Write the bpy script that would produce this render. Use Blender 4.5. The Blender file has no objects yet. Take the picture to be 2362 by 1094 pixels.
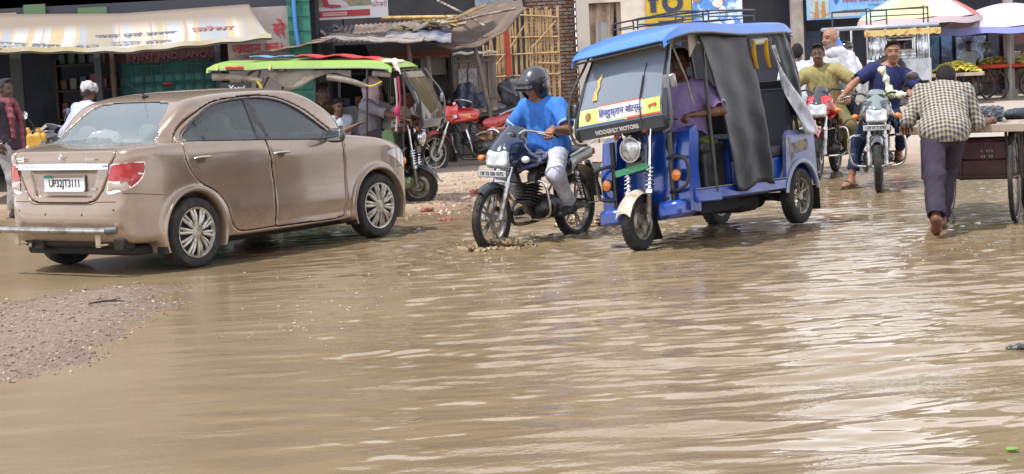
import bpy, bmesh, math, random, os
import numpy as np
from mathutils import Vector, Matrix
from mathutils.geometry import delaunay_2d_cdt
S = bpy.context.scene
C = S.collection
R = math.radians
rnd = random.Random(7)

# ------------------------------------------------ camera, sky, sun, exposure
F_PX, CAM_H, PITCH, ROLL = 4611.5, 1.734, R(5.414), R(2.915)
cam = bpy.data.objects.new('camera', bpy.data.cameras.new('camera'))
C.objects.link(cam)
cam.data.sensor_width = 36
cam.data.lens = F_PX / 2362 * 36
cam.data.clip_end = 2000
_r, _u, _f = Vector((1, 0, 0)), Vector((0, math.sin(PITCH), math.cos(PITCH))), Vector((0, math.cos(PITCH), -math.sin(PITCH)))
_R = _r * math.cos(ROLL) - _u * math.sin(ROLL)
_U = _r * math.sin(ROLL) + _u * math.cos(ROLL)
cam.matrix_world = Matrix(((_R.x, _U.x, -_f.x, 0), (_R.y, _U.y, -_f.y, 0), (_R.z, _U.z, -_f.z, CAM_H), (0, 0, 0, 1)))
S.camera = cam

SUN_EL, SUN_AZ = R(66), math.atan2(-0.55, -0.84)        # direction towards the sun: left and a little behind the camera
sd = Vector((math.cos(SUN_EL) * math.cos(SUN_AZ), math.cos(SUN_EL) * math.sin(SUN_AZ), math.sin(SUN_EL)))
sun = bpy.data.objects.new('sun', bpy.data.lights.new('sun', 'SUN'))
C.objects.link(sun)
sun.data.energy = 4.2
sun.data.angle = R(0.6)
sun.data.color = (1, .955, .88)
sun.rotation_euler = sd.to_track_quat('Z', 'Y').to_euler()
W = bpy.data.worlds.new('World')
S.world = W
W.use_nodes = True
nt = W.node_tree
nt.nodes.clear()
wo = nt.nodes.new('ShaderNodeOutputWorld')
bg = nt.nodes.new('ShaderNodeBackground')
sky = nt.nodes.new('ShaderNodeTexSky')
sky.sky_type = 'NISHITA'
sky.sun_disc = False
sky.sun_elevation = SUN_EL
sky.sun_rotation = math.atan2(sd.x, sd.y)
sky.dust_density = 3
tc = nt.nodes.new('ShaderNodeTexCoord')
mp = nt.nodes.new('ShaderNodeMapping')
mp.inputs['Scale'].default_value = (1, 1, 2.6)
no = nt.nodes.new('ShaderNodeTexNoise')
no.inputs['Scale'].default_value = 2.2
no.inputs['Detail'].default_value = 6
cr = nt.nodes.new('ShaderNodeValToRGB')
cr.color_ramp.elements[0].position = .36
cr.color_ramp.elements[0].color = (.80, .80, .80, 1)
cr.color_ramp.elements[1].position = .62
cr.color_ramp.elements[1].color = (1, 1, 1, 1)
mx = nt.nodes.new('ShaderNodeMix')
mx.data_type = 'RGBA'
# hazy monsoon sky: whiter and brighter low down than overhead
sz = nt.nodes.new('ShaderNodeSeparateXYZ')
nt.links.new(tc.outputs['Generated'], sz.inputs[0])
hr = nt.nodes.new('ShaderNodeValToRGB')
hr.color_ramp.elements[0].position = .0
hr.color_ramp.elements[0].color = (2.1, 2.12, 2.25, 1)
hr.color_ramp.elements[1].position = .75
hr.color_ramp.elements[1].color = (.82, .87, 1.02, 1)
hm = hr.color_ramp.elements.new(.30)
hm.color = (1.75, 1.78, 1.9, 1)
hv = nt.nodes.new('ShaderNodeVectorMath')
hv.operation = 'SCALE'
hv.inputs['Scale'].default_value = 10
nt.links.new(sz.outputs[2], hr.inputs[0])
nt.links.new(hr.outputs[0], hv.inputs[0])
nt.links.new(hv.outputs[0], mx.inputs['B'])
nt.links.new(tc.outputs['Generated'], mp.inputs[0])
nt.links.new(mp.outputs[0], no.inputs['Vector'])
nt.links.new(no.outputs[0], cr.inputs[0])
nt.links.new(cr.outputs[0], mx.inputs['Factor'])
nt.links.new(sky.outputs[0], mx.inputs['A'])
nt.links.new(mx.outputs['Result'], bg.inputs[0])
nt.links.new(bg.outputs[0], wo.inputs[0])
bg.inputs[1].default_value = 0.10
S.view_settings.view_transform = 'Standard'
S.view_settings.look = 'None'
S.view_settings.exposure = 0.30
S.view_settings.gamma = 1
S.render.engine = 'CYCLES'
S.cycles.max_bounces = 8
S.cycles.transparent_max_bounces = 24
S.cycles.caustics_reflective = False
S.cycles.caustics_refractive = False

def P(x, y, Y):
    """the point of the world at distance Y ahead that the survey of the photo gives for a pixel of it"""
    cr_, sr = math.cos(ROLL), math.sin(ROLL)
    X, yd = x - 1181, y - 547
    a, b = (X * cr_ - yd * sr) / F_PX, -(X * sr + yd * cr_) / F_PX
    d = _f + _r * a + _u * b
    return Vector((0, 0, CAM_H)) + d * (Y / d.y)

def G(x, y, z=0.0):
    d = P(x, y, 1.0) - Vector((0, 0, CAM_H))
    return Vector((0, 0, CAM_H)) + d * ((z - CAM_H) / d.z)

# ------------------------------------------------ materials
def lin(h):
    if not isinstance(h, str): return tuple(h)
    v = [int(h[i:i + 2], 16) / 255 for i in (0, 2, 4)]
    return tuple(c / 12.92 if c <= .04045 else ((c + .055) / 1.055) ** 2.4 for c in v)
_mc = {}
def M(h, rough=.5, metal=0., alt=None, vs=6., vc=(.45, .6), bump=0., bs=40., coat=0., spec=.5, det=6, stretch=(1, 1, 1), alpha=1., coord='Object', emit=0):
    key = (h, rough, metal, alt, vs, vc, bump, bs, coat, spec, det, stretch, alpha, coord, emit)
    if key in _mc: return _mc[key]
    m = bpy.data.materials.new('m_' + str(h)[:8])
    m.use_nodes = True
    t = m.node_tree; b = t.nodes['Principled BSDF']
    c = lin(h) + (1,)
    b.inputs['Base Color'].default_value = c
    b.inputs['Roughness'].default_value = rough
    b.inputs['Metallic'].default_value = metal
    b.inputs['Specular IOR Level'].default_value = spec
    b.inputs['Coat Weight'].default_value = coat
    b.inputs['Coat Roughness'].default_value = .08
    b.inputs['Alpha'].default_value = alpha
    if emit:
        b.inputs['Emission Color'].default_value = c; b.inputs['Emission Strength'].default_value = emit
    if alt or bump:
        g = t.nodes.new('ShaderNodeTexCoord'); mm = t.nodes.new('ShaderNodeMapping'); mm.inputs['Scale'].default_value = stretch
        t.links.new(g.outputs[coord], mm.inputs[0])
    if alt:
        n = t.nodes.new('ShaderNodeTexNoise'); n.inputs['Scale'].default_value = vs; n.inputs['Detail'].default_value = det
        n.inputs['Roughness'].default_value = .62
        r = t.nodes.new('ShaderNodeValToRGB')
        r.color_ramp.elements[0].position = vc[0]; r.color_ramp.elements[0].color = c
        r.color_ramp.elements[1].position = vc[1]; r.color_ramp.elements[1].color = lin(alt) + (1,)
        t.links.new(mm.outputs[0], n.inputs['Vector']); t.links.new(n.outputs[0], r.inputs[0]); t.links.new(r.outputs[0], b.inputs['Base Color'])
    if bump:
        n2 = t.nodes.new('ShaderNodeTexNoise'); n2.inputs['Scale'].default_value = bs; n2.inputs['Detail'].default_value = 4
        bu = t.nodes.new('ShaderNodeBump'); bu.inputs['Strength'].default_value = bump; bu.inputs['Distance'].default_value = .02
        t.links.new(mm.outputs[0], n2.inputs['Vector']); t.links.new(n2.outputs[0], bu.inputs['Height']); t.links.new(bu.outputs[0], b.inputs['Normal'])
    _mc[key] = m
    return m

def muddy(mat, z0=.12, z1=.55, c='8f7355', amount=.85, vs=5.):
    """a copy of a paint with road mud caked on its lower edge, broken up by noise"""
    m = mat.copy(); t = m.node_tree; b = t.nodes['Principled BSDF']; L = t.links
    g = t.nodes.new('ShaderNodeTexCoord'); s = t.nodes.new('ShaderNodeSeparateXYZ'); n = t.nodes.new('ShaderNodeTexNoise'); n.inputs['Scale'].default_value = vs; n.inputs['Detail'].default_value = 9; n.inputs['Roughness'].default_value = .7
    r = t.nodes.new('ShaderNodeMapRange'); r.inputs['From Min'].default_value = z1; r.inputs['From Max'].default_value = z0
    a = t.nodes.new('ShaderNodeMath'); a.operation = 'MULTIPLY_ADD'; a.inputs[1].default_value = 1.6; q = t.nodes.new('ShaderNodeMath'); q.operation = 'MULTIPLY_ADD'; q.inputs[1].default_value = 3.2; q.inputs[2].default_value = -2.15; q.use_clamp = True
    k = t.nodes.new('ShaderNodeMath'); k.operation = 'MULTIPLY'; k.inputs[1].default_value = amount
    L.new(g.outputs['Object'], s.inputs[0]); L.new(g.outputs['Object'], n.inputs['Vector']); L.new(s.outputs[2], r.inputs['Value']); L.new(n.outputs[0], a.inputs[0]); L.new(r.outputs[0], a.inputs[2])
    d = t.nodes.new('ShaderNodeMath'); d.operation = 'MULTIPLY'; d.inputs[1].default_value = .62; L.new(a.outputs[0], d.inputs[0]); L.new(d.outputs[0], q.inputs[0]); L.new(q.outputs[0], k.inputs[0])
    src = b.inputs['Base Color']; mx_ = t.nodes.new('ShaderNodeMix'); mx_.data_type = 'RGBA'; mx_.inputs['B'].default_value = lin(c) + (1,)
    if src.links: L.new(src.links[0].from_socket, mx_.inputs['A'])
    else: mx_.inputs['A'].default_value = src.default_value
    L.new(k.outputs[0], mx_.inputs['Factor']); L.new(mx_.outputs['Result'], src)
    for nm, v in (('Coat Weight', 0.), ('Metallic', 0.)):
        f = t.nodes.new('ShaderNodeMix'); f.inputs['A'].default_value = b.inputs[nm].default_value; f.inputs['B'].default_value = v; L.new(k.outputs[0], f.inputs['Factor']); L.new(f.outputs['Result'], b.inputs[nm])
    return m

def glass(h='a8b4b8', fac=.75, rough=.02, dirt=.12, spec=1.45):
    """thin glazing: clear, mirror by Fresnel, with a film of dust"""
    key = ('glass', h, fac, rough, dirt, spec)
    if key in _mc: return _mc[key]
    m = bpy.data.materials.new('m_glass'); m.use_nodes = True
    t = m.node_tree; t.nodes.clear()
    o = t.nodes.new('ShaderNodeOutputMaterial'); tr = t.nodes.new('ShaderNodeBsdfTransparent'); gl = t.nodes.new('ShaderNodeBsdfGlossy')
    df = t.nodes.new('ShaderNodeBsdfDiffuse'); fr = t.nodes.new('ShaderNodeFresnel'); a = t.nodes.new('ShaderNodeMixShader'); b = t.nodes.new('ShaderNodeMixShader')
    c = lin(h)
    tr.inputs[0].default_value = tuple(x ** .5 * fac for x in c) + (1,)
    df.inputs[0].default_value = c + (1,)
    gl.inputs['Roughness'].default_value = rough
    fr.inputs[0].default_value = spec
    b.inputs[0].default_value = dirt
    t.links.new(fr.outputs[0], a.inputs[0]); t.links.new(tr.outputs[0], a.inputs[1]); t.links.new(gl.outputs[0], a.inputs[2])
    t.links.new(a.outputs[0], b.inputs[1]); t.links.new(df.outputs[0], b.inputs[2]); t.links.new(b.outputs[0], o.inputs[0])
    _mc[key] = m
    return m

CHROME = M('c8cacc', .12, 1.)
STEEL = M('9a9a98', .32, 1., alt='6e6660', vs=9)
BLACKM = M('17181b', .38, alt='2b2724', vs=5, coat=.2)
RUBBER = M('1b1b1c', .75, alt='4a4036', vs=7, vc=(.5, .72), bump=.25, bs=60)
DARK = M('0c0d10', .7)
BLK_PLASTIC = M('202225', .45, alt='3a3632', vs=12)

# ------------------------------------------------ naming
def tag(o, label=None, cat=None, group=None, kind=None):
    if label: o['label'] = label
    if cat: o['category'] = cat
    if group: o['group'] = group
    if kind: o['kind'] = kind
    return o
def thing(name, label, cat, loc=(0, 0, 0), deg=0, group=None, scale=1, tilt=(0, 0)):
    o = bpy.data.objects.new(name, None); C.objects.link(o)
    o.empty_display_size = .2
    o.location = loc; o.rotation_euler = (R(tilt[0]), R(tilt[1]), R(deg)); o.scale = (scale,) * 3
    return tag(o, label, cat, group)

def link(name, me, mat, parent=None, smooth=True, ang=38):
    if mat is not None and not me.materials:
        for m_ in (mat if isinstance(mat, (list, tuple)) else [mat]): me.materials.append(m_)
    if smooth:
        me.polygons.foreach_set('use_smooth', [True] * len(me.polygons))
        if ang < 180: me.set_sharp_from_angle(angle=R(ang))
    o = bpy.data.objects.new(name, me); C.objects.link(o)
    if parent: o.parent = parent
    return o

def V(*a): return np.array(a, float)
def unit(v): v = np.asarray(v, float); return v / (np.linalg.norm(v) + 1e-12)
def basis(d, up=(0, 0, 1)):
    d = unit(d); u = np.asarray(up, float)
    if abs(d @ unit(u)) > .97: u = V(1, 0, 0)
    x = unit(np.cross(u, d)); y = np.cross(d, x)
    return x, y, d
def spline(pts, n=6, closed=False):
    p = [np.asarray(q, float) for q in pts]; L = len(p); out = []
    rng = range(L if closed else L - 1)
    for i in rng:
        if closed: a, b, c, d = p[(i - 1) % L], p[i], p[(i + 1) % L], p[(i + 2) % L]
        else: a, b, c, d = p[max(i - 1, 0)], p[i], p[i + 1], p[min(i + 2, L - 1)]
        for k in range(n):
            t = k / n
            out.append(.5 * ((2 * b) + (c - a) * t + (2 * a - 5 * b + 4 * c - d) * t * t + (3 * b - a - 3 * c + d) * t ** 3))
    if not closed: out.append(p[-1])
    return out

class MB:
    def __init__(s): s.v = []; s.f = []; s.m = []; s.mi = 0
    def add(s, vs, fs):
        n = len(s.v); s.v += [tuple(map(float, v)) for v in vs]; s.f += [tuple(i + n for i in f) for f in fs]; s.m += [s.mi] * len(fs); return s
    def mat(s, i): s.mi = i; return s
    def box(s, c, d, rz=0., b=.0, ax=None, taper=1.):
        """box of centre c and size d, turned rz about z (or along axes ax), edges chamfered by b; the top scaled by taper"""
        h = V(*d) / 2; b = min(b, h.min() * .9)
        if ax is None:
            c_, s_ = math.cos(R(rz)), math.sin(R(rz)); ax = (V(c_, s_, 0), V(-s_, c_, 0), V(0, 0, 1))
        c = V(*c); tr = lambda p: c + ax[0] * p[0] + ax[1] * p[1] + ax[2] * p[2]
        vs = []
        for sx in (-1, 1):
            for sy in (-1, 1):
                for sz in (-1, 1):
                    t = taper if sz > 0 else 1.
                    k = V(sx * h[0] * t, sy * h[1] * t, sz * h[2])
                    if b <= 0: vs.append(tr(k))
                    else:
                        for a in range(3):
                            q = k - V(sx, sy, sz) * b; q[a] = k[a]; vs.append(tr(q))
        if b <= 0:
            return s.add(vs, [(0, 1, 3, 2), (4, 6, 7, 5), (0, 4, 5, 1), (2, 3, 7, 6), (0, 2, 6, 4), (1, 5, 7, 3)])
        I = lambda x, y, z, a: (x * 4 + y * 2 + z) * 3 + a
        fs = [(I(0, 0, 0, 0), I(0, 0, 1, 0), I(0, 1, 1, 0), I(0, 1, 0, 0)), (I(1, 0, 0, 0), I(1, 1, 0, 0), I(1, 1, 1, 0), I(1, 0, 1, 0)),
              (I(0, 0, 0, 1), I(1, 0, 0, 1), I(1, 0, 1, 1), I(0, 0, 1, 1)), (I(0, 1, 0, 1), I(0, 1, 1, 1), I(1, 1, 1, 1), I(1, 1, 0, 1)),
              (I(0, 0, 0, 2), I(0, 1, 0, 2), I(1, 1, 0, 2), I(1, 0, 0, 2)), (I(0, 0, 1, 2), I(1, 0, 1, 2), I(1, 1, 1, 2), I(0, 1, 1, 2))]
        for z in (0, 1):
            for y in (0, 1): fs.append((I(0, y, z, 1), I(1, y, z, 1), I(1, y, z, 2), I(0, y, z, 2)) if (y ^ z) else (I(0, y, z, 2), I(1, y, z, 2), I(1, y, z, 1), I(0, y, z, 1)))
        for z in (0, 1):
            for x in (0, 1): fs.append((I(x, 0, z, 2), I(x, 1, z, 2), I(x, 1, z, 0), I(x, 0, z, 0)) if (x ^ z) else (I(x, 0, z, 0), I(x, 1, z, 0), I(x, 1, z, 2), I(x, 0, z, 2)))
        for y in (0, 1):
            for x in (0, 1): fs.append((I(x, y, 0, 0), I(x, y, 1, 0), I(x, y, 1, 1), I(x, y, 0, 1)) if (x ^ y) else (I(x, y, 0, 1), I(x, y, 1, 1), I(x, y, 1, 0), I(x, y, 0, 0)))
        for x in (0, 1):
            for y in (0, 1):
                for z in (0, 1):
                    t = (I(x, y, z, 0), I(x, y, z, 1), I(x, y, z, 2)); fs.append(t if (x + y + z) % 2 else t[::-1])
        return s.add(vs, fs)
    def tube(s, pts, r, n=8, closed=False, smooth=0, cap=True, flat=1., up=(0, 0, 1)):
        p = spline(pts, smooth, closed) if smooth else [np.asarray(q, float) for q in pts]
        L = len(p); rr = [r] * L if np.isscalar(r) else list(np.interp(np.linspace(0, 1, L), np.linspace(0, 1, len(r)), r))
        vs = []; x = None
        for i in range(L):
            a = p[(i - 1) % L] if (closed or i) else p[0]; b = p[(i + 1) % L] if (closed or i < L - 1) else p[-1]
            d = unit(b - a)
            if x is None: x, y, _ = basis(d, up)
            else: x = unit(x - d * (x @ d)); y = np.cross(d, x)
            for k in range(n):
                t = 2 * math.pi * k / n; vs.append(p[i] + (x * math.cos(t) + y * math.sin(t) * flat) * rr[i])
        fs = []
        for i in range(L if closed else L - 1):
            j = (i + 1) % L
            for k in range(n): k2 = (k + 1) % n; fs.append((i * n + k, i * n + k2, j * n + k2, j * n + k))
        if cap and not closed: fs += [tuple(range(n))[::-1], tuple((L - 1) * n + k for k in range(n))]
        return s.add(vs, fs)
    def cyl(s, a, b, r, r2=None, n=16): return s.tube([a, b], [r, r if r2 is None else r2], n)
    def lathe(s, prof, c, ax, n=32, up=(0, 0, 1), closed=False):
        """prof: (radius, offset along ax)"""
        x, y, d = basis(ax, up); c = V(*c); vs = []
        for r, h in prof:
            for k in range(n):
                t = 2 * math.pi * k / n; vs.append(c + d * h + (x * math.cos(t) + y * math.sin(t)) * r)
        L = len(prof); fs = []
        for i in range(L if closed else L - 1):
            j = (i + 1) % L
            for k in range(n): k2 = (k + 1) % n; fs.append((i * n + k, i * n + k2, j * n + k2, j * n + k))
        return s.add(vs, fs)
    def sphere(s, c, r, n=16, sq=None):
        r = V(r, r, r) if np.isscalar(r) else V(*r)
        prof = [(math.sin(math.pi * i / n) + 1e-5, -math.cos(math.pi * i / n)) for i in range(n + 1)]
        m = MB().lathe(prof, (0, 0, 0), (0, 0, 1), n * 2)
        return s.add([V(*c) + V(*v) * r for v in m.v], m.f)
    def grid(s, fn, nu, nv, wrapu=False):
        vs = [fn(i / (nu - (0 if wrapu else 1)), j / (nv - 1)) for j in range(nv) for i in range(nu)]
        fs = []
        for j in range(nv - 1):
            for i in range(nu if wrapu else nu - 1):
                i2 = (i + 1) % nu; fs.append((j * nu + i, j * nu + i2, (j + 1) * nu + i2, (j + 1) * nu + i))
        return s.add(vs, fs)
    def sheet(s, fn, nu, nv, th):
        """a grid with thickness th: an upper skin, a lower skin and its rims"""
        g = MB().grid(fn, nu, nv); v = np.array(g.v); q = v.reshape(nv, nu, 3)
        du = np.gradient(q, axis=1); dv = np.gradient(q, axis=0); nn = np.cross(du, dv); nn /= (np.linalg.norm(nn, axis=2, keepdims=True) + 1e-9)
        low = (q - nn * th).reshape(-1, 3); N = nu * nv
        fs = list(g.f) + [tuple(i + N for i in f[::-1]) for f in g.f]
        ring = [i for i in range(nu)] + [(j + 1) * nu - 1 for j in range(1, nv)] + [(nv - 1) * nu + i for i in range(nu - 2, -1, -1)] + [j * nu for j in range(nv - 2, 0, -1)]
        for a, b in zip(ring, ring[1:] + ring[:1]): fs.append((a, a + N, b + N, b))
        return s.add(list(v) + list(low), fs)
    def prism(s, poly, fn, a, b):
        """poly in a plane; fn(u, v, w) gives the point; extruded from w=a to w=b"""
        n = len(poly); vs = [fn(u, v, a) for u, v in poly] + [fn(u, v, b) for u, v in poly]
        return s.add(vs, [tuple(range(n))[::-1], tuple(range(n, 2 * n))] + [(i, (i + 1) % n, n + (i + 1) % n, n + i) for i in range(n)])
    def build(s, name, mat, parent=None, ang=38, smooth=True):
        me = bpy.data.meshes.new(name); me.from_pydata(s.v, [], s.f)
        bm = bmesh.new(); bm.from_mesh(me); bmesh.ops.recalc_face_normals(bm, faces=bm.faces[:]); bm.to_mesh(me); bm.free()
        if isinstance(mat, (list, tuple)):
            for m_ in mat: me.materials.append(m_)
            me.polygons.foreach_set('material_index', s.m)
        return link(name, me, mat, parent, smooth, ang)

# ------------------------------------------------ smooth bodies from distance fields
def smin(a, b, k):
    if k <= 0: return np.minimum(a, b)
    h = np.maximum(k - np.abs(a - b), 0) / k
    return np.minimum(a, b) - h * h * k * .25
def smax(a, b, k): return -smin(-a, -b, k)

class Field:
    def __init__(s, lo, hi, cell):
        s.lo = V(*lo); s.cell = cell; s.n = np.maximum(np.ceil((V(*hi) - s.lo) / cell).astype(int) + 1, 3)
        s.f = np.full(s.n, 9., np.float32)
    def blk(s, lo, hi, m):
        a = np.clip(np.floor((lo - m - s.lo) / s.cell).astype(int), 0, s.n - 1); b = np.clip(np.ceil((hi + m - s.lo) / s.cell).astype(int) + 1, 1, s.n)
        if (b <= a).any(): return None
        X, Y, Z = np.ogrid[a[0]:b[0], a[1]:b[1], a[2]:b[2]]
        c = np.float32(s.cell)
        return (slice(a[0], b[0]), slice(a[1], b[1]), slice(a[2], b[2])), (X * c + s.lo[0]).astype(np.float32), (Y * c + s.lo[1]).astype(np.float32), (Z * c + s.lo[2]).astype(np.float32)
    def op(s, lo, hi, fn, k=.03, mode='u'):
        q = s.blk(lo, hi, k + 2.5 * s.cell)
        if q is None: return s
        sl, X, Y, Z = q; d = fn(X, Y, Z)
        s.f[sl] = smin(s.f[sl], d, k) if mode == 'u' else smax(s.f[sl], -d, k) if mode == 's' else smax(s.f[sl], d, k)
        return s
    def cap(s, a, b, r1, r2=None, k=.03, mode='u', sq=None):
        """tapered limb from a to b; sq=(dir, factor) flattens the section along dir"""
        a = V(*a); b = V(*b); r2 = r1 if r2 is None else r2; m = max(r1, r2) * (1 if not sq else max(1, sq[1]))
        d = b - a; L = float(d @ d) + 1e-9; u = d / L
        def fn(X, Y, Z):
            t = np.clip((X - a[0]) * u[0] + (Y - a[1]) * u[1] + (Z - a[2]) * u[2], 0, 1)
            x = X - a[0] - d[0] * t; y = Y - a[1] - d[1] * t; z = Z - a[2] - d[2] * t
            if sq:
                w = unit(sq[0]); q = x * w[0] + y * w[1] + z * w[2]; e = q * (1 / sq[1] - 1); x = x + w[0] * e; y = y + w[1] * e; z = z + w[2] * e
            return np.sqrt(x * x + y * y + z * z) - (r1 + (r2 - r1) * t)
        return s.op(np.minimum(a, b) - m, np.maximum(a, b) + m, fn, k, mode)
    def ell(s, c, r, ax=None, k=.03, mode='u'):
        c = V(*c); r = V(*r); ax = ax or (V(1, 0, 0), V(0, 1, 0), V(0, 0, 1)); m = r.max()
        def fn(X, Y, Z):
            x, y, z = X - c[0], Y - c[1], Z - c[2]
            q = [(x * w[0] + y * w[1] + z * w[2]) / r[i] for i, w in enumerate(ax)]
            l = np.sqrt(q[0] ** 2 + q[1] ** 2 + q[2] ** 2)
            g = np.sqrt((q[0] / r[0]) ** 2 + (q[1] / r[1]) ** 2 + (q[2] / r[2]) ** 2) + 1e-6
            return l * (l - 1) / g
        return s.op(c - m, c + m, fn, k, mode)
    def box(s, c, d, rad=.01, ax=None, k=.02, mode='u'):
        c = V(*c); h = V(*d) / 2 - rad; ax = ax or (V(1, 0, 0), V(0, 1, 0), V(0, 0, 1)); m = np.linalg.norm(V(*d) / 2)
        def fn(X, Y, Z):
            x, y, z = X - c[0], Y - c[1], Z - c[2]
            q = [np.abs(x * w[0] + y * w[1] + z * w[2]) - h[i] for i, w in enumerate(ax)]
            o = np.sqrt(np.maximum(q[0], 0) ** 2 + np.maximum(q[1], 0) ** 2 + np.maximum(q[2], 0) ** 2)
            return o + np.minimum(np.maximum(np.maximum(q[0], q[1]), q[2]), 0) - rad
        return s.op(c - m, c + m, fn, k, mode)
    def half(s, p, n, k=.01):
        """keep only the side of the plane through p that n points away from"""
        p = V(*p); n = unit(n)
        return s.op(s.lo, s.lo + s.n * s.cell, lambda X, Y, Z: (X - p[0]) * n[0] + (Y - p[1]) * n[1] + (Z - p[2]) * n[2], k, 'i')
    def fold(s, amp, fr, seed=0, stretch=(1, 1, 1)):
        g = np.random.RandomState(seed); q = s.blk(s.lo, s.lo + s.n * s.cell, 0); _, X, Y, Z = q
        for i in range(5):
            w = g.randn(3) * fr * (1 + .5 * i) * V(*stretch); ph = g.rand() * 6.28
            s.f += (amp / (1 + .4 * i) * np.sin(X * w[0] + Y * w[1] + Z * w[2] + ph)).astype(np.float32)
        return s
    def mesh(s):
        return nets(s.f, s.lo, s.cell)
    def sample(s, p):
        q = (np.asarray(p) - s.lo) / s.cell; i = np.clip(np.floor(q).astype(int), 0, s.n - 2); t = q - i; f = s.f; o = 0
        for a in (0, 1):
            for b in (0, 1):
                for c in (0, 1):
                    o = o + f[i[..., 0] + a, i[..., 1] + b, i[..., 2] + c] * np.abs(1 - a - t[..., 0]) * np.abs(1 - b - t[..., 1]) * np.abs(1 - c - t[..., 2])
        return o
    def hit(s, p, d, step=.01, n=200):
        """first surface met from points p along d"""
        p = np.array(p, float); d = np.asarray(d, float); q = p.copy(); prev = s.sample(q); done = np.zeros(len(p), bool); out = p.copy()
        for i in range(n):
            q2 = q + d * step; v = s.sample(q2); c = (~done) & (v <= 0) & (prev > 0)
            if c.any():
                t = (prev[c] / (prev[c] - v[c] + 1e-9))[:, None]; out[c] = q[c] + (q2[c] - q[c]) * t; done |= c
            q = q2; prev = v
            if done.all(): break
        out[~done] = q[~done]
        return out

def nets(f, lo, cell):
    s = f < 0; c = np.zeros(tuple(np.array(f.shape) - 1), np.int8)
    sl = lambda a, n: slice(a, a + n)
    nx, ny, nz = c.shape
    for a in (0, 1):
        for b in (0, 1):
            for d in (0, 1): c += s[a:a + nx, b:b + ny, d:d + nz]
    act = np.argwhere((c > 0) & (c < 8))
    if not len(act): return np.zeros((0, 3)), np.zeros((0, 4), int)
    idx = np.full(c.shape, -1, np.int32); idx[tuple(act.T)] = np.arange(len(act))
    acc = np.zeros((len(act), 3)); cnt = np.zeros(len(act))
    cor = [(a, b, d) for a in (0, 1) for b in (0, 1) for d in (0, 1)]
    val = {k: f[act[:, 0] + k[0], act[:, 1] + k[1], act[:, 2] + k[2]] for k in cor}
    for k in cor:
        for ax in range(3):
            if k[ax]: continue
            k2 = tuple(1 if i == ax else k[i] for i in range(3)); v0, v1 = val[k], val[k2]; m = (v0 < 0) != (v1 < 0)
            t = np.where(m, v0 / np.where(m, v0 - v1, 1), 0)
            pt = np.tile(np.array(k, float), (len(act), 1)); pt[:, ax] += t
            acc[m] += pt[m]; cnt += m
    vs = (act + acc / cnt[:, None]) * cell + lo
    fs = []
    for ax in range(3):
        a, b = [(1, 2), (2, 0), (0, 1)][ax]
        s0 = [slice(None)] * 3; s1 = [slice(None)] * 3; s0[ax] = slice(0, -1); s1[ax] = slice(1, None)
        df = s[tuple(s0)] != s[tuple(s1)]
        e = np.argwhere(df)
        e = e[(e[:, a] > 0) & (e[:, b] > 0) & (e[:, a] < f.shape[a] - 1) & (e[:, b] < f.shape[b] - 1)]
        ins = s[tuple(e.T)]
        o = []
        for da, db in ((-1, -1), (0, -1), (0, 0), (-1, 0)):
            q = e.copy(); q[:, a] += da; q[:, b] += db; o.append(idx[tuple(q.T)])
        q = np.stack(o, 1); q[~ins] = q[~ins][:, ::-1]
        fs.append(q)
    return vs, np.concatenate(fs)

def mesh_np(name, vs, fs):
    me = bpy.data.meshes.new(name)
    me.vertices.add(len(vs)); me.vertices.foreach_set('co', np.asarray(vs, np.float32).ravel())
    n = fs.shape[1]
    me.loops.add(len(fs) * n); me.loops.foreach_set('vertex_index', np.asarray(fs, np.int32).ravel())
    me.polygons.add(len(fs)); me.polygons.foreach_set('loop_start', np.arange(0, len(fs) * n, n, dtype=np.int32))
    me.update(calc_edges=True)
    return me
def fbuild(fld, name, mat, parent=None, ang=180):
    vs, fs = fld.mesh() if isinstance(fld, Field) else fld
    return link(name, mesh_np(name, vs, fs), mat, parent, True, ang)

def poly_sdf(poly, X, Y):
    p = np.asarray(poly, float); d = np.full(np.broadcast(X, Y).shape, 1e9); ins = np.zeros(d.shape, bool); n = len(p)
    for i in range(n):
        a, b = p[i], p[(i + 1) % n]; e = b - a; wx, wy = X - a[0], Y - a[1]
        t = np.clip((wx * e[0] + wy * e[1]) / (e @ e + 1e-12), 0, 1)
        d = np.minimum(d, (wx - e[0] * t) ** 2 + (wy - e[1] * t) ** 2)
        c = ((a[1] > Y) != (b[1] > Y)) & (X < (b[0] - a[0]) * (Y - a[1]) / (b[1] - a[1] + 1e-12) + a[0]); ins ^= c
    d = np.sqrt(d); return np.where(ins, -d, d).astype(np.float32)

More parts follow.
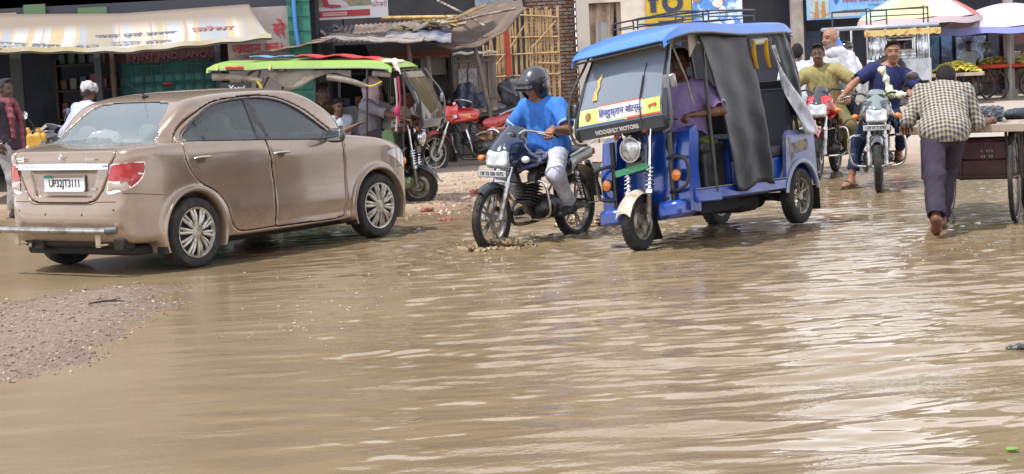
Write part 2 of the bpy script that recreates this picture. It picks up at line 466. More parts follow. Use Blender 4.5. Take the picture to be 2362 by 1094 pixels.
def patch(name, poly, start, dr, fld, off, mat, parent, res=.03, smooth=4):
    """a skin cut to an outline and laid on a body: outline in 2-D, start(u,v) gives the ray's start, dr its direction"""
    n = len(poly); pp = [Vector(q) for q in poly]; A = np.array(poly)
    lo, hi = A.min(0), A.max(0); gx, gy = np.meshgrid(np.arange(lo[0] + res / 2, hi[0], res), np.arange(lo[1] + res / 2, hi[1], res))
    ins = poly_sdf(poly, gx, gy) < -res * .3
    pts = pp + [Vector((float(x), float(y))) for x, y in zip(gx[ins], gy[ins])]
    v, e, f, *_ = delaunay_2d_cdt(pts, [(i, (i + 1) % n) for i in range(n)], [], 1, 1e-5)
    P0 = np.array([start(q[0], q[1]) for q in v]); D = np.tile(unit(dr), (len(P0), 1)) if not callable(dr) else np.array([unit(dr(q[0], q[1])) for q in v])
    H = fld.hit(P0, D)
    e_ = .008; g = np.stack([fld.sample(H + V(*(e_ * (i == k) for k in range(3)))) - fld.sample(H - V(*(e_ * (i == k) for k in range(3)))) for i in range(3)], 1)
    g /= (np.linalg.norm(g, axis=1, keepdims=True) + 1e-9)
    H = H + g * off
    me = bpy.data.meshes.new(name); me.from_pydata([tuple(q) for q in H], [], [tuple(x) for x in f])
    bm = bmesh.new(); bm.from_mesh(me); bmesh.ops.recalc_face_normals(bm, faces=bm.faces[:])
    iv = [v_ for v_ in bm.verts if not v_.is_boundary]
    for _ in range(smooth): bmesh.ops.smooth_vert(bm, verts=iv, factor=.5, use_axis_x=True, use_axis_y=True, use_axis_z=True)
    bm.to_mesh(me); bm.free()
    return link(name, me, mat, parent, True, 180)

def line_on(pts, start, dr, fld, off=0):
    P0 = np.array([start(*q) for q in pts]); H = fld.hit(P0, np.tile(unit(dr), (len(P0), 1))); return list(H - unit(dr) * off)

_txt = {}
def text(name, body, size, mat, parent, loc, xdir, ydir, th=.002, align='CENTER', bold=0., squash=1.):
    """lettering as thin solid letters: xdir runs along the line, ydir up the letters"""
    cu = bpy.data.curves.new(name, 'FONT'); cu.body = body; cu.size = size; cu.extrude = th; cu.align_x = align; cu.align_y = 'CENTER'; cu.offset = bold; cu.resolution_u = 3
    t = bpy.data.objects.new(name, cu); C.objects.link(t)
    bpy.context.view_layer.update()
    me = bpy.data.meshes.new_from_object(t.evaluated_get(bpy.context.evaluated_depsgraph_get()))
    bpy.data.objects.remove(t)
    x = unit(xdir); y = np.asarray(ydir, float); y = unit(y - x * (x @ y)); z = np.cross(x, y)
    n = len(me.vertices); co = np.zeros(n * 3); me.vertices.foreach_get('co', co); co = co.reshape(-1, 3)
    co = V(*loc) + np.outer(co[:, 0] * squash, x) + np.outer(co[:, 1], y) + np.outer(co[:, 2], z)
    me.vertices.foreach_set('co', co.ravel()); me.materials.clear(); me.update()
    return link(name, me, mat, parent, False)
# ------------------------------------------------ people
def ik(a, b, l1, l2, pole):
    a, b = V(*a), V(*b); d = b - a; L = min(np.linalg.norm(d), (l1 + l2) * .999); u = unit(d); b = a + u * L
    x = (l1 * l1 - l2 * l2 + L * L) / (2 * L); h = math.sqrt(max(l1 * l1 - x * x, 0)); p = V(*pole); p = unit(p - u * (p @ u))
    return a + u * x + p * h, b

def hand_mesh(w, fd_, pn, side, grip=.6, sc=1., cell=.0052):
    """w wrist, fd_ direction of the fingers, pn palm normal (the way the palm faces), side +1 left hand"""
    f = unit(fd_); n = V(*pn); n = unit(n - f * (n @ f)); l = np.cross(n, f) * side          # l: towards the thumb
    w = V(*w); k = sc
    pts = []; F = Field(w - .17 * k, w + .17 * k, cell)
    F.box(w + f * .052 * k, (.088 * k, .078 * k, .026 * k), .011 * k, (f, l, n), k=.012)
    F.cap(w - f * .03 * k, w + f * .02 * k, .026 * k, .027 * k, k=.02)
    for i, (o, ln) in enumerate(((.030, .074), (.010, .082), (-.011, .077), (-.030, .060))):
        p = w + f * .092 * k + l * o * k; ln *= k; r = .0088 * k
        a1 = .25 + grip * 1.0 + .05 * i; a2 = a1 + grip * 1.2; a3 = a2 + grip * .8
        q1 = p + (f * math.cos(a1) + n * math.sin(a1)) * ln * .46 + l * o * .12; q2 = q1 + (f * math.cos(a2) + n * math.sin(a2)) * ln * .30; q3 = q2 + (f * math.cos(a3) + n * math.sin(a3)) * ln * .24
        F.cap(p - f * .02 * k, q1, r * 1.08, r, k=.004); F.cap(q1, q2, r, r * .93, k=.004); F.cap(q2, q3, r * .93, r * .8, k=.004)
    t0 = w + f * .022 * k + l * .030 * k; t1 = t0 + (f * .62 + l * .62 + n * .35 * (grip + .4)) * .042 * k; t2 = t1 + (f * .85 + l * .10 + n * (.3 + .6 * grip)) * .032 * k
    F.cap(t0, t1, .014 * k, .0105 * k, k=.01); F.cap(t1, t2, .0105 * k, .0088 * k, k=.004)
    return F.mesh()

SKIN = '8a5a41'
def person(label, base, deg, J, cat='person', group=None, skin=SKIN, shirt=None, trousers=None, hair=('17130f', 'short'), shoes=None, cell=.012, sc=1., extra=None, hands=True, name='person', fold=1., beard=False, bald=False):
    """J (all in metres in the frame of base/deg): pelvis, neck, head, face (direction), lat (direction of the left shoulder),
    hl/hr wrists, hl_dir.., fl/fr ankles, toes, poles"""
    J = dict(J); sh0 = V(J['pelvis'][0], J['pelvis'][1], 0)
    for k_ in ('pelvis', 'neck', 'head', 'hl', 'hr', 'fl', 'fr'): J[k_] = V(*J[k_]) - sh0
    c0, s0 = math.cos(R(deg)), math.sin(R(deg))
    t = thing(name, label, cat, (base[0] + c0 * sh0[0] - s0 * sh0[1], base[1] + s0 * sh0[0] + c0 * sh0[1], (base[2] if len(base) > 2 else 0)), deg, group)
    pel, nk, hd = V(*J['pelvis']), V(*J['neck']), V(*J['head'])
    lat = unit(J.get('lat', (0, 1, 0))); face = unit(J['face']); hipl = unit(J.get('hiplat', lat))
    up = unit(nk - pel); fr = unit(np.cross(lat, up)); lat = unit(np.cross(up, fr)); bl = J.get('build', 1.)
    ua, fa, th, sh = .285 * sc, .255 * sc, .43 * sc, .42 * sc
    sl, sr = nk + lat * .178 * sc - up * .055 * sc, nk - lat * .178 * sc - up * .055 * sc
    upp = V(0, 0, 1); hu = unit(hipl)
    hpl, hpr = pel + hu * .092 * sc - V(0, 0, .01), pel - hu * .092 * sc - V(0, 0, .01)
    A = {}
    for k_, s_, pd in (('l', sl, (.0, .5, -.8)), ('r', sr, (.0, -.5, -.8))):
        e, w = ik(s_, J['h' + k_], ua, fa, J.get('ep' + k_, pd)); A['s' + k_], A['e' + k_], A['w' + k_] = s_, e, w
    for k_, s_ in (('l', hpl), ('r', hpr)):
        e, w = ik(s_, J['f' + k_], th, sh, J.get('kp' + k_, (1, 0, .3))); A['p' + k_], A['k' + k_], A['a' + k_] = s_, e, w
    P_ = [pel, nk, hd, *A.values()]; lo, hi = np.min(P_, 0) - .24, np.max(P_, 0) + .24
    B = Field(lo, hi, cell)
    cen = pel + (nk - pel) * .66; ax = (fr, lat, up)
    B.ell(cen, (.112 * sc * bl, .165 * sc, .20 * sc), ax, k=.02); B.ell(pel + up * .14 * sc + fr * .01, (.115 * sc * bl, .145 * sc, .15 * sc), ax, k=.08); B.ell(pel, (.115 * sc, .155 * sc, .12 * sc), (np.cross(hu, upp), hu, upp), k=.08)
    B.cap(sl, nk - up * .01, .052 * sc, .05 * sc, k=.06); B.cap(sr, nk - up * .01, .052 * sc, .05 * sc, k=.06)
    B.cap(nk - up * .03, hd - face * .02 - upp * .06, .056 * sc, .052 * sc, k=.03)
    for k_ in 'lr':
        B.cap(A['s' + k_], A['e' + k_], .048 * sc, .037 * sc, k=.04); m_ = A['e' + k_] + (A['w' + k_] - A['e' + k_]) * .3
        B.cap(A['e' + k_], m_, .036 * sc, .038 * sc, k=.03); B.cap(m_, A['w' + k_], .038 * sc, .026 * sc, k=.03)
        B.cap(A['p' + k_], A['k' + k_], .078 * sc, .054 * sc, k=.05); m_ = A['k' + k_] + (A['a' + k_] - A['k' + k_]) * .3
        B.cap(A['k' + k_], m_, .052 * sc, .055 * sc, k=.04); B.cap(m_, A['a' + k_], .055 * sc, .036 * sc, k=.04)
        to = unit(J.get('toe' + k_, (1, 0, -.1))); an = A['a' + k_]; heel = an - to * .035 * sc - upp * .04 * sc * (1 - abs(to[2])) + np.cross(np.cross(to, upp), to) * -.0
        B.cap(an, heel, .034 * sc, .032 * sc, k=.02); B.cap(heel + to * .03, heel + to * .15 * sc - upp * .01, .034 * sc, .026 * sc, k=.03, sq=(unit(np.cross(to, upp) + 1e-6), 1.35)); B.cap(heel + to * .15 * sc - upp * .01, heel + to * .205 * sc - upp * .014, .026 * sc, .019 * sc, k=.02, sq=(unit(np.cross(to, upp) + 1e-6), 1.7))
        if not hands or J.get('nohand' + k_): B.cap(A['w' + k_], A['w' + k_] + unit(A['w' + k_] - A['e' + k_]) * .08, .028, .026, k=.02)
    # head
    hup = unit(J.get('hup', upp)); hl_ = unit(np.cross(hup, face)); hup = unit(np.cross(face, hl_)); q = lambda a, b, c: hd + face * a * sc + hl_ * b * sc + hup * c * sc; hax = (face, hl_, hup)
    B.ell(q(-.01, 0, .03), (.098 * sc, .077 * sc, .093 * sc), hax, k=.02); B.ell(q(.030, 0, -.045), (.062 * sc, .056 * sc, .078 * sc), hax, k=.035)
    B.ell(q(.058, 0, -.095), (.022 * sc, .026 * sc, .018 * sc), hax, k=.03); B.cap(q(.088, 0, .018), q(.103, 0, -.018), .009 * sc, .014 * sc, k=.012)
    for s_ in (1, -1):
        B.ell(q(.072, s_ * .032, -.028), (.022 * sc, .024 * sc, .02 * sc), hax, k=.02); B.cap(q(.086, s_ * .012, .034), q(.074, s_ * .048, .036), .010 * sc, .008 * sc, k=.012); B.ell(q(.094, s_ * .031, .018), (.014 * sc, .017 * sc, .012 * sc), hax, k=.012, mode='s')
        B.ell(q(.078, s_ * .031, .016), (.014 * sc, .015 * sc, .012 * sc), hax, k=.004)
        B.ell(q(-.012, s_ * .079, .0), (.020 * sc, .010 * sc, .032 * sc), hax, k=.008)
    B.cap(q(.088, -.018, -.058), q(.088, .018, -.058), .008 * sc, k=.008); B.cap(q(.085, -.015, -.068), q(.085, .015, -.068), .008 * sc, k=.008)
    vs, fs = B.mesh()
    n0 = len(fs)
    if hands:
        for k_, sd_ in (('l', 1), ('r', -1)):
            if J.get('nohand' + k_): continue
            w = A['w' + k_]; d_ = J.get('hd' + k_, w - A['e' + k_]); hv, hf = hand_mesh(w, d_, J.get('pn' + k_, (0, 0, -1)), sd_, J.get('grip' + k_, .35), sc, max(.0052, cell * .5))
            fs = np.concatenate([fs, hf + len(vs)]); vs = np.concatenate([vs, hv])
    me = mesh_np('body', vs, fs)
    sm = M(skin, .52, alt='%02x%02x%02x' % tuple(max(0, int(int(skin[i:i + 2], 16) * .86)) for i in (0, 2, 4)), vs=14, bump=.04, bs=150)
    me.materials.append(sm); me.materials.append(M('1a1310', .35)); me.materials.append(M('6d3d34', .5)); me.materials.append(M('c9c2b8', .3)); me.materials.append(M('231a15', .9))
    cen_ = vs[fs].mean(1); loc = cen_ - hd; a = loc @ face / sc; b = np.abs(loc @ hl_) / sc; c = loc @ hup / sc
    mi = np.zeros(len(fs), int)
    front = a > .06
    mi[front & (np.hypot((b - .031) * .72, (c - .013) * 1.5) < .0105)] = 1
    mi[front & (np.abs(c - .038 + .12 * np.abs(b - .03)) < .006) & (b > .012) & (b < .052)] = 4; mi[front & (a > .075) & (b < .024) & (np.abs(c + .063) < .010)] = 2
    if beard: mi[(a > .02) & (c < -.04) & (c > -.13) & (a < .13) & (b < .075) & ~((b < .02) & (np.abs(c + .063) < .008)) & ((c > -.053) * (b < .03) * (c < -.045) + (c < -.075) + (b > .03) * (c < -.04) > 0)] = 4 if beard == 1 else 5
    if beard == 2: me.materials.append(M('8f8880', .9))
    me.polygons.foreach_set('material_index', mi.astype(np.int32))
    link('body', me, None, t, True, 180)
    def cloth(m_): return m_ if not isinstance(m_, str) else M(m_, .9, bump=.18, bs=16, spec=.2, alt='%02x%02x%02x' % tuple(int(int(m_[i:i + 2], 16) * .88) for i in (0, 2, 4)), vs=5)
    if shirt:
        T = Field(lo, hi, cell); g = shirt.get('loose', .016); L_ = shirt.get('len', .06)
        T.ell(cen, (.112 * sc * bl + g, .165 * sc + g, .20 * sc + g * .4), ax, k=.02); T.ell(pel + up * .15 * sc + fr * .012, (.125 * sc * bl + g, .15 * sc + g, .16 * sc), ax, k=.09)
        if L_ > -.02: T.ell(pel + up * .02 - fr * .0, (.13 * sc + g, .162 * sc + g, .13 * sc), (np.cross(hu, upp), hu, upp), k=.09)
        if L_ > .05: T.ell(pel + up * .0, (.155 * sc + g, .172 * sc + g, .17 * sc), (np.cross(hu, upp), hu, upp), k=.06)
        if L_ > .12: T.cap(pel, pel - V(0, 0, L_ - .05), .16 * sc + g, .17 * sc + g, k=.06, sq=(unit(np.cross(hu, upp)), .8))
        for k_ in 'lr':
            T.cap(A['s' + k_], nk - up * .02, .060 * sc, .058 * sc, k=.05); ln = shirt.get('sleeve', .75)
            e_, w_ = A['e' + k_], A['w' + k_]
            if ln <= 1: T.cap(A['s' + k_], A['s' + k_] + (e_ - A['s' + k_]) * ln, .056 * sc + g, .054 * sc + g * 1.1, k=.045)
            else:
                T.cap(A['s' + k_], e_, .056 * sc + g * .6, .044 * sc + g * .55, k=.045); T.cap(e_, e_ + (w_ - e_) * (ln - 1), .042 * sc + g * .55, .034 * sc + g * .5, k=.03)
        T.fold(.0035 * fold, 22, int(abs(pel[0] * 91)) + 3)
        for k_ in 'lr':      # cuffs end square
            ln = shirt.get('sleeve', .75); a_, b_ = (A['s' + k_], A['e' + k_]) if ln <= 1 else (A['e' + k_], A['w' + k_]); c0 = a_ + (b_ - a_) * (ln if ln <= 1 else ln - 1); d0 = unit(b_ - a_)
            T.cap(c0 + d0 * .045, c0 + d0 * .14, .075, .075, k=.008, mode='s')
        T.cap(nk + up * .035 + fr * .015, nk + up * .2, .060 * sc, .08 * sc, k=.012, mode='s')
        T.half(pel - V(0, 0, L_), (0, 0, -1), .01)
        so = fbuild(T, 'shirt', cloth(shirt['c']), t)
        if shirt.get('collar'):
            q_ = MB(); xx, yy, _ = basis(up); pts = [nk + up * (.012 - .03 * max(0, math.cos(aa))) + fr * math.cos(aa) * .068 + lat * math.sin(aa) * .075 for aa in np.linspace(.35, 2 * math.pi - .35, 20)]
            q_.tube(pts, .016, 8, flat=.5); q_.build('collar', cloth(shirt['c']), so)
    if trousers:
        T = Field(lo, hi, cell); g = trousers.get('loose', .016)
        T.ell(pel, (.12 * sc + g, .158 * sc + g * .8, .125 * sc), (np.cross(hu, upp), hu, upp), k=.02); T.ell(pel + up * .08, (.118 * sc + g * .5, .150 * sc + g * .5, .09 * sc), ax, k=.06)
        ln = trousers.get('len', .93)
        for k_ in 'lr':
            T.cap(A['p' + k_], A['k' + k_], .084 * sc + g, .058 * sc + g, k=.05); w_ = A['k' + k_] + (A['a' + k_] - A['k' + k_]) * ln; T.ell(A['k' + k_], (.060 * sc + g,) * 3, k=.04); T.cap(A['k' + k_], w_, .058 * sc + g, trousers.get('hem', .048) * sc + g, k=.04)
        T.fold(.0036 * fold, 15, int(abs(pel[1] * 77)) + 5, (1, 1, .55)); T.fold(.0022 * fold, 40, 3, (.6, .6, 1))
        for k_ in 'lr':
            w_ = A['k' + k_] + (A['a' + k_] - A['k' + k_]) * ln; d0 = unit(A['a' + k_] - A['k' + k_]); T.cap(w_ + d0 * .045, w_ + d0 * .16, .085, .085, k=.008, mode='s')
        T.half(pel + up * .135, up, .01)
        fbuild(T, 'trousers', cloth(trousers['c']), t)
    if hair:
        T = Field(hd - .2, hd + .2, min(cell, .009)); T.ell(q(-.016, 0, .042), (.102 * sc, .084 * sc, .094 * sc), hax, k=.02)
        if hair[1] == 'short':
            T.ell(q(.055, 0, .115), (.05, .06, .025), hax, k=.03); T.half(q(.030, 0, .048), unit(face * .80 - hup * .62), .012); T.ell(q(-.03, 0, -.055), (.10, .10, .062), hax, k=.01, mode='s'); T.fold(.003, 60, 4)
        elif hair[1] == 'back': T.ell(q(-.055, 0, -.01), (.05, .07, .07), hax, k=.03); T.half(q(.040, 0, .045), unit(face * .8 - hup * .6), .01); T.fold(.003, 60, 4)
        elif hair[1] == 'bald':
            T.half(q(0, 0, .035), hup, .01); T.half(q(.0, 0, 0), face, .01); T.ell(q(-.02, 0, -.075), (.1, .1, .06), hax, k=.01, mode='s')
        fbuild(T, 'hair', M(hair[0], .75, bump=.5, bs=120, spec=.3), t)
    if shoes:
        for k_ in 'lr':
            to = unit(J.get('toe' + k_, (1, 0, -.1))); an = A['a' + k_]; heel = an - to * .035 * sc - upp * .04 * sc * (1 - abs(to[2])); sd_ = unit(np.cross(to, upp) + 1e-6)
            T = Field(heel - .30, heel + .30, .0105)
            if shoes[1] == 'shoe':
                T.cap(heel, an + upp * .0, .043, .045, k=.02); T.cap(heel + to * .02, heel + to * .16 - upp * .008, .043, .036, k=.03, sq=(sd_, 1.3)); T.cap(heel + to * .16 - upp * .01, heel + to * .225 - upp * .016, .034, .026, k=.02, sq=(sd_, 1.7)); T.cap(an + upp * .05, an + upp * .12, .06, .06, k=.008, mode='s')
            else:
                T.box(heel + to * .08 - upp * .042, (.27, .095, .022), .009, (to, sd_, unit(np.cross(to, sd_))), k=.01); T.cap(heel + to * .10 + sd_ * .05 - upp * .02, heel + to * .12 + upp * .030, .011, k=.005); T.cap(heel + to * .10 - sd_ * .05 - upp * .02, heel + to * .12 + upp * .030, .011, k=.005)
            fbuild(T, 'shoe' if shoes[1] == 'shoe' else 'sandal', M(shoes[0], .6), t)
    if extra: extra(t, A, dict(pel=pel, nk=nk, hd=hd, face=face, hl=hl_, hup=hup, up=up, fr=fr, lat=lat, q=q, cloth=cloth, sc=sc))
    return t
# ------------------------------------------------ ground and flood water
def vnoise(X, Y, s, seed):
    g = np.random.RandomState(seed); T = g.rand(64, 64); x, y = X / s + 17.3, Y / s + 9.1
    i, j = np.floor(x).astype(int), np.floor(y).astype(int); u, v = x - i, y - j; u = u * u * (3 - 2 * u); v = v * v * (3 - 2 * v); m = 63
    return (T[i & m, j & m] * (1 - u) + T[(i + 1) & m, j & m] * u) * (1 - v) + (T[i & m, (j + 1) & m] * (1 - u) + T[(i + 1) & m, (j + 1) & m] * u) * v - .5
def px_poly(pts): return np.array([G(x, y)[:2] for x, y in pts])
SHORE = px_poly([(1020, 455), (1075, 520), (960, 560), (1000, 505), (960, 470)])
GRAVEL = px_poly([(-300, 700), (0, 690), (200, 655), (330, 645), (470, 650), (440, 700), (345, 780), (250, 850), (120, 890), (0, 908), (-300, 930)])
GRAVEL2 = px_poly([(-200, 1050), (40, 1062), (90, 1080), (60, 1200), (-200, 1200)])
def ground_h(X, Y):
    h = -.055 + .03 * vnoise(X, Y, 2.5, 1) + .014 * vnoise(X, Y, .6, 2)
    # the road rises out of the water beyond a line that bends round the pothole
    edge = np.interp(X, [-12, -6, -3.2, -1.2, -.2, 1.0, 2.2, 3.6, 12], [20.5, 21.5, 20.2, 19.6, 20.3, 20.6, 21.4, 23.4, 24.0]) + .8 * vnoise(X, Y, 1.3, 5)
    r = np.clip((Y - edge) / 3.0, -.2, 1); h = h + .085 * r + .02 * np.clip(Y - edge - 3, 0, 6) * .2
    dg = poly_sdf(GRAVEL, X, Y) + .25 * vnoise(X, Y, .5, 3) + .12 * vnoise(X, Y, .14, 8); h = h + .085 * np.clip(.62 - dg / 1.5, 0, 1)
    dg = poly_sdf(GRAVEL2, X, Y) + .2 * vnoise(X, Y, .4, 4); h = h + .08 * np.clip(.5 - dg / .5, 0, 1)
    return h
def perspective_sheet(x0, x1, y0, y1, nx, ny):
    t = np.linspace(0, 1, ny); Y = y0 * (y1 / y0) ** t; u = np.linspace(x0, x1, nx)
    return u[None, :] * Y[:, None], np.repeat(Y[:, None], nx, 1)
def sheet_mesh(name, X, Y, Z):
    ny, nx = X.shape; i = np.arange(nx * ny).reshape(ny, nx)
    fs = np.stack([i[:-1, :-1], i[:-1, 1:], i[1:, 1:], i[1:, :-1]], -1).reshape(-1, 4)
    return mesh_np(name, np.stack([X, Y, Z], -1).reshape(-1, 3), fs)

def ground_mat():
    m = M('a3907a', .85, alt='8a7460', vs=1.3, bump=.5, bs=45, coord='Object').copy(); t = m.node_tree; b = t.nodes['Principled BSDF']
    tcn = t.nodes.new('ShaderNodeTexCoord'); sep = t.nodes.new('ShaderNodeSeparateXYZ'); t.links.new(tcn.outputs['Object'], sep.inputs[0])
    # bare gravel in the foreground, dusty mud at the shed, pale dry road far off
    n = t.nodes.new('ShaderNodeTexVoronoi'); n.inputs['Scale'].default_value = 38; n.feature = 'F1'
    r = t.nodes.new('ShaderNodeValToRGB'); e = r.color_ramp.elements; e[0].position = 0; e[0].color = lin('6a5b50') + (1,); e[1].position = 1; e[1].color = lin('94857a') + (1,)
    for p_, c in ((.25, '75665c'), (.5, '836f60'), (.75, '8a7868'), (.85, '6a5c52')): x = e.new(p_); x.color = lin(c) + (1,)
    t.links.new(tcn.outputs['Object'], n.inputs['Vector'])
    hs = t.nodes.new('ShaderNodeSeparateColor'); t.links.new(n.outputs['Color'], hs.inputs[0]); t.links.new(hs.outputs[0], r.inputs[0])
    def ramp(a, b_, o):
        q = t.nodes.new('ShaderNodeMapRange'); q.inputs['From Min'].default_value = a; q.inputs['From Max'].default_value = b_; t.links.new(o, q.inputs['Value']); return q.outputs[0]
    base = b.inputs['Base Color'].links[0].from_socket
    g = ramp(17.5, 16.0, sep.outputs[1])
    m1 = t.nodes.new('ShaderNodeMix'); m1.data_type = 'RGBA'; t.links.new(g, m1.inputs['Factor']); t.links.new(base, m1.inputs['A']); t.links.new(r.outputs[0], m1.inputs['B'])
    far = ramp(25, 30, sep.outputs[1])
    m2 = t.nodes.new('ShaderNodeMix'); m2.data_type = 'RGBA'; m2.inputs['B'].default_value = lin('a0958a') + (1,); t.links.new(far, m2.inputs['Factor']); t.links.new(m1.outputs['Result'], m2.inputs['A'])
    # wet near the water line
    wet = ramp(.045, .008, sep.outputs[2]); mw = t.nodes.new('ShaderNodeMix'); mw.data_type = 'RGBA'; mw.blend_type = 'MULTIPLY'; mw.inputs['B'].default_value = (.72, .68, .64, 1)
    t.links.new(wet, mw.inputs['Factor']); t.links.new(m2.outputs['Result'], mw.inputs['A']); t.links.new(mw.outputs['Result'], b.inputs['Base Color'])
    rr = ramp(.05, .005, sep.outputs[2]); q = t.nodes.new('ShaderNodeMapRange'); q.inputs['To Min'].default_value = .9; q.inputs['To Max'].default_value = .42; t.links.new(rr, q.inputs['Value']); t.links.new(q.outputs[0], b.inputs['Roughness'])
    return m
X, Y = perspective_sheet(-.75, .75, 5.5, 60, 520, 900)
gm = sheet_mesh('ground', X, Y, ground_h(X, Y) + .004 * vnoise(X, Y, .07, 21))
GM = ground_mat()
tag(link('ground', gm, GM, None, True, 180), kind='structure')
far = MB(); far.box((0, 260, -.02), (900, 400, .02)); far.box((-160, 27, -.12), (230, 66, .1)); far.box((160, 27, -.12), (230, 66, .1)); far.box((0, -40, -.12), (90, 91, .1))
tag(far.build('far_ground', M('9a8d80', .95, alt='8a7d70', vs=.15), smooth=False), kind='structure')

def wave(X, Y):
    g = np.random.RandomState(11); z = 0 * X
    calm = np.clip((X + .16 * Y + .2) / 2.6, -.15, 1); near = np.clip((16.5 - Y) / 6, .0, 1); chop = np.clip((X + .14 * Y + .4) / 2.0, .05, 1) * np.clip((Y - 8) / 4, .35, 1)        # broad swells to the near right, small chop elsewhere
    wx = X + .35 * vnoise(X, Y, 2.2, 31); wy = Y + .30 * vnoise(X, Y, 1.6, 32)
    for i in range(70):
        lam = .085 * (10.5 ** g.rand()); a = g.randn() * R(19 if lam > .30 else 13) - R(9 if lam > .30 else 5); k = 2 * math.pi / lam; ph = g.rand() * 6.28
        big = lam > .30
        amp = (.0038 if big else .0034) * (lam / .5) ** .95 * (.35 + g.rand())
        w = (near * (.12 + .38 * calm) + .08) if big else (.10 + .62 * chop)
        s = np.sin((wy * math.cos(a) + wx * math.sin(a)) * k + ph)
        z = z + amp * w * (s + .22 * np.cos(2 * ((wy * math.cos(a) + wx * math.sin(a)) * k + ph)))
    # wakes of the three vehicles and of the man wading
    for (cx, cy, r0, am) in ((-.15, 17.2, .40, .016), (.40, 18.3, .55, .014), (1.05, 16.45, .35, .006), (3.4, 16.2, .25, .006), (4.4, 17.4, .3, .004)):
        d = np.sqrt((X - cx) ** 2 + ((Y - cy) * .9) ** 2); z = z + am * np.exp(-(d / (r0 * 2.2)) ** 2) * np.sin(d * 26 + 3 * vnoise(X, Y, .3, 7)) + am * np.exp(-(d / r0) ** 2) * 2.4 * vnoise(X, Y, .07, 9)
    return z
def water_mat():
    m = M('75644c', .06, alt='827158', vs=.5, vc=(.3, .7), det=3).copy(); t = m.node_tree; b = t.nodes['Principled BSDF']
    b.inputs['IOR'].default_value = 1.5; b.inputs['Roughness'].default_value = .03
    tcn = t.nodes.new('ShaderNodeTexCoord'); mp_ = t.nodes.new('ShaderNodeMapping'); mp_.inputs['Scale'].default_value = (1, 1.7, 1)
    sx = t.nodes.new('ShaderNodeSeparateXYZ'); ma = t.nodes.new('ShaderNodeMath'); ma.operation = 'MULTIPLY_ADD'; ma.inputs[1].default_value = .14; rg_ = t.nodes.new('ShaderNodeMapRange'); rg_.inputs['From Min'].default_value = -1.1; rg_.inputs['From Max'].default_value = .5; rg_.inputs['To Min'].default_value = .30; rg_.inputs['To Max'].default_value = .035
    t.links.new(tcn.outputs['Object'], sx.inputs[0]); t.links.new(sx.outputs[1], ma.inputs[0]); t.links.new(sx.outputs[0], ma.inputs[2]); t.links.new(ma.outputs[0], rg_.inputs['Value']); t.links.new(rg_.outputs[0], b.inputs['Roughness'])
    n = t.nodes.new('ShaderNodeTexNoise'); n.inputs['Scale'].default_value = 26; n.inputs['Detail'].default_value = 3
    n2 = t.nodes.new('ShaderNodeTexNoise'); n2.inputs['Scale'].default_value = .9; n2.inputs['Detail'].default_value = 2
    r = t.nodes.new('ShaderNodeMapRange'); r.inputs['From Min'].default_value = .42; r.inputs['From Max'].default_value = .62; r.inputs['To Min'].default_value = .03; r.inputs['To Max'].default_value = .30
    bu = t.nodes.new('ShaderNodeBump'); bu.inputs['Distance'].default_value = .012
    t.links.new(tcn.outputs['Object'], mp_.inputs[0]); t.links.new(mp_.outputs[0], n.inputs['Vector']); t.links.new(tcn.outputs['Object'], n2.inputs['Vector'])
    t.links.new(n2.outputs[0], r.inputs['Value']); t.links.new(r.outputs[0], bu.inputs['Strength']); t.links.new(n.outputs[0], bu.inputs['Height']); t.links.new(bu.outputs[0], b.inputs['Normal'])
    return m
X, Y = perspective_sheet(-.62, .75, 6.0, 27, 850, 860)
tag(link('flood_water', sheet_mesh('flood_water', X, Y, wave(X, Y)), water_mat(), None, True, 180), kind='structure')
# ------------------------------------------------ buildings, awnings and sheds along the street
PLASTER = M('b5aca2', .9, alt='9c9288', vs=1.2, bump=.15, bs=12)
def at(x, y, Y): return P(x, y, Y)
def wall(par, name, x0, x1, Y, z0, z1, mt, th=.25, yaw=0.):
    g = MB(); g.box(((x0 + x1) / 2, Y + th / 2, (z0 + z1) / 2), (x1 - x0, th, z1 - z0)); return g.build(name, mt, par, smooth=False)
def at_base(name, label, cat, x, y, group=None): return thing(name, label, cat, (x, y, 0), 0, group)
def rel(o):       # world-built children are kept in the thing's own frame
    for c in o.children: c.location = c.location - o.location
    return o
# left shop: open dark bay, net-screened bay, upper floor
b = at_base('shop_building', 'dark open-fronted shop building behind the brown saloon with a green net screen', 'building', -5, 28)
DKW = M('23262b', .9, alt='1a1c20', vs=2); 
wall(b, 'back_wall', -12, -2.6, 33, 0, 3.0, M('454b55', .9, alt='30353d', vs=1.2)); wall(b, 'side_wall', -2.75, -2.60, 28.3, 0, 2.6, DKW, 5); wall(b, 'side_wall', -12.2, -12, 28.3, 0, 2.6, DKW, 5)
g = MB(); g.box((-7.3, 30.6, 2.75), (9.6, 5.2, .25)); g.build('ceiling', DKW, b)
wall(b, 'unseen_upper_wall', -12, -2.5, 28.0, 2.62, 8.6, M('57504a', .9, alt='4a443e', vs=1, bump=.1), .4)  # unseen upper front, made tall and dark for its reflection in the water
wall(b, 'balcony_shade', -12, -2.7, 27.98, 2.30, 2.62, M('30353c', .8), .3)  # dark strip painted for the shade below the upper floor
wall(b, 'fascia_board', -6.6, -6.3, 27.9, 2.40, 2.66, M('4d6647', .7), .06); wall(b, 'fascia_board', -5.85, -5.45, 27.9, 2.49, 2.58, M('4d6647', .7), .06); wall(b, 'fascia_board', -7.0, -6.7, 27.9, 2.45, 2.56, M('a08a7c', .7), .06)
for x, w_, c in ((-5.62, .09, '3a424c'), (-5.42, .05, '54483f'), (-6.75, .16, '2c3330'), (-3.95, .08, '3b4450')): wall(b, 'column', x - w_ / 2, x + w_ / 2, 27.85, 0, 2.4, M(c, .7), .12)
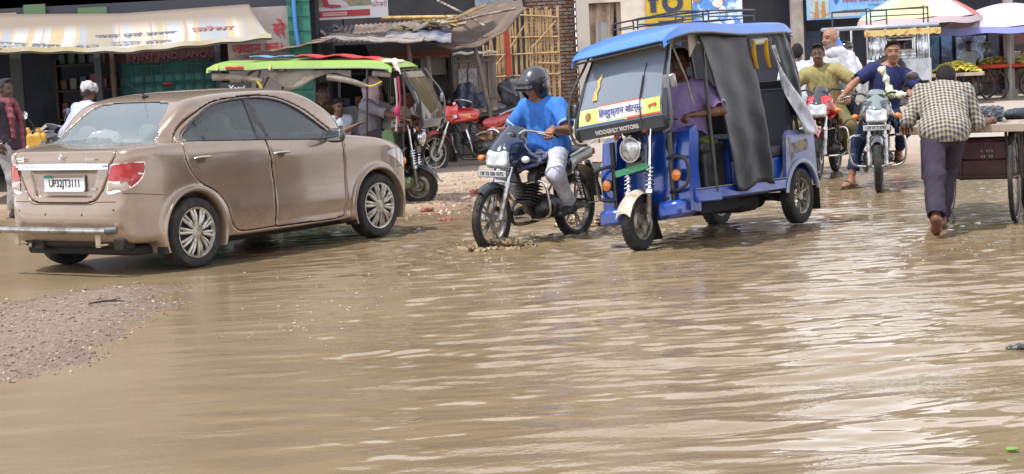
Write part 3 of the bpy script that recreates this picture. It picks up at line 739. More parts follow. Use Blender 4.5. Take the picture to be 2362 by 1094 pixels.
wall(b, 'sign_board', -5.52, -3.80, 27.95, 1.78, 2.10, M('3a1a20', .8, alt='2c1419', vs=2), .05)
text('lettering', 'EVENT AND BANQUET', .13, M('5a3036', .8), b.children[-1], (-4.55, 27.94, 1.86), (1, 0, 0), (0, 0, 1), .002)
nt_ = M('113c3c', .8, alt='1b5a55', vs=2.5, vc=(.4, .65)); wall(b, 'net_screen', -5.32, -3.45, 27.98, 0, 1.78, nt_, .03)
g = MB()
for i in range(14): g.box((-5.32 + i * .14, 27.96, .9), (.010, .01, 1.76))
for i in range(13): g.box((-4.39, 27.955, .05 + i * .14), (1.86, .01, .010))
g.build('net_mesh', M('123b3a', .9), b)
for x, y in ((-4.05, 1.66), (-4.75, 1.42), (-4.3, 1.25)): wall(b, 'net_patch', x, x + .12, 27.95, y, y + .08, M('5a1f25', .8), .01)
for i in range(4):
    for j in range(1):
        g = MB(); g.box((-11 + i * 2.5, 27.97, 4.2 + j * 2.3), (1.1, .08, 1.2)); g.build('window', M('2a3036', .2), b)
rel(b)
# painted wall and green doorway beside it
b = at_base('painted_wall', 'grey wall with red hand-painted Hindi lettering beside the striped awning', 'wall', -3.35, 27.7)
wall(b, 'plaster', -3.78, -2.93, 27.7, 0, 2.46, M('8f8784', .9, alt='a39a96', vs=1.5), .2)
wd = M('a02c34', .7)
text('lettering', 'जवान का।', .185, wd, b, (-3.36, 27.69, 1.895), (1, 0, 0), (.03, 0, 1), .002, bold=.004); text('lettering', 'से', .24, wd, b, (-3.06, 27.69, 2.14), (1, 0, 0), (0, 0, 1), .002, bold=.004)
g = MB(); g.tube([(-3.55, 27.69, 1.77), (-3.4, 27.69, 1.79), (-3.25, 27.69, 1.765), (-3.1, 27.69, 1.785)], .009, 6, smooth=3); g.build('paint_stroke', wd, b); rel(b)
b = at_base('green_screen', 'green net screen with a blue pipe standing right of the painted wall', 'screen', -2.75, 27.6)
wall(b, 'net', -2.92, -2.62, 27.6, 0, 2.9, M('2f6f5e', .8, alt='24594c', vs=6), .08); g = MB(); g.tube([(-2.82, 27.56, 3.0), (-2.82, 27.56, 2.2), (-2.79, 27.56, 1.9)], .028, 10, smooth=3); g.build('pipe', M('3f77b8', .5), b)
g = MB()
for i in range(9): g.box((-2.77, 27.592, 1.3 + i * .2), (.3, .01, .008))
g.build('net_mesh', M('1b4438', .9), b); rel(b)
# the awning: one long sagging sheet of printed flex
awm = M('b9ab9c', .75, bump=.05, bs=8).copy(); t_ = awm.node_tree; pb_ = t_.nodes['Principled BSDF']
tcn = t_.nodes.new('ShaderNodeTexCoord'); sp = t_.nodes.new('ShaderNodeSeparateXYZ'); wv = t_.nodes.new('ShaderNodeTexNoise'); wv.noise_dimensions = '1D'; wv.inputs['Scale'].default_value = 1.9; wv.inputs['Detail'].default_value = 1
rp = t_.nodes.new('ShaderNodeValToRGB'); rp.color_ramp.interpolation = 'CONSTANT'; el = rp.color_ramp.elements; el[0].position = 0; el[0].color = lin('958b7e') + (1,); el[1].position = .40; el[1].color = lin('90949a') + (1,)
for p_, c in ((.46, 'a89a7c'), (.50, 'a8aaaa'), (.55, 'a08c7e'), (.58, 'aea698'), (.63, 'a0a6ac')): q = el.new(p_); q.color = lin(c) + (1,)
cm_ = t_.nodes.new('ShaderNodeMix'); cm_.data_type = 'RGBA'; mr = t_.nodes.new('ShaderNodeMapRange'); mr.inputs['From Min'].default_value = .30; mr.inputs['From Max'].default_value = .17
ad = t_.nodes.new('ShaderNodeMath'); ad.operation = 'MULTIPLY_ADD'; ad.inputs[1].default_value = .75
t_.links.new(tcn.outputs['Object'], sp.inputs[0]); t_.links.new(sp.outputs[2], ad.inputs[0]); t_.links.new(sp.outputs[0], ad.inputs[2]); t_.links.new(ad.outputs[0], wv.inputs['W']); t_.links.new(wv.outputs[0], rp.inputs[0])
t_.links.new(sp.outputs[2], mr.inputs['Value']); cm_.inputs['A'].default_value = lin('7f746a') + (1,); t_.links.new(rp.outputs[0], cm_.inputs['B']); t_.links.new(mr.outputs[0], cm_.inputs['Factor']); t_.links.new(cm_.outputs['Result'], pb_.inputs['Base Color'])
ax_, ay_ = -5, 25.6
aw = thing('awning', 'long pale printed shop awning reaching over the shop front at the top left', 'awning', (ax_, ay_, 2.05), 0)
def awf(u, v):
    xf = -7.6 + u * 4.68; xb = -8.0 + u * 4.55; x = xf * (1 - v) + xb * v
    zf = np.interp(xf, [-7.6, -6.2, -4.7, -2.9], [2.03, 2.02, 1.945, 2.03]); zb = np.interp(xb, [-8, -6.8, -5.2, -3.45], [2.54, 2.54, 2.47, 2.51])
    z = zf * (1 - v) + zb * v - .05 * math.sin(math.pi * v) + .008 * math.sin(u * 60 + v * 4) * (1 - v); y = 25.5 + 2.2 * v
    return (x - ax_, y - ay_, z - 2.05)
g = MB(); g.sheet(awf, 80, 12, .012); sh = g.build('awning_sheet', awm, aw, 180)
g = MB(); g.sheet(lambda u, v: V(*awf(u, 0)) + V(0, -.004, -.02 + .055 * v), 80, 3, .004); g.build('valance', M('b8aa84', .7, alt='c4bfb2', vs=2), aw)
g = MB(); g.tube([V(*awf(u, 0)) + V(0, .03, -.03) for u in np.linspace(0, 1, 30)], .018, 6); g.build('front_rail', M('57524a', .6), aw)
def awtext(s, u, v, size, c, sl=0):
    p = V(*awf(u, v)); e = unit(V(*awf(u + .02, v)) - V(*awf(u - .02, v))); w_ = unit(V(*awf(u, min(v + .1, 1))) - V(*awf(u, v))); n = unit(np.cross(e, w_)); text('lettering', s, size, M(c, .8), sh, p + n * .02, e, w_, .002, bold=.002)
awtext('सरल होटल', .345, .14, .24, '5e6470'); awtext('जल एवं सरल', .64, .44, .22, '5c6272'); awtext('सरल होटल', .66, .18, .22, '74767e'); awtext('जोधा', .86, .42, .30, '94574c'); awtext('RO', .50, .12, .22, '74767e')
# small tarpaulin corner at the left edge
tl = thing('tarpaulin', 'ragged orange and brown tarpaulin corner tied up at the far left edge', 'tarpaulin', (-6.35, 25.2, 1.9))
g = MB(); g.sheet(lambda u, v: (-.55 + .62 * u, -.1 * v, .18 - .04 * u - v * (.52 - .42 * u) + .02 * math.sin(u * 14)), 18, 10, .012); g.build('sheet', M('b98a52', .8, alt='8c5f38', vs=5, bump=.4), tl, 180); g = MB(); g.tube([(-.6, 0, .19), (.09, 0, .145)], .02, 6); g.build('edge_batten', M('b89a6a', .7), tl)
# shed roofs in the middle: rusty corrugated sheets, props and hung sacking
def ripple(x0, x1, Yf, Yb, zf0, zf1, zb0, zb1, amp=.018, pitch=.075, seed=0):
    rs = np.random.RandomState(seed); ph = rs.rand() * 6
    def fn(u, v):
        x = x0 + (x1 - x0) * u; zf = zf0 + (zf1 - zf0) * u; zb = zb0 + (zb1 - zb0) * u
        return (x + .10 * (v - .5) * (rs_ := .0), Yf + (Yb - Yf) * v, zf * (1 - v) + zb * v + amp * math.sin(2 * math.pi * x / pitch) + .02 * math.sin(3 * u + ph) + .015 * math.sin(5 * v + ph))
    return fn
def shed_thing(name, label, cat, x, y, z): return thing(name, label, cat, (x, y, z))
def sheet_obj(name, label, fn, nu, nv, th, mt, org, cat='sheet', group=None):
    g = MB(); g.sheet(lambda u, v: V(*fn(u, v)) - V(*org), nu, nv, th); o = g.build(name, mt, None, 40); o.location = org; return tag(o, label, cat, group)
cor = M('8d7f77', .7, .2, alt='5f4f48', vs=3, vc=(.4, .62)); gr_ = 'roof sheets laid over the roadside shed'
sheet_obj('roof_sheet', 'rusty grey corrugated sheet, broad back one on the roadside shed', ripple(-3.0, -1.0, 28.9, 31.0, 1.96, 1.93, 2.20, 2.22, .010), 120, 10, .006, cor, (-2.1, 30, 2.0), group=gr_)
sheet_obj('roof_sheet', 'thin pink-grey sheet tilting down to the left above the lime green roof', ripple(-3.62, -2.30, 27.2, 28.6, 1.83, 1.99, 1.90, 2.03, .006, .3), 30, 6, .02, M('9a8880', .8, alt='7a5f58', vs=5), (-3, 29, 1.9), group=gr_)
sheet_obj('roof_sheet', 'pale bent sheet at the front edge of the roadside shed', ripple(-2.45, -1.10, 27.2, 28.8, 1.99, 1.88, 2.05, 1.97, .010, .4, 2), 30, 6, .015, M('a39a92', .6, .3, alt='6d625c', vs=5), (-2, 29, 1.95), group=gr_)
sheet_obj('roof_sheet', 'buckled blue-edged sheet heaped with scraps by the sacking canopy', ripple(-1.65, -.72, 28.3, 29.8, 1.98, 1.84, 2.12, 2.10, .011, .20, 4), 30, 8, .015, M('9b9693', .5, .3, alt='5d6a84', vs=4), (-1.2, 29, 1.95), group=gr_)
g = MB(); rs = np.random.RandomState(5)
for k in range(26): g.box((rs.rand() * 1.1 - .5, rs.rand() * .5, rs.rand() * .10 - .0), (.1 + .18 * rs.rand(), .1, .015 + .02 * rs.rand()), ax=tuple(np.linalg.qr(rs.randn(3, 3) * .35 + np.eye(3))[0].T))
o = g.build('scrap_heap', [M('b0aaa0', .8, alt='a08a58', vs=3), ], None); o.location = (-1.15, 28.9, 2.08); tag(o, 'heap of torn plastic and card scraps on the shed roof', 'scrap', kind='stuff')
g = MB(); rs = np.random.RandomState(9)
for k in range(22): g.box((rs.rand() * .5 - .25, rs.rand() * .4, rs.rand() * .12), (.10, .1, .02), ax=tuple(np.linalg.qr(rs.randn(3, 3) * .5 + np.eye(3))[0].T))
o = g.build('rag_heap', M('8a8782', .8, alt='4a5260', vs=5), None); o.location = (-2.5, 28.7, 2.03); tag(o, 'heap of grey rags beside the clay pot on the shed', 'rags', kind='stuff')
o = None; T = Field((-.30, -.2, -.2), (.30, .2, .25), .014); T.ell((-.02, 0, -.02), (.12, .12, .07)).ell((-.06, 0, .05), (.10, .1, .06), k=.03).ell((.07, 0, -.0), (.12, .10, .05), k=.03).ell((-.06, 0, .10), (.05, .05, .05), k=.03)
o = fbuild(T, 'clay_pots', M('b98458', .8, alt='9a6a44', vs=8)); o.location = (-3.05, 28.6, 2.02); tag(o, 'stack of orange clay lumps at the left end of the shed roof', 'clay pots')
# sacking canopy
def canopy(u, v):
    x = -1.05 + u * 1.38; zt = 2.12 + .22 * math.sin(u * 2.0) + .0; zb = np.interp(u, [0, .3, .55, .8, 1], [1.86, 1.76, 1.80, 1.98, 2.26])
    return (x, 28.6 + 1.9 * v ** .8 - .25 * u * (1 - v), (zt + .12 * u) * v + zb * (1 - v) - .16 * math.sin(math.pi * v) * math.sin(math.pi * min(u * 1.1, 1)) + .012 * math.sin(u * 22 + v * 4))
sheet_obj('sacking_canopy', 'sagging brown sacking canopy stretched over bamboo at the right of the shed', canopy, 50, 20, .02, M('5c4e46', .95, alt='6f6054', vs=4, bump=.3, bs=30), (-.4, 29.5, 2.0), 'canopy')
pg = 'props of the roadside shed'
for a, b_, r_, lb in (((940, 97, 28.8), (965, 330, 28.8), .035, 'grey prop of the shed standing behind the lime green rickshaw'), ((1094, 105, 28.9), (1135, 290, 28.9), .032, 'slanting grey prop under the sacking canopy'), ((1118, 60, 28.9), (1010, 2, 31), .02, 'bare pole sloping up from the canopy towards the black wall'), ((985, 130, 28.9), (1003, 320, 28.9), .04, 'dark thick prop left of the wooden kiosk'), ((1190, 20, 28.6), (1045, 52, 29.5), .018, 'white rod along the top edge of the sacking canopy')):
    p, q = V(*P(*a)), V(*P(*b_)); g = MB(); g.tube([p - p, (q - p) / 2 + V(.01, 0, .01), q - p], r_, 8); o = g.build('pole', M('6c6058' if r_ > .025 else '9a8e80', .8, alt='4b423c', vs=5), None); o.location = p; tag(o, lb, 'pole')
for a, b_, r_, lb, c in (((880, 42, 31), (1260, 68, 31), .03, 'long pale bamboo lying along the top of the shed from the red sign', 'c9a868'), ((1005, 62, 29.3), (1120, 12, 29.6), .022, 'bamboo rafter rising over the sacking canopy', 'c0a070')):
    p, q = V(*P(*a)), V(*P(*b_)); q = q if a[1] != 42 else V(*P(1125, 38, 31)); g = MB(); g.tube([p - p, q - p], r_, 8); o = g.build('bamboo_pole', M(c, .6, alt='a08450', vs=9), None); o.location = p; tag(o, lb, 'bamboo')
g = MB()
g.box((0, 0, 0), (3.4, 1.6, .03))
for x, z, w_, h_ in ((-1.2, -.9, .9, 1.7),): pass
o = thing('shed_stall', 'dark roadside stall frame with shelves under the rusty sheets', 'stall', (-2.3, 30.4, 0))
g = MB(); g.box((0, .9, .95), (2.9, .05, 1.9)); g.box((1.5, .3, .95), (.05, 1.2, 1.9)); g.build('stall_wall', M('1e1c1e', .9, alt='2a2524', vs=3), o)
g = MB(); g.box((0, .3, .95), (2.8, .9, .04)); g.box((0, .3, 1.45), (2.8, .7, .03)); g.build('shelf', M('3a2e28', .8), o)
g = MB(); g.box((1.1, -.3, 1.72), (.9, .06, .07), rz=0); g.box((.2, -.35, 1.66), (2.6, .05, .05)); g.build('beam', M('6a3d2c', .7), o)
rs = np.random.RandomState(3)
for k in range(16): g = MB(); g.box((-1.3 + k * .17, .1 + .1 * rs.rand(), 1.02 + .03 * rs.rand()), (.10, .1, .10 + .12 * rs.rand()), b=.01); g.build('jar', M(['5a4030', '6d6a62', '3d4a58', '7a3d33', '55523a'][k % 5], .5), o)
g = MB(); g.box((1.25, -.2, 1.55), (.38, .02, .34)); g.build('hung_panel', M('6f6a5e', .8), o)
# kiosk of weathered boards
k = thing('wooden_kiosk', 'weathered grey plank kiosk with a tin lid between the shed and the bamboo screen', 'kiosk', (-.62, 31, 0))
wdm = M('7d736b', .85, alt='968b80', vs=2.5, stretch=(6, 1, .6), bump=.3, bs=30)
for i in range(7): g = MB(); g.box((-.43 + .145 * i, .0 + .008 * (i % 2), .82), (.135, .03, 1.62), b=.004); g.build('plank', wdm, k)
g = MB(); g.box((0, .35, .82), (.98, .66, 1.60)); g.build('body', wdm, k); g = MB(); g.box((0, -.03, .99), (1.0, .03, .04)); g.box((0, -.03, 1.56), (1.0, .03, .05)); g.build('batten', M('7d7268', .8), k)
g = MB(); g.sheet(lambda u, v: (-.56 + 1.1 * u, -.22 + 1.1 * v, 1.67 + .03 * v + .012 * math.sin(u * 30) - .03 * (u < .2)), 30, 4, .01); g.build('lid', M('a5a39c', .5, .5, alt='7c756c', vs=5), k)
for x in (-.02, .14): g = MB(); g.box((x, -.025, 1.30), (.13, .006, .28)); po = g.build('poster', M('b9b7b2', .8, alt='8f8d8a', vs=18), k)
g = MB(); g.box((-.72, -.1, 1.0), (.3, .3, 1.3)); g.build('side_rack', M('7e8a92', .6, alt='4a5058', vs=5), k)
# cloth bundle on a sack, backpack
T = Field((-.40, -.3, -.62), (.40, .3, .42), .016); T.ell((-.10, 0, .12), (.17, .15, .22)).ell((.08, 0, .12), (.15, .14, .15), k=.05).cap((-.15, 0, .0), (-.26, 0, -.35), .10, .05, k=.06).ell((-.02, .05, .32), (.08, .08, .06), k=.04).fold(.016, 22, 7)
o = fbuild(T, 'cloth_bundle', M('363a48', .9, alt='525a6e', vs=12, bump=.5, bs=12)); o.location = (-.52, 30.2, .86); tag(o, 'dark blue clothes piled on a sack beside the parked red motorcycle', 'clothes')
T = Field((-.35, -.3, -.7), (.35, .3, .35), .016); T.ell((0, 0, -.30), (.17, .17, .28)).ell((.06, -.05, .02), (.12, .12, .17), k=.05).ell((-.05, 0, .0), (.14, .12, .16), k=.05).fold(.008, 14, 2)
o = fbuild(T, 'sack', M('a8976c', .9, alt='8c7a54', vs=4, bump=.3)); o.location = (-.36, 30.35, .42); tag(o, 'pale tan sack leaning behind the parked red motorcycle', 'sack')
T = Field((-.3, -.3, -.4), (.3, .3, .35), .014); T.box((0, 0, 0), (.38, .22, .42), .09, (unit((1, 0, .25)), V(0, 1, 0), unit((-.25, 0, 1)))).box((-.05, -.12, -.08), (.24, .10, .20), .05, k=.02).cap((-.10, 0, .2), (.05, 0, .27), .02, k=.02).ell((.02, 0, -.22), (.16, .13, .10), k=.04).fold(.006, 22, 4)
o = thing('backpack', 'bulging dark grey backpack strapped behind the seat of a parked motorcycle', 'backpack', (.10, 31.6, 1.02)); fbuild(T, 'bag', M('43464a', .7, alt='5c6066', vs=6, bump=.4), o)
g = MB(); g.tube([(-.15, -.19, .12), (.1, -.19, -.05)], .02, 6, flat=.4); g.tube([(.12, -.16, .2), (.16, -.18, -.15)], .018, 6); g.build('strap', M('777b80', .7), o)
# bamboo lattice
bf = thing('bamboo_screen', 'tall yellow bamboo lattice screen standing in front of the brick wall', 'fence', (.35, 35, 0))
bm_ = M('b09468', .65, alt='967a50', vs=7, stretch=(1, 1, .4)); rs = np.random.RandomState(4)
for i in range(34):
    x = -.66 + i * .0385 + .012 * rs.randn(); z1 = 2.30 + .12 * rs.rand() if x > -.1 else 1.75 + .25 * rs.rand() + .8 * max(0, (x + .66)) ; z0 = .05
    g = MB(); g.tube([(x, .03 * rs.rand(), z0), (x + .02 * rs.randn(), 0, 1.0), (x + .03 * rs.randn(), 0, z1)], .015 + .005 * rs.rand(), 6, smooth=2); g.build('upright', bm_, bf)
for z, x0, x1 in ((.62, -.7, .12), (.98, -.72, .15), (1.25, -.7, .72), (1.62, -.7, .70), (1.92, -.2, .70), (2.28, -.25, .74), (.40, -.7, .1), (1.42, .25, .74)): g = MB(); g.tube([(x0, -.03, z + .02 * rs.randn()), (min(x1, .64), -.03, z + .03 * rs.randn())], .015, 6); g.build('rail', bm_, bf)
for a, b_ in (((-.65, 1.25), (-.2, 1.75)), ((-.2, 1.75), (.05, 2.1)), ((.15, 1.7), (.6, 2.15)), ((-.65, 1.15), (-.3, .9)), ((-.68, .75), (-.35, .5))): g = MB(); g.tube([(a[0], -.06, a[1]), (b_[0], -.06, b_[1])], .014, 6); g.build('brace', bm_, bf)
o = thing('red_post', 'straight rust-red post standing against the bamboo screen', 'post', (.10, 34.7, 0)); g = MB(); g.box((0, 0, 1.15), (.10, .06, 2.1), b=.008, ax=(unit((1, 0, .03)), V(0, 1, 0), unit((-.03, 0, 1)))); g.build('post', M('9a3322', .6, alt='7c2a1e', vs=5), o); g = MB(); g.box((0, 0, .05), (.2, .16, .1), b=.01); g.build('foot', M('8c8378', .9), o)
# black wall and red sign behind the shed
b = at_base('black_building', 'black boarded wall rising behind the roadside shed', 'building', -1.4, 44)
wall(b, 'wall', -7.5, .55, 44, 0, 16.6, M('26262d', .8, alt='1d1d23', vs=2), .5); wall(b, 'ledge', -2.2, .2, 43.7, 2.28, 2.36, M('9a8a6a', .7), .3)  # height out of view added so the water mirrors dark instead of sky
g = MB()
for i in range(22): g.box((-1.95 + i * .10, 43.68, 2.20), (.05, .03, .10))
g.build('ledge_brackets', M('b0a27c', .8), b)
wall(b, 'grey_panel', -.55, .30, 43.85, 2.45, 3.3, M('7d8890', .5, alt='5c666e', vs=3), .1); wall(b, 'parapet', -7.6, .6, 43.9, 16.6, 16.9, M('57524c', .9), .7); rel(b)
s_ = thing('hanging_sign', 'white-edged red sign with a rounded corner hanging above the shed', 'sign', (-2.25, 28.9, 2.42))
def rsh(x0, x1, z0, z1, r, Y, name, mt, par, th=.01):
    pts = [(x0 + r - r * math.cos(a), z0 + r - r * math.sin(a)) for a in np.linspace(0, math.pi / 2, 6)] + [(x1, z0), (x1, z1), (x0, z1)]
    g = MB(); g.prism(pts, lambda u, v, w: (u, Y - w, v), 0, th); return g.build(name, mt, par, smooth=False)
rsh(-.65, .64, -.16, .55, .04, 0, 'board', M('c4c2c4', .4), s_, .04); wall(s_, 'picture', -.60, .40, -.045, 0.02, .5, M('a08474', .5, alt='5f7a5c', vs=3), .004); wall(s_, 'red_band', -.60, .38, -.052, -.125, -.035, M('a02630', .5), .008)
wall(s_, 'name_plate', -.30, .05, -.056, -.108, -.058, M('c9a3a3', .5), .003); text('lettering', 'ROHIT ENTERPRISES', .035, M('a83a40', .5), s_, (-.125, -.058, -.083), (1, 0, 0), (0, 0, 1), .001)
g = MB(); g.prism([(-.30, .14), (-.20, .03), (-.02, .02), (.10, .01), (.04, .08), (-.05, .12), (-.06, .3), (-.3, .3)], lambda u, v, w: (u, -.048 - w, v), 0, .004); g.build('picture_motif', M('c6bcbc', .5), s_)
g = MB(); g.prism([(-.30, .16), (-.26, .02), (-.16, .0), (-.02, .01), (-.04, .04), (-.2, .06), (-.24, .2)], lambda u, v, w: (u, -.053 - w, v), 0, .004); g.build('picture_motif', M('a32e38', .5), s_)
for i, tx in enumerate(('फोन', 'मो')):
    for j in range(3): text('lettering', tx, .10, M('a05060', .5), s_, (.48 + i * .11, -.045, .02 + j * .12), (1, 0, 0), (0, 0, 1), .001)
# brick wall with laid bricks in relief
bw = at_base('brick_wall', 'rough red brick wall between the bamboo screen and the white doorway', 'wall', 1.05, 45.7)
brm = M('8c6656', .9, alt='a8988c', vs=5, vc=(.40, .62), bump=.3, bs=25); g = MB(); rs = np.random.RandomState(2)
for j in range(40):
    for i in range(6):
        x = .47 + i * .235 + (.115 if j % 2 else 0); g.box((min(x, 1.66), 45.66 - .015 * rs.rand(), .06 + j * .082), (.215, .12, .062 + .004 * rs.randn()), b=.004) if x < 1.70 else None
g.build('bricks', brm, bw); wall(bw, 'mortar', .35, 1.68, 45.66, 0, 15.8, M('978a7c', .95, alt='83776a', vs=6), .4); wall(bw, 'crumbled_plaster', .36, .95, 45.62, .0, .35, M('a39684', .95), .05); rel(bw)  # mortar wall carried unseen above the bricks to block sky from the water's mirror
# white building with a curtained doorway
wb = at_base('white_building', 'cream-white building with a cloth hung in its doorway', 'building', 2.5, 45.2)
CW = M('cfc6ba', .85, alt='bdb3a6', vs=1.2, bump=.05)
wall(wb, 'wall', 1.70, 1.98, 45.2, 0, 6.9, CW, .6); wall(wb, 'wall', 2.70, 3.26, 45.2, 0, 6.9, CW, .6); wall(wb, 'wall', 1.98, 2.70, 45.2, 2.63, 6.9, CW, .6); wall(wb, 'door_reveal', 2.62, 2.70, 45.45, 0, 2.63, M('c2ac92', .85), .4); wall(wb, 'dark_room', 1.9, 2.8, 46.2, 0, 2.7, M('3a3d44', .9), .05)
g = MB(); g.sheet(lambda u, v: (1.99 + .60 * u - .20 * (1 - v) * u, 45.5 + .04 * math.sin(u * 14), .55 + 2.08 * v), 26, 8, .01); co_ = g.build('door_cloth', M('b7a794', .9, alt='8d7064', vs=1.6, bump=.3), wb, 180)
g = MB(); g.sheet(lambda u, v: (2.14 + .26 * u - .03 * (1 - v), 45.43 + .03 * math.sin(u * 9), 1.45 + .75 * v), 12, 5, .008); g.build('hung_shirt', M('a5a5a4', .9), wb, 180); g = MB(); g.sheet(lambda u, v: (2.14 + .28 * u - .02 * (1 - v), 45.44 + .03 * math.sin(u * 9), 1.0 + .45 * v), 12, 5, .008); g.build('hung_cloth', M('8c6a68', .9), wb, 180)
wall(wb, 'unseen_upper_storey', 1.68, 3.30, 45.3, 6.9, 16.4, M('6d6660', .9, alt='5c5650', vs=1), .9); wall(wb, 'cornice', 1.66, 3.3, 45.0, 6.9, 7.1, CW, .9); rel(wb)  # unseen top raised and darkened to shape what the flood water reflects
# shop row with signs
sr = at_base('shop_row', 'row of dark shop fronts behind the tempo and fruit carts', 'building', 7, 45.6)
wall(sr, 'shop_shade', 3.26, 7.0, 46.2, 0, 2.7, M('1a1d28', .5, alt='262a3a', vs=1.5), .2); wall(sr, 'shop_dark', 7.0, 13.5, 47.2, 0, 2.6, M('171a22', .5, alt='2a3040', vs=.9, vc=(.45, .6)), .2)  # flat dark walls stand for the shade inside the open shops
uw = M('6b6660', .9, alt='57534e', vs=1); wall(sr, 'unseen_upper_wall', 3.32, 6.6, 46.0, 2.66, 16.0, uw, .5); wall(sr, 'unseen_upper_wall', 6.6, 10.4, 46.02, 2.66, 8.5, uw, .5); wall(sr, 'unseen_upper_wall', 10.4, 18, 46.0, 2.66, 15.0, M('5a6050', .9, alt='454c3c', vs=1), .5)  # unseen fronts shaped for the water's reflections, the greenish one standing for trees
for x0, x1, z0, z1, c in ((7.05, 7.45, 1.1, 1.75, '3a4a66'), (7.55, 8.0, .9, 1.7, '2d3346'), (9.9, 10.2, .6, 1.5, '3a6a8c'), (10.25, 10.5, .6, 1.5, '56719c'), (10.6, 11.3, .55, 1.45, '8190a8'), (11.35, 11.6, .7, 1.9, '26282e'), (11.7, 12.6, 1.1, 1.45, '6a3b38')): wall(sr, 'display', x0, x1, 46.9, z0, z1, M(c, .5, alt='2a3040', vs=3), .1)
wall(sr, 'brown_curtain', 11.75, 13, 46.6, 0, 1.2, M('3c322e', .8), .1); rel(sr)
for px_, w_, Y_, lb in ((6.66, .26, 45.3, 'pale concrete pillar left of the blue sign board'), (11.25, .16, 44.6, 'slanting grey pole behind the white umbrella')):
    o = thing('pillar', lb, 'pillar', (px_, Y_, 0)); g = MB(); g.box((0, 0, 3.2), (w_, .3, 6.4), b=.01); g.build('shaft', M('a39b92', .9, alt='8a8279', vs=1.5, bump=.2), o); g = MB(); g.box((0, 0, .12), (w_ + .1, .4, .24), b=.01); g.build('plinth', M('8f877e', .9), o)
# yellow board
yb = thing('yellow_sign', 'big yellow sign with dark blue letters IO behind the blue rickshaw', 'sign', (3.78, 45.1, 2.35)); wall(yb, 'board', -.52, .50, 0, -.55, .6, M('c2a21c', .5, alt='b0921a', vs=2), .06)
ny = M('2b3350', .5)
g = MB(); g.lathe([(.12, -.012), (.235, -.012), (.235, .004), (.12, .004)], (.08, -.008, .20), (0, 1, 0), 40, closed=True); g.build('letter_o', ny, yb); wall(yb, 'letter_i', -.42, -.29, -.02, .0, .6, ny, .02); wall(yb, 'letter_foot', -.47, -.24, -.022, .26, .34, ny, .02)
text('lettering', 'TED', .24, ny, yb, (-.02, -.01, -.30), (1, 0, 0), (0, 0, 1), .004, bold=.012)
pb = thing('poster_board', 'blue, white and red picture poster right of the yellow sign', 'poster', (4.86, 45.1, 2.35)); wall(pb, 'board', -.56, .56, 0, -.5, .6, M('4f86c8', .5, alt='c6d6e6', vs=3.2, vc=(.48, .56)), .05)
rs = np.random.RandomState(8)
for k_ in range(9): g = MB(); c = (rs.rand() * .9 - .45, rs.rand() * .8 - .35); g.prism(spline([(c[0] + (.06 + .09 * rs.rand()) * math.cos(a), c[1] + (.05 + .10 * rs.rand()) * math.sin(a)) for a in np.linspace(0, 6.28, 7)[:-1]], 3, True), lambda u, v, w: (u, -.004 - w, v), 0, .004 + .001 * k_); g.build('picture_shape', M(['b8423c', 'd5cdc4', 'a06a60', 'e0e4ea', '3f68b0'][k_ % 5], .5), pb)
bb = thing('blue_sign_board', 'pale blue shop sign board with red heading above the dark shop', 'sign', (8.15, 45.0, 2.28)); wall(bb, 'board', -1.30, 1.35, 0, -.28, .55, M('6fa0d4', .5, alt='86b2de', vs=2), .06); wall(bb, 'photo_panel', -1.24, -.80, -.012, -.25, .5, M('9cb4b4', .5, alt='b07a4a', vs=5, vc=(.5, .58)), .01)
g = MB()
for x_, c in ((-1.08, 0), (-.93, 0)): g.box((x_, -.016, -.05), (.09, .01, .36), b=.004, taper=.6)
g.build('picture_figures', M('a87848', .6), bb); text('lettering', 'HARI OM COMMUNICATION', .17, M('93384a', .5), bb, (.42, -.004, .135), (1, 0, 0), (0, 0, 1), .003, bold=.006, squash=.82); text('lettering', 'all kinds of mobile repairing', .075, M('4f7890', .5), bb, (.50, -.004, -.0), (1, 0, 0), (0, 0, 1), .003)
text('lettering', 'main road, near bus stand', .05, M('4a5a70', .5), bb, (-.25, -.004, -.10), (1, 0, 0), (0, 0, 1), .003); wall(bb, 'card_strip', -.74, -.10, -.01, -.235, -.145, M('b0b4bc', .5, alt='c08a6a', vs=9, vc=(.55, .6)), .006); g = MB(); g.prism([(-.70, .14), (-.58, .14), (-.64, .03)], lambda u, v, w: (u, -.002 - w, v), 0, .006); g.build('logo', M('2f4fa0', .5), bb)
o = thing('round_sign', 'round blue-rimmed sign at the top right corner', 'sign', (12.05, 45.5, 1.93)); g = MB(); g.lathe([(.002, -.02), (.24, -.02), (.26, .02), (.002, .02)], (0, 0, 0), (0, 1, 0), 32); g.build('disc', M('4f7fb8', .5), o); g = MB(); g.lathe([(.002, -.024), (.17, -.024), (.17, .0)], (0, 0, 0), (0, 1, 0), 32); g.build('face', M('b8c2cc', .5), o); g = MB(); g.box((.02, -.03, 0), (.3, .01, .05)); g.build('bar', M('a88a5a', .5), o)
# concrete slabs over the drain along the far side
for i in range(7):
    x = .7 + i * .52 + .03 * rs.rand(); o = thing('drain_slab', 'loose concrete slab of the drain cover, number in row unseen', 'slab', (x, 33.6 - i * .12, .05), -6 + 4 * rs.rand()); break
for o in [o]: 
    for c in list(o.children): bpy.data.objects.remove(c)
    bpy.data.objects.remove(o)
g = MB()
for i in range(12): g.box((i * .56 - 3.0, -.05 * i + .02 * rs.randn(), .0 + .02 * rs.rand()), (.52, .75, .16), rz=-5 + 3 * rs.randn(), b=.012)
o = g.build('pavement', M('b5a797', .9, alt='9a8c7c', vs=4, bump=.3), None); o.location = (3.2, 34.2, .05); o['kind'] = 'structure'

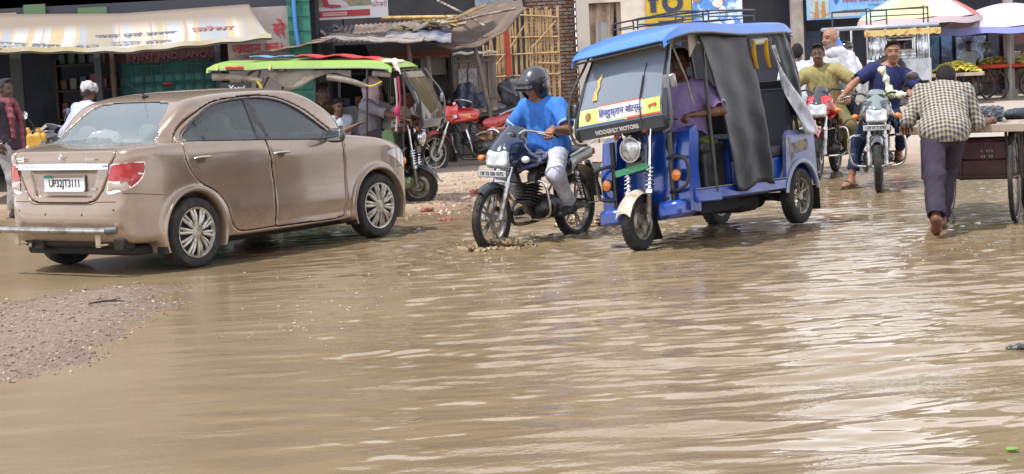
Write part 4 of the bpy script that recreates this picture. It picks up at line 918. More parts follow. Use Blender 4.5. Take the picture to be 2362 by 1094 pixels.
# goods in the dark bay
o = thing('shop_shelf', 'dim shelf of tins and packets inside the dark open shop', 'shelf', (-6.3, 31.8, 0))
g = MB()
for z in (.5, .95, 1.4, 1.8): g.box((0, 0, z), (1.5, .35, .03))
for x in (-.75, .75): g.box((x, 0, .95), (.04, .35, 1.9))
g.build('rack', M('4a4038', .8), o); rs = np.random.RandomState(31)
for k in range(34): x = -.66 + (k % 9) * .16; z = (.52, .97, 1.42, 1.82)[k // 9]; h = .12 + .18 * rs.rand(); g = MB(); g.box((x, 0, z + h / 2), (.11, .14, h), b=.012); g.build('packet', M(['6a4a3c', '7a7468', '4f5f70', '87503f', '6d6a3f', '3f5a4c'][rs.randint(6)], .6), o)
o = thing('sack', 'pale sack slumped on the floor inside the dark open shop', 'sack', (-5.75, 29.6, 0)); T = Field((-.35, -.3, -.05), (.35, .3, .8), .02); T.ell((0, 0, .3), (.24, .2, .32)).ell((.02, 0, .62), (.12, .10, .1), k=.06).fold(.01, 14, 5); fbuild(T, 'bag', M('8c8270', .9), o)
# ------------------------------------------------ the brown saloon
def make_wheel(parent, c, r, w, side, kind):
    """wheel of centre c, radius r, width w; side +1/-1 = outer face along +y/-y"""
    g = MB(); rr = r * .70
    prof = [(rr, -w * .42), (r * .80, -w * .5), (r * .93, -w * .47), (r * .985, -w * .34), (r, -w * .2), (r, w * .2), (r * .985, w * .34), (r * .93, w * .47), (r * .80, w * .5), (rr, w * .42)]
    g.lathe(prof, c, (0, 1, 0), 48)
    for k in range(3): g.lathe([(r * 1.001, w * (-.22 + .2 * k)), (r * 1.004, w * (-.2 + .2 * k)), (r * 1.001, w * (-.18 + .2 * k))], c, (0, 1, 0), 48)
    wh = bpy.data.objects.new('wheel', None); C.objects.link(wh); wh.parent = parent; wh.location = (0, 0, 0)
    g.build('tyre', RUBBER, wh)
    h = MB(); s = side
    h.lathe([(rr * 1.0, w * .40 * s), (rr * 1.02, w * .47 * s), (rr * .95, w * .46 * s), (rr * .90, w * .36 * s)], c, (0, 1, 0), 48)
    n = 20; silver = M('b9b5ab', .35, .55, alt='8f8573', vs=14)
    for k in range(n):
        a = 2 * math.pi * k / n + (.055 if k % 2 else -.055); d = V(math.cos(a), 0, math.sin(a)); t = V(-math.sin(a), 0, math.cos(a))
        p0 = V(*c) + d * rr * .27 + V(0, w * .47 * s, 0); p1 = V(*c) + d * rr * .93 + V(0, w * .40 * s, 0)
        h.tube([p0, (p0 + p1) / 2 + V(0, .008 * s, 0), p1], [.010, .0165, .014], 8, flat=1, up=(0, 1, 0))
    h.lathe([(.002, w * .53 * s), (rr * .16, w * .52 * s), (rr * .3, w * .47 * s), (rr * .31, w * .40 * s)], c, (0, 1, 0), 32)
    h.build('hubcap', silver, wh)
    k = MB(); k.lathe([(.002, w * .33 * s), (rr * .96, w * .33 * s), (rr * .97, -w * .4 * s)], c, (0, 1, 0), 32); k.build('wheel_well_disc', DARK, wh)
    return wh

def make_car():
    t = thing('parked_car', 'dusty metallic brown saloon car seen from its rear corner, chrome bar under the boot', 'car', (-3.365, 17.451, 0), 54.16)
    paint = M('8c7968', .26, .38, alt='7a6857', vs=2.2, vc=(.35, .75), coat=.9, stretch=(1, 1, 2.5), bump=.015, bs=90); paint = muddy(paint, .08, .60, '947c68', .7)
    c_ = .0125; fd = Field((-.84, -.94, .16), (3.36, .94, 1.56), c_)
    nx, ny, nz = fd.n
    xs = fd.lo[0] + np.arange(nx) * c_; ys = fd.lo[1] + np.arange(ny) * c_; zs = fd.lo[2] + np.arange(nz) * c_
    X2, Z2 = np.meshgrid(xs, zs, indexing='ij'); XY, YX = np.meshgrid(xs, np.abs(ys), indexing='ij'); Y3, Z3 = np.meshgrid(np.abs(ys), zs, indexing='ij')
    side = spline([(-.60, .27), (-.71, .33), (-.745, .45), (-.735, .58), (-.70, .66), (-.685, .80), (-.675, .92), (-.67, 1.00), (-.61, 1.055), (-.35, 1.085), (-.1, 1.10), (.5, 1.085), (1.2, 1.06), (1.9, 1.02), (2.25, .985),
                   (2.6, .935), (2.95, .84), (3.12, .74), (3.22, .60), (3.25, .45), (3.22, .28), (3.1, .21), (2.6, .20), (1.9, .20), (.6, .21), (-.2, .25)], 4, True)
    plan = spline([(-.76, 0), (-.755, .3), (-.73, .52), (-.66, .68), (-.52, .775), (-.25, .83), (.2, .857), (1.2, .8675), (2.2, .862), (2.6, .84), (2.88, .78), (3.08, .66), (3.2, .45), (3.26, .2), (3.27, 0)], 4)
    plan = plan + [V(p[0], -p[1]) for p in plan[-2:0:-1]]
    sec = [(0, .1), (.78, .19), (.835, .30), (.862, .42), (.858, .50), (.850, .60), (.853, .70), (.864, .82), (.866, .88), (.848, .97), (.800, 1.06), (.74, 1.10), (.5, 1.2), (0, 1.3)]
    secm = spline(sec, 3); secm = secm + [V(-p[0], p[1]) for p in secm[-2:0:-1]]
    A = poly_sdf(side, X2, Z2)[:, None, :]; B = poly_sdf(plan, XY, YX)[:, :, None]; D = poly_sdf(secm, Y3, Z3)[None]
    low = smax(smax(np.broadcast_to(A, fd.n), B, .07), D, .05)
    gh = spline([(-.42, .9), (-.30, 1.05), (-.16, 1.15), (.06, 1.33), (.24, 1.43), (.50, 1.485), (.85, 1.51), (1.2, 1.505), (1.5, 1.47), (1.72, 1.395), (1.93, 1.26), (2.18, 1.06), (2.4, .88)], 4)
    gs = spline([(0, .8), (.82, .8), (.79, 1.04), (.745, 1.15), (.685, 1.30), (.635, 1.40), (.57, 1.462), (.44, 1.497), (.2, 1.513), (0, 1.516)], 4); gs = gs + [V(-p[0], p[1]) for p in gs[-2:0:-1]]
    gp = [(-.45, -.50), (-.45, .50), (-.2, .625), (.1, .70), (.5, .78), (1.9, .80), (2.4, .60), (2.4, -.60), (1.9, -.8), (.5, -.78), (.1, -.7), (-.2, -.625)]
    gre = smax(smax(np.broadcast_to(poly_sdf(gh, X2, Z2)[:, None, :], fd.n), poly_sdf(gs, Y3, Z3)[None], .06), poly_sdf(gp, XY, YX)[:, :, None], .10)
    f = smin(low, gre, .05)
    YA = np.abs(ys)[None, :, None]
    for cx in (0, 2.45):
        rho = np.sqrt((X2 - cx) ** 2 + (Z2 - .31) ** 2)[:, None, :]
        ring = np.maximum(np.abs(rho - .365) - .012, np.maximum(YA - (.872 if cx < 1 else .868), .6 - YA)); f = smin(f, ring.astype(np.float32), .045)
    f = np.ascontiguousarray(f, np.float32)
    # number plate recess in the boot lid
    rec = [(.41, .885), (.345, .665), (-.345, .665), (-.41, .885)]
    rp = smax(poly_sdf(rec, Y3, Z3)[None], (xs[:, None, None] + .655).astype(np.float32), .01); f = smax(f, -rp, .015)
    for cx in (0, 2.45):
        rho = np.sqrt((X2 - cx) ** 2 + (Z2 - .30) ** 2)[:, None, :] - .343
        f = smax(f, -np.maximum(rho, .58 - YA).astype(np.float32), .012)
    fd.f = f
    shell = np.maximum(f, -(f + .035))
    def pris(poly, sgn=0, X=None, Z=None):
        return poly_sdf(poly, X2, Z2)[:, None, :]
    win = spline([(.045, 1.085), (.10, 1.17), (.28, 1.285), (.52, 1.375), (.95, 1.405), (1.28, 1.375), (1.55, 1.265), (1.88, 1.02), (1.80, .985), (1.0, 1.03), (.2, 1.072)], 5, True)
    rg = spline([(-.60, 1.115), (-.53, 1.25), (-.46, 1.375), (-.3, 1.41), (.3, 1.41), (.46, 1.375), (.53, 1.25), (.60, 1.115), (.5, 1.095), (-.5, 1.095)], 4, True)
    fg = spline([(-.66, 1.06), (-.58, 1.3), (-.5, 1.40), (0, 1.43), (.5, 1.40), (.58, 1.3), (.66, 1.06), (0, 1.03)], 4, True)
    cutw = np.maximum(pris(win), .42 - YA); cutr = np.maximum(poly_sdf(rg, Y3, Z3)[None], (xs[:, None, None] - .5)); cutf = np.maximum(poly_sdf(fg, Y3, Z3)[None], (1.5 - xs[:, None, None]))
    for q in (cutw, cutr, cutf): shell = np.maximum(shell, -q)
    dr = spline([(.97, 1.424), (.55, 1.40), (.27, 1.318), (.04, 1.20), (-.045, 1.06), (-.045, .90), (.08, .735), (.28, .63), (.40, .50), (.46, .34), (.56, .262), (.8, .255)], 4) + [V(1.01, .255), V(1.015, .6), V(.955, 1.03), V(.985, 1.424)]
    df_ = [V(.995, 1.424), V(.965, 1.03), V(1.025, .6), V(1.02, .25)] + spline([(1.3, .248), (1.88, .245), (1.965, .31), (1.985, .55), (1.975, .85), (1.955, 1.0), (1.81, 1.125), (1.6, 1.278), (1.35, 1.385), (1.15, 1.420)], 4)
    boot = [(-.60, 1.2), (-.615, 1.0), (-.575, .93), (-.55, .86), (-.475, .72), (-.40, .64), (-.30, .615), (.30, .615), (.40, .64), (.475, .72), (.55, .86), (.575, .93), (.615, 1.0), (.60, 1.2)]
    pr = np.maximum(poly_sdf(dr, X2, Z2)[:, None, :], .5 - YA); pf = np.maximum(poly_sdf(df_, X2, Z2)[:, None, :], .5 - YA)
    pb = np.maximum(poly_sdf(boot, Y3, Z3)[None], (xs[:, None, None] + .27))
    g = .0035
    body = np.maximum(np.maximum(np.maximum(shell, -(pr - g)), -(pf - g)), -(pb - g))
    fbuild(nets(body, fd.lo, c_), 'body', paint, t)
    for pz, nm in ((pr, 'rear_door'), (pf, 'front_door')):
        d = np.maximum(shell, pz + g); vs, fs = nets(d, fd.lo, c_)
        for s in (-1, 1):
            m = vs[fs[:, 0], 1] * s > 0; u, inv = np.unique(fs[m], return_inverse=True)
            o = fbuild((vs[u], inv.reshape(-1, 4)), nm, paint, t)
            x0 = .11 if nm[0] == 'r' else 1.11; z0 = .935 if nm[0] == 'r' else .905
            h = MB(); h.tube([(x0 - .10, s * .868, z0), (x0 - .06, s * .892, z0 + .006), (x0 + .05, s * .894, z0 + .004), (x0 + .10, s * .868, z0 - .004)], [.012, .019, .019, .012], 10, smooth=4, flat=.55, up=(0, 0, 1))
            h.build('handle', M('b9b3aa', .25, .7, coat=.5), o)
            h = MB(); h.sphere((x0, s * .853, z0 - .012), (.055, .012, .032), 8); h.build('handle_cup', M('5d4c40', .5), o)
    fbuild(nets(np.maximum(shell, pb + g), fd.lo, c_), 'boot_lid', paint, t)
    gl = glass('a8b4b8', .95, .015, .13, 1.45)
    fd.f = f
    def grow(poly, a): 
        c0 = np.mean(poly, 0); return [tuple(V(*q) + unit(V(*q) - c0) * a) for q in poly]
    for s in (-1, 1):
        patch('side_window', grow(win, .012), lambda u, v: (u, s * .93, v), (0, -s, 0), fd, -.012, gl, t, .06, 40)
        tr = MB(); tr.tube(line_on(win, lambda u, v: (u, s * .93, v), (0, -s, 0), fd, -.002), .0075, 6, closed=True); tr.build('window_trim', BLK_PLASTIC, t)
        bp = [(.80, 1.03), (1.06, 1.02), (.99, 1.41), (.86, 1.41)]
        patch('door_pillar', [(.875, 1.035), (1.03, 1.025), (.985, 1.408), (.90, 1.408)], lambda u, v: (u, s * .93, v), (0, -s, 0), fd, -.004, BLK_PLASTIC, t, .04)
        q = MB(); q.tube(line_on([(.245, 1.068), (.235, 1.15), (.21, 1.24)], lambda u, v: (u, s * .93, v), (0, -s, 0), fd, .002), .008, 6); q.build('quarter_light_bar', BLK_PLASTIC, t)
        patch('sail_panel', [(1.70, .99), (1.86, 1.005), (1.80, 1.075)], lambda u, v: (u, s * .93, v), (0, -s, 0), fd, -.002, BLK_PLASTIC, t, .03)
    patch('rear_windscreen', grow(rg, .012), lambda u, v: (-.8, u, v), (1, 0, 0), fd, -.010, glass('b4c4cc', .85, .02, .22, 1.7), t, .05)
    patch('windscreen', grow(fg, .012), lambda u, v: (3.3, u, v), (-1, 0, 0), fd, -.010, gl, t, .05)
    # lamps wrap the corner: rays come in square to the corner
    red = M('850a0c', .15, coat=.5, alt='a01214', vs=30, vc=(.4, .5)); white = M('94897b', .25, coat=.4)
    for s in (-1, 1):
        e = unit((.62, .78)); nrm = V(e[1], -e[0])
        def st(u, v, s=s): a = V(-.735, .50) + e * u - nrm * .3; return (a[0], s * a[1], v)
        # nrm must aim inwards
        dirv = (nrm[0], s * nrm[1], 0)
        def st(u, v, s=s): a = V(-.70, .52) + e * u - nrm * .25; return (max(a[0], -.83), s * min(a[1], .93), v)
        out = spline([(.03, .93), (.12, .945), (.35, .947), (.363, .90), (.335, .84), (.24, .745), (.06, .695), (-.045, .70), (-.02, .79), (.0, .86)], 3, True)
        la = tag_l = patch('tail_light', out, st, dirv, fd, .003, M('c9c6c2', .15, .9), t, .03)
        patch('red_lens', spline([(.040, .918), (.12, .934), (.295, .938), (.285, .86), (.235, .805), (-.008, .798), (.010, .86)], 3, True), st, dirv, fd, .009, red, la, .025)
        patch('red_lens', [(.302, .938), (.348, .938), (.355, .895), (.325, .85), (.292, .86)], st, dirv, fd, .009, red, la, .025)
        patch('red_lens', [(.222, .74), (.285, .79), (.322, .842), (.275, .845), (.240, .798), (.20, .788)], st, dirv, fd, .009, red, la, .025)
        patch('white_lens', [(-.030, .712), (.17, .712), (.215, .732), (.195, .787), (-.012, .787)], st, dirv, fd, .009, white, la, .025)
        hl = spline([(2.62, .80), (2.80, .83), (2.93, .79), (3.06, .66), (3.02, .62), (2.90, .66), (2.75, .74)], 4, True)
        patch('headlight', hl, lambda u, v: (u, s * .93, v), (0, -s, 0), fd, .004, M('cfd2d2', .1, .2, coat=1.), t, .03)
    # chrome bar, badges, plate
    def rear(u, v): return (-.83, u, v)
    patch('chrome_strip', [(-.555, .895), (-.56, .945), (-.3, .95), (.3, .95), (.56, .945), (.555, .895), (.3, .897), (-.3, .897)], rear, (1, 0, 0), fd, .014, CHROME, t, .03)
    b = MB(); b.box((-.715, 0, .955 - .03), (.03, 1.08, .012), b=.003); b.build('chrome_edge', CHROME, t)
    q = MB()
    for sg in (1, -1): q.prism([(0, .03), (.022, .012), (.022, .002), (.008, .012), (.008, .0), (.0, -.004)], lambda u, v, w: (-.69 - w, sg * -u, 1.003 + sg * v), 0, .012)
    q.build('badge', CHROME, t)
    q = MB(); q.box((-.70, .50, .995), (.012, .09, .016), b=.003); q.box((-.70, .50, .972), (.012, .085, .014), b=.003); q.build('badge', CHROME, t)
    text('badge', 'dynamic', .034, CHROME, t, (-.70, -.36, .983), (0, -1, 0), (0, 0, 1), .003)
    text('badge', 'VXi', .036, CHROME, t, (-.70, -.385, .735), (0, -1, 0), (0, 0, 1), .003)
    pl = MB(); pl.box((-.672, 0, .785), (.012, .50, .125), b=.003); pl.box((-.68, 0, .718), (.02, .49, .02), b=.003)
    po = pl.build('number_plate', M('c9ccd0', .35), t)
    pl = MB(); pl.box((-.680, .185, .835), (.003, .12, .025)); pl.build('green_band', M('1d6a4c', .5), po)
    pl = MB(); pl.box((-.680, -.06, .837), (.003, .36, .020)); pl.build('plate_frame_strip', M('8b7360', .5), po)
    text('plate_lettering', 'UP32JT3111', .092, M('24262a', .5), po, (-.680, -.005, .778), (0, -1, 0), (0, 0, 1), .0012, bold=.0015, squash=.84)
    # bumper: seams, steel guard tube and its brackets
    gu = MB(); gu.tube([(-.845, -.66, .40), (-.86, -.3, .40), (-.86, .3, .40), (-.845, .66, .40)], .030, 14, smooth=4); go = gu.build('bumper_guard', M('a9a7a4', .22, .95, alt='86807a', vs=8), t)
    gu = MB()
    for s in (-1, 1): gu.tube([(-.845, s * .655, .40), (-.80, s * .735, .405)], [.035, .031], 14)
    gu.build('rubber_cap', M('4c4d4f', .5), go)
    gu = MB()
    for s in (-1, 1): gu.box((-.80, s * .50, .33), (.02, .05, .15), b=.004); gu.box((-.76, s * .50, .27), (.10, .05, .012), b=.002)
    gu.build('bracket', M('b9a993', .5), go)
    u = MB(); u.box((1.25, 0, .20), (3.6, 1.35, .08), b=.02); u.box((-.45, 0, .27), (.4, 1.2, .07), b=.02); u.box((-.62, -.62, .27), (.14, .12, .10), b=.01); u.box((-.62, .40, .26), (.10, .16, .10), b=.01)
    u.build('underbody', M('191614', .8), t)
    u = MB()
    u.cyl((-.50, .46, .27), (-.70, .46, .255), .022, n=12); u.build('exhaust_pipe', STEEL, t)
    for s in (-1, 1):
        for cx in (-.36, 2.09): u = MB(); u.box((cx, s * .80, .235), (.012, .13, .16), b=.004); u.build('mud_flap', M('121212', .8), t)
    ln = MB()
    ln.tube(line_on([(y, .605 + .02 * (abs(y) > .4)) for y in np.linspace(-.62, .62, 30)], rear, (1, 0, 0), fd, -.001), .004, 5); ln.build('panel_seam', M('2b211b', .8), t)
    for s in (-1, 1):
        ln = MB(); ln.tube(line_on([(x, .70 - .12 * (x + .70)) for x in np.linspace(-.66, -.33, 16)], lambda u, v: (u, s * .93, v), (0, -s, 0), fd, -.001), .0035, 5); ln.build('panel_seam', M('2b211b', .8), t)
        ln = MB(); ln.tube(line_on([(3.06 - i * .03, .66 - i * .001) for i in range(10)], lambda u, v: (u, s * .93, v), (0, -s, 0), fd, -.001), .0035, 5); ln.build('panel_seam', M('2b211b', .8), t)
    for y, z in ((-.60, .56), (-.25, .52), (.20, .52), (.55, .55)): sn = MB(); sn.add(MB().sphere(line_on([(y, z)], rear, (1, 0, 0), fd)[0], (.004, .010, .010), 6).v, MB().sphere((0, 0, 0), 1, 6).f); sn.build('parking_sensor', M('2e2622', .6), t)
    mi = MB(); fm = Field((1.62, -1.08, .9), (1.92, -.80, 1.14), .012)
    for s in (-1, 1):
        m_ = Field((1.60, -1.10, .88), (1.95, -.78, 1.16), .011); m_.ell((1.75, -.965, 1.015), (.055, .10, .062)).box((1.735, -.965, 1.015), (.06, .19, .12), .03, k=.03).cap((1.78, -.82, .985), (1.76, -.92, .985), .018, k=.02).half((1.705, 0, 0), (-1, 0, 0), .006)
        vs, fs = m_.mesh(); vs = vs.copy()
        if s > 0: vs[:, 1] *= -1; fs = fs[:, ::-1]
        mo = fbuild((vs, fs), 'wing_mirror', paint if s > 0 else M('3a3431', .3, coat=.6), t)
        q = MB(); q.box((1.703, s * .965, 1.015), (.006, .155, .09), b=.002); q.build('mirror_glass', M('c8d4dc', .03, 1.), mo)
    an = MB(); an.sphere((.33, 0, 1.463), (.045, .018, .014), 8); an.tube([(.34, 0, 1.468), (.10, 0, 1.60)], [.005, .003], 6); an.build('aerial', DARK, t)
    for x in (0, 2.45):
        for s in (-1, 1): make_wheel(t, (x, s * .765, .305), .305, .19, s, 0)
    # cabin
    cab = MB()
    cab.box((1.2, 0, .40), (2.3, 1.4, .10)); cab.box((-.05, 0, .95), (.75, 1.30, .14), b=.03)
    cab.build('cabin_floor', M('37393b', .9), t)
    fab = M('8d8272', .85); dk = M('4a4b4c', .8)
    for y in (-.36, .36):
        s_ = Field((.8, y - .3, .4), (1.75, y + .3, 1.34), .02)
        s_.box((1.28, y, .58), (.50, .48, .16), .05, k=.04); s_.cap((1.02, y, .62), (.90, y, 1.08), .10, .085, k=.06, sq=((0, 1, 0), 2.2)); s_.ell((.865, y, 1.20), (.05, .12, .085), k=.03)
        fbuild(s_, 'front_seat', fab, t)
    s_ = Field((-.2, -.75, .4), (.7, .75, 1.3), .022); s_.box((.35, 0, .58), (.5, 1.25, .16), .05, k=.05).box((.08, 0, .86), (.16, 1.25, .5), .06, (unit((1, 0, .25)), V(0, 1, 0), unit((-.25, 0, 1))), k=.05)
    for y in (-.38, .38): s_.ell((-.02, y, 1.17), (.05, .12, .07), k=.03)
    fbuild(s_, 'rear_seat', fab, t)
    st_ = MB(); ax = unit((.85, 0, -.4)); x_, y_, _ = basis(ax); cc = V(1.55, .36, .97) if False else V(1.58, -.36, .95)
    st_.tube([cc + (x_ * math.cos(a) + y_ * math.sin(a)) * .175 for a in np.linspace(0, 2 * math.pi, 24, endpoint=False)], .014, 8, closed=True)
    for a in (0, 2.1, 4.2): st_.tube([cc, cc + (x_ * math.cos(a) + y_ * math.sin(a)) * .175], .012, 6)
    st_.tube([cc, cc + ax * .25], .03, 8); st_.build('steering_wheel', dk, t)
    ds = MB(); ds.box((1.95, 0, .92), (.5, 1.35, .22), b=.08); ds.box((1.70, -.36, .99), (.16, .34, .08), b=.03); ds.build('dashboard', M('3b3d40', .7), t)
    bd = Field((-.3, -.2, .98), (.2, .55, 1.3), .016); bd.ell((-.04, .15, 1.08), (.12, .19, .12)).ell((-.02, .30, 1.06), (.08, .10, .09)).fold(.006, 20, 3)
    tag(fbuild(bd, 'shelf_bundle', M('d8cfc4', .9, alt='b0655a', vs=9, vc=(.58, .62)), None), 'white cloth bundle on the rear shelf inside the brown saloon', 'bundle')
    o = bpy.data.objects['shelf_bundle']; o.location = t.location; o.rotation_euler = t.rotation_euler
    return t
make_car()
# ------------------------------------------------ motorcycles
def motorcycle(name, label, base, deg, pal, stand=False, tilt=(0, 0), steer=0., nose='visor', group=None, plate=None, z=0., rear_rack=False, guard=True, mirrors=True, wheelbase=1.26, simple=False, windshield=None, silver_rim=True, cat='motorcycle'):
    """pal: tank, side, fairing, visor colours; x forward, origin under the front axle"""
    t = thing(name, label, cat, (base[0], base[1], z), deg, group, tilt=tilt)
    def pm(h, **k): return M(h, .22, .1, alt='%02x%02x%02x' % tuple(int(int(h[i:i + 2], 16) * .80 + 12) for i in (0, 2, 4)), vs=4, vc=(.5, .7), coat=.8, **k)
    tank, sidec, fair, vis = pm(pal[0]), pm(pal[1]), pm(pal[2]), M(pal[3], .15, coat=1.)
    b = -wheelbase; rim_c = M('a5a39d' if silver_rim else '2a2a2c', .35, .6, alt='6b6458', vs=10)
    # steering axis through the head stock: everything in front turns about it
    o0 = V(-.30, 0, .85); axs = unit((-.42, 0, .90)); co, si = math.cos(R(steer)), math.sin(R(steer))
    def st(p):
        p = V(*p) - o0; return o0 + p * co + np.cross(axs, p) * si + axs * (axs @ p) * (1 - co)
    def stl(L): return [st(p) for p in L]
    yv = unit(st((0, 1, .3)) - st((0, 0, .3))); fz = unit(st((0, 0, 1)) - st((0, 0, 0)))
    def wheel(c, ax, rad, w, disc):
        wh = bpy.data.objects.new('wheel', None); C.objects.link(wh); wh.parent = t
        g = MB(); rr = rad * .76
        g.lathe([(rr, -w * .32), (rad * .87, -w * .5), (rad * .96, -w * .4), (rad, -w * .16), (rad, w * .16), (rad * .96, w * .4), (rad * .87, w * .5), (rr, w * .32)], c, ax, 44)
        n = 30
        x, y, d = basis(ax)
        for k in range(n):
            a = 2 * math.pi * k / n; e = x * math.cos(a) + y * math.sin(a); tt = np.cross(d, e)
            g.box(V(*c) + e * rad * .985, (.012, w * .62, .020), ax=(unit(e), unit(d + tt * .5), unit(np.cross(e, d + tt * .5))))
        g.build('tyre', RUBBER, wh)
        g = MB(); g.lathe([(rr * 1.0, -w * .34), (rr * 1.02, -w * .30), (rr * .91, -w * .22), (rr * .91, w * .22), (rr * 1.02, w * .30), (rr, w * .34)], c, ax, 40)
        for k in range(5):
            for dl in (-.16, .16):
                a0 = 2 * math.pi * k / 5; a1 = a0 + dl
                p0 = V(*c) + (x * math.cos(a0) + y * math.sin(a0)) * .04; p1 = V(*c) + (x * math.cos(a1) + y * math.sin(a1)) * rr * .94
                g.tube([p0, p1], [.017, .011], 8, flat=.7, up=d)
        g.lathe([(.002, -w * .52), (.036, -w * .52), (.040, -w * .2), (.040, w * .2), (.036, w * .52), (.002, w * .52)], c, ax, 20)
        g.build('rim', rim_c, wh)
        if disc:
            g = MB(); g.lathe([(.07, -.002), (.115, -.002), (.115, .002), (.07, .002)], V(*c) + unit(ax) * w * .62, ax, 28, closed=True); g.build('brake_disc', STEEL, wh)
        return wh
    wheel(st((0, 0, .29)), yv, .29, .078, not simple); wheel((b, 0, .295), (0, 1, 0), .295, .092, False)
    for s in (-1, 1):
        g = MB(); g.tube(stl([(0, s * .085, .285), (-.145, s * .085, .60)]), [.026, .028], 12); g.tube(stl([(0, s * .06, .285), (0, s * .1, .285)]), .02, 10); g.build('fork_leg', M('b6b6b3', .3, .7, alt='7e786f', vs=12), t)
        g = MB(); g.tube(stl([(-.145, s * .085, .60), (-.34, s * .085, 1.0)]), .0165, 10); g.build('fork_tube', CHROME, t)
    fe = MB(); fe.sheet(lambda u, v: st((math.cos(R(52 + u * 100)) * .322, (v - .5) * .12, .29 + math.sin(R(52 + u * 100)) * .322 - (abs(v - .5) * 2) ** 2.2 * .045)), 16, 9, .004); fe.build('front_mudguard', tank if pal[4] is None else pm(pal[4]), t)
    g = MB()
    for s in (-1, 1): g.tube(stl([(-.05, s * .062, .59), (-.13, s * .085, .55)]), .009, 6); g.tube(stl([(-.20, s * .06, .50), (-.02, s * .085, .36)]), .006, 6)
    g.build('mudguard_stay', BLACKM, t)
    # nose
    H_ = Field((-.62, -.34, .62), (.22, .34, 1.18), .010)
    if nose == 'visor':
        H_.box((-.19, 0, .82), (.20, .25, .20), .07, k=.03).ell((-.30, 0, .92), (.16, .145, .08), k=.05).cap((-.30, .10, .86), (-.47, .17, .78), .055, .03, k=.06, sq=((0, 0, 1), 1.4)).cap((-.30, -.10, .86), (-.47, -.17, .78), .055, .03, k=.06, sq=((0, 0, 1), 1.4))
        H_.half((-.085, 0, .82), unit((1, 0, .30)), .012)
    else:   # angular sheet-metal cowl
        H_.box((-.25, 0, .83), (.26, .25, .22), .035, (unit((1, 0, .35)), V(0, 1, 0), unit((-.35, 0, 1))), k=.03).half((-.12, 0, .80), unit((.9, 0, -.45)), .012)
        H_.box((-.30, 0, .91), (.20, .24, .09), .03, (unit((1, 0, -.5)), V(0, 1, 0), unit((.5, 0, 1))), k=.03)
    H_.f[...] = H_.f
    vs, fs = H_.mesh(); vs = np.array(stl(vs)) if steer else vs
    fo = fbuild((vs, fs), 'headlight_fairing', fair, t)
    l = MB(); l.mat(0); fx = unit(st((1, 0, -.22)) - st((0, 0, 0)))
    L_ = Field((-.3, -.2, .6), (.05, .2, 1.0), .009); L_.box((-.155, 0, .805), (.18, .225, .165), .045, k=.03).half((-.070, 0, .805), unit((1, 0, .30)), .03)
    vs, fs = L_.mesh(); vs = np.array(stl(vs)); fbuild((vs, fs), 'headlight', M('c9ccca', .08, .25, alt='8b9194', vs=16, vc=(.4, .62), coat=1.), t)
    g = MB(); w_ = .145 if nose == 'visor' else .12; dz = 0 if nose == 'visor' else -.07
    g.sheet(lambda u, v: st((-.085 - .25 * v - .10 * abs(2 * u - 1) ** 2.0, (u - .5) * 2 * (w_ * (1 - .30 * v ** 2)), .885 + dz + (.20 + dz) * v ** .8 - .03 * abs(2 * u - 1) ** 3)), 15, 11, .005); g.build('visor', vis, t)
    if windshield: pass
    g = MB(); g.tube(stl([(-.44, .36, 1.0), (-.40, .30, 1.02), (-.33, .16, 1.045), (-.32, .07, 1.0), (-.32, -.07, 1.0), (-.33, -.16, 1.045), (-.40, -.30, 1.02), (-.44, -.36, 1.0)]), .0115, 8, smooth=4); g.box(st((-.33, 0, .99)), (.06, .2, .03), b=.008, ax=(unit(st((1, 0, 0)) - st((0, 0, 0))), yv, fz)); g.build('handlebar', CHROME if pal[5] else BLACKM, t)
    for s in (-1, 1):
        g = MB(); g.tube(stl([(-.415, s * .305, 1.018), (-.475, s * .41, .99)]), .0175, 10); g.build('grip', RUBBER, t)
        g = MB(); g.tube(stl([(-.37, s * .26, 1.02), (-.36, s * .31, 1.015), (-.41, s * .41, .985)]), [.011, .008, .006], 6); g.build('lever', STEEL, t)
        g = MB(); g.tube(stl([(-.22, s * .12, .80), (-.22, s * .20, .80)]), .008, 6); g.build('indicator_stem', BLACKM, t)
        g = MB(); g.sphere(st((-.21, s * .225, .80)), (.035, .04, .032), 10); g.build('indicator', M('c9cdd0', .1, .1, coat=1.) if s > 0 and pal[5] else M('c96a1e', .2, coat=1.), t)
        if mirrors is True or mirrors == s:
            g = MB(); g.tube(stl([(-.39, s * .27, 1.03), (-.36, s * .31, 1.13), (-.34, s * .36, 1.19)]), .006, 6, smooth=3); m_ = st((-.33, s * .39, 1.21)); g.sphere(m_, (.022, .072, .045), 10); mo = g.build('mirror', BLK_PLASTIC, t)
            g = MB(); g.lathe([(.001, 0), (.048, .001)], m_ + V(-.023, 0, 0), (-1, 0, 0), 16); g.build('mirror_glass', M('b7c4cc', .04, 1.), mo)
    g = MB(); g.box(st((-.27, 0, 1.0)), (.06, .19, .07), b=.02); g.build('instrument', BLK_PLASTIC, t)
    if plate:
        g = MB(); g.box(st((-.015, 0, .685)), (.008, .285, .056), b=.002, ax=(fx, yv, unit(np.cross(fx, yv)))); po = g.build('number_plate', M('c4c6c8', .4), t)
        text('plate_lettering', plate, .046, M('26282b', .5), po, st((-.010, 0, .686)), -yv * -1, unit(np.cross(fx, yv)), .001, squash=.80, bold=.001)
        g = MB(); g.box(st((-.02, 0, .685)), (.006, .30, .066), b=.002, ax=(fx, yv, unit(np.cross(fx, yv)))); g.build('plate_holder', BLACKM, po)
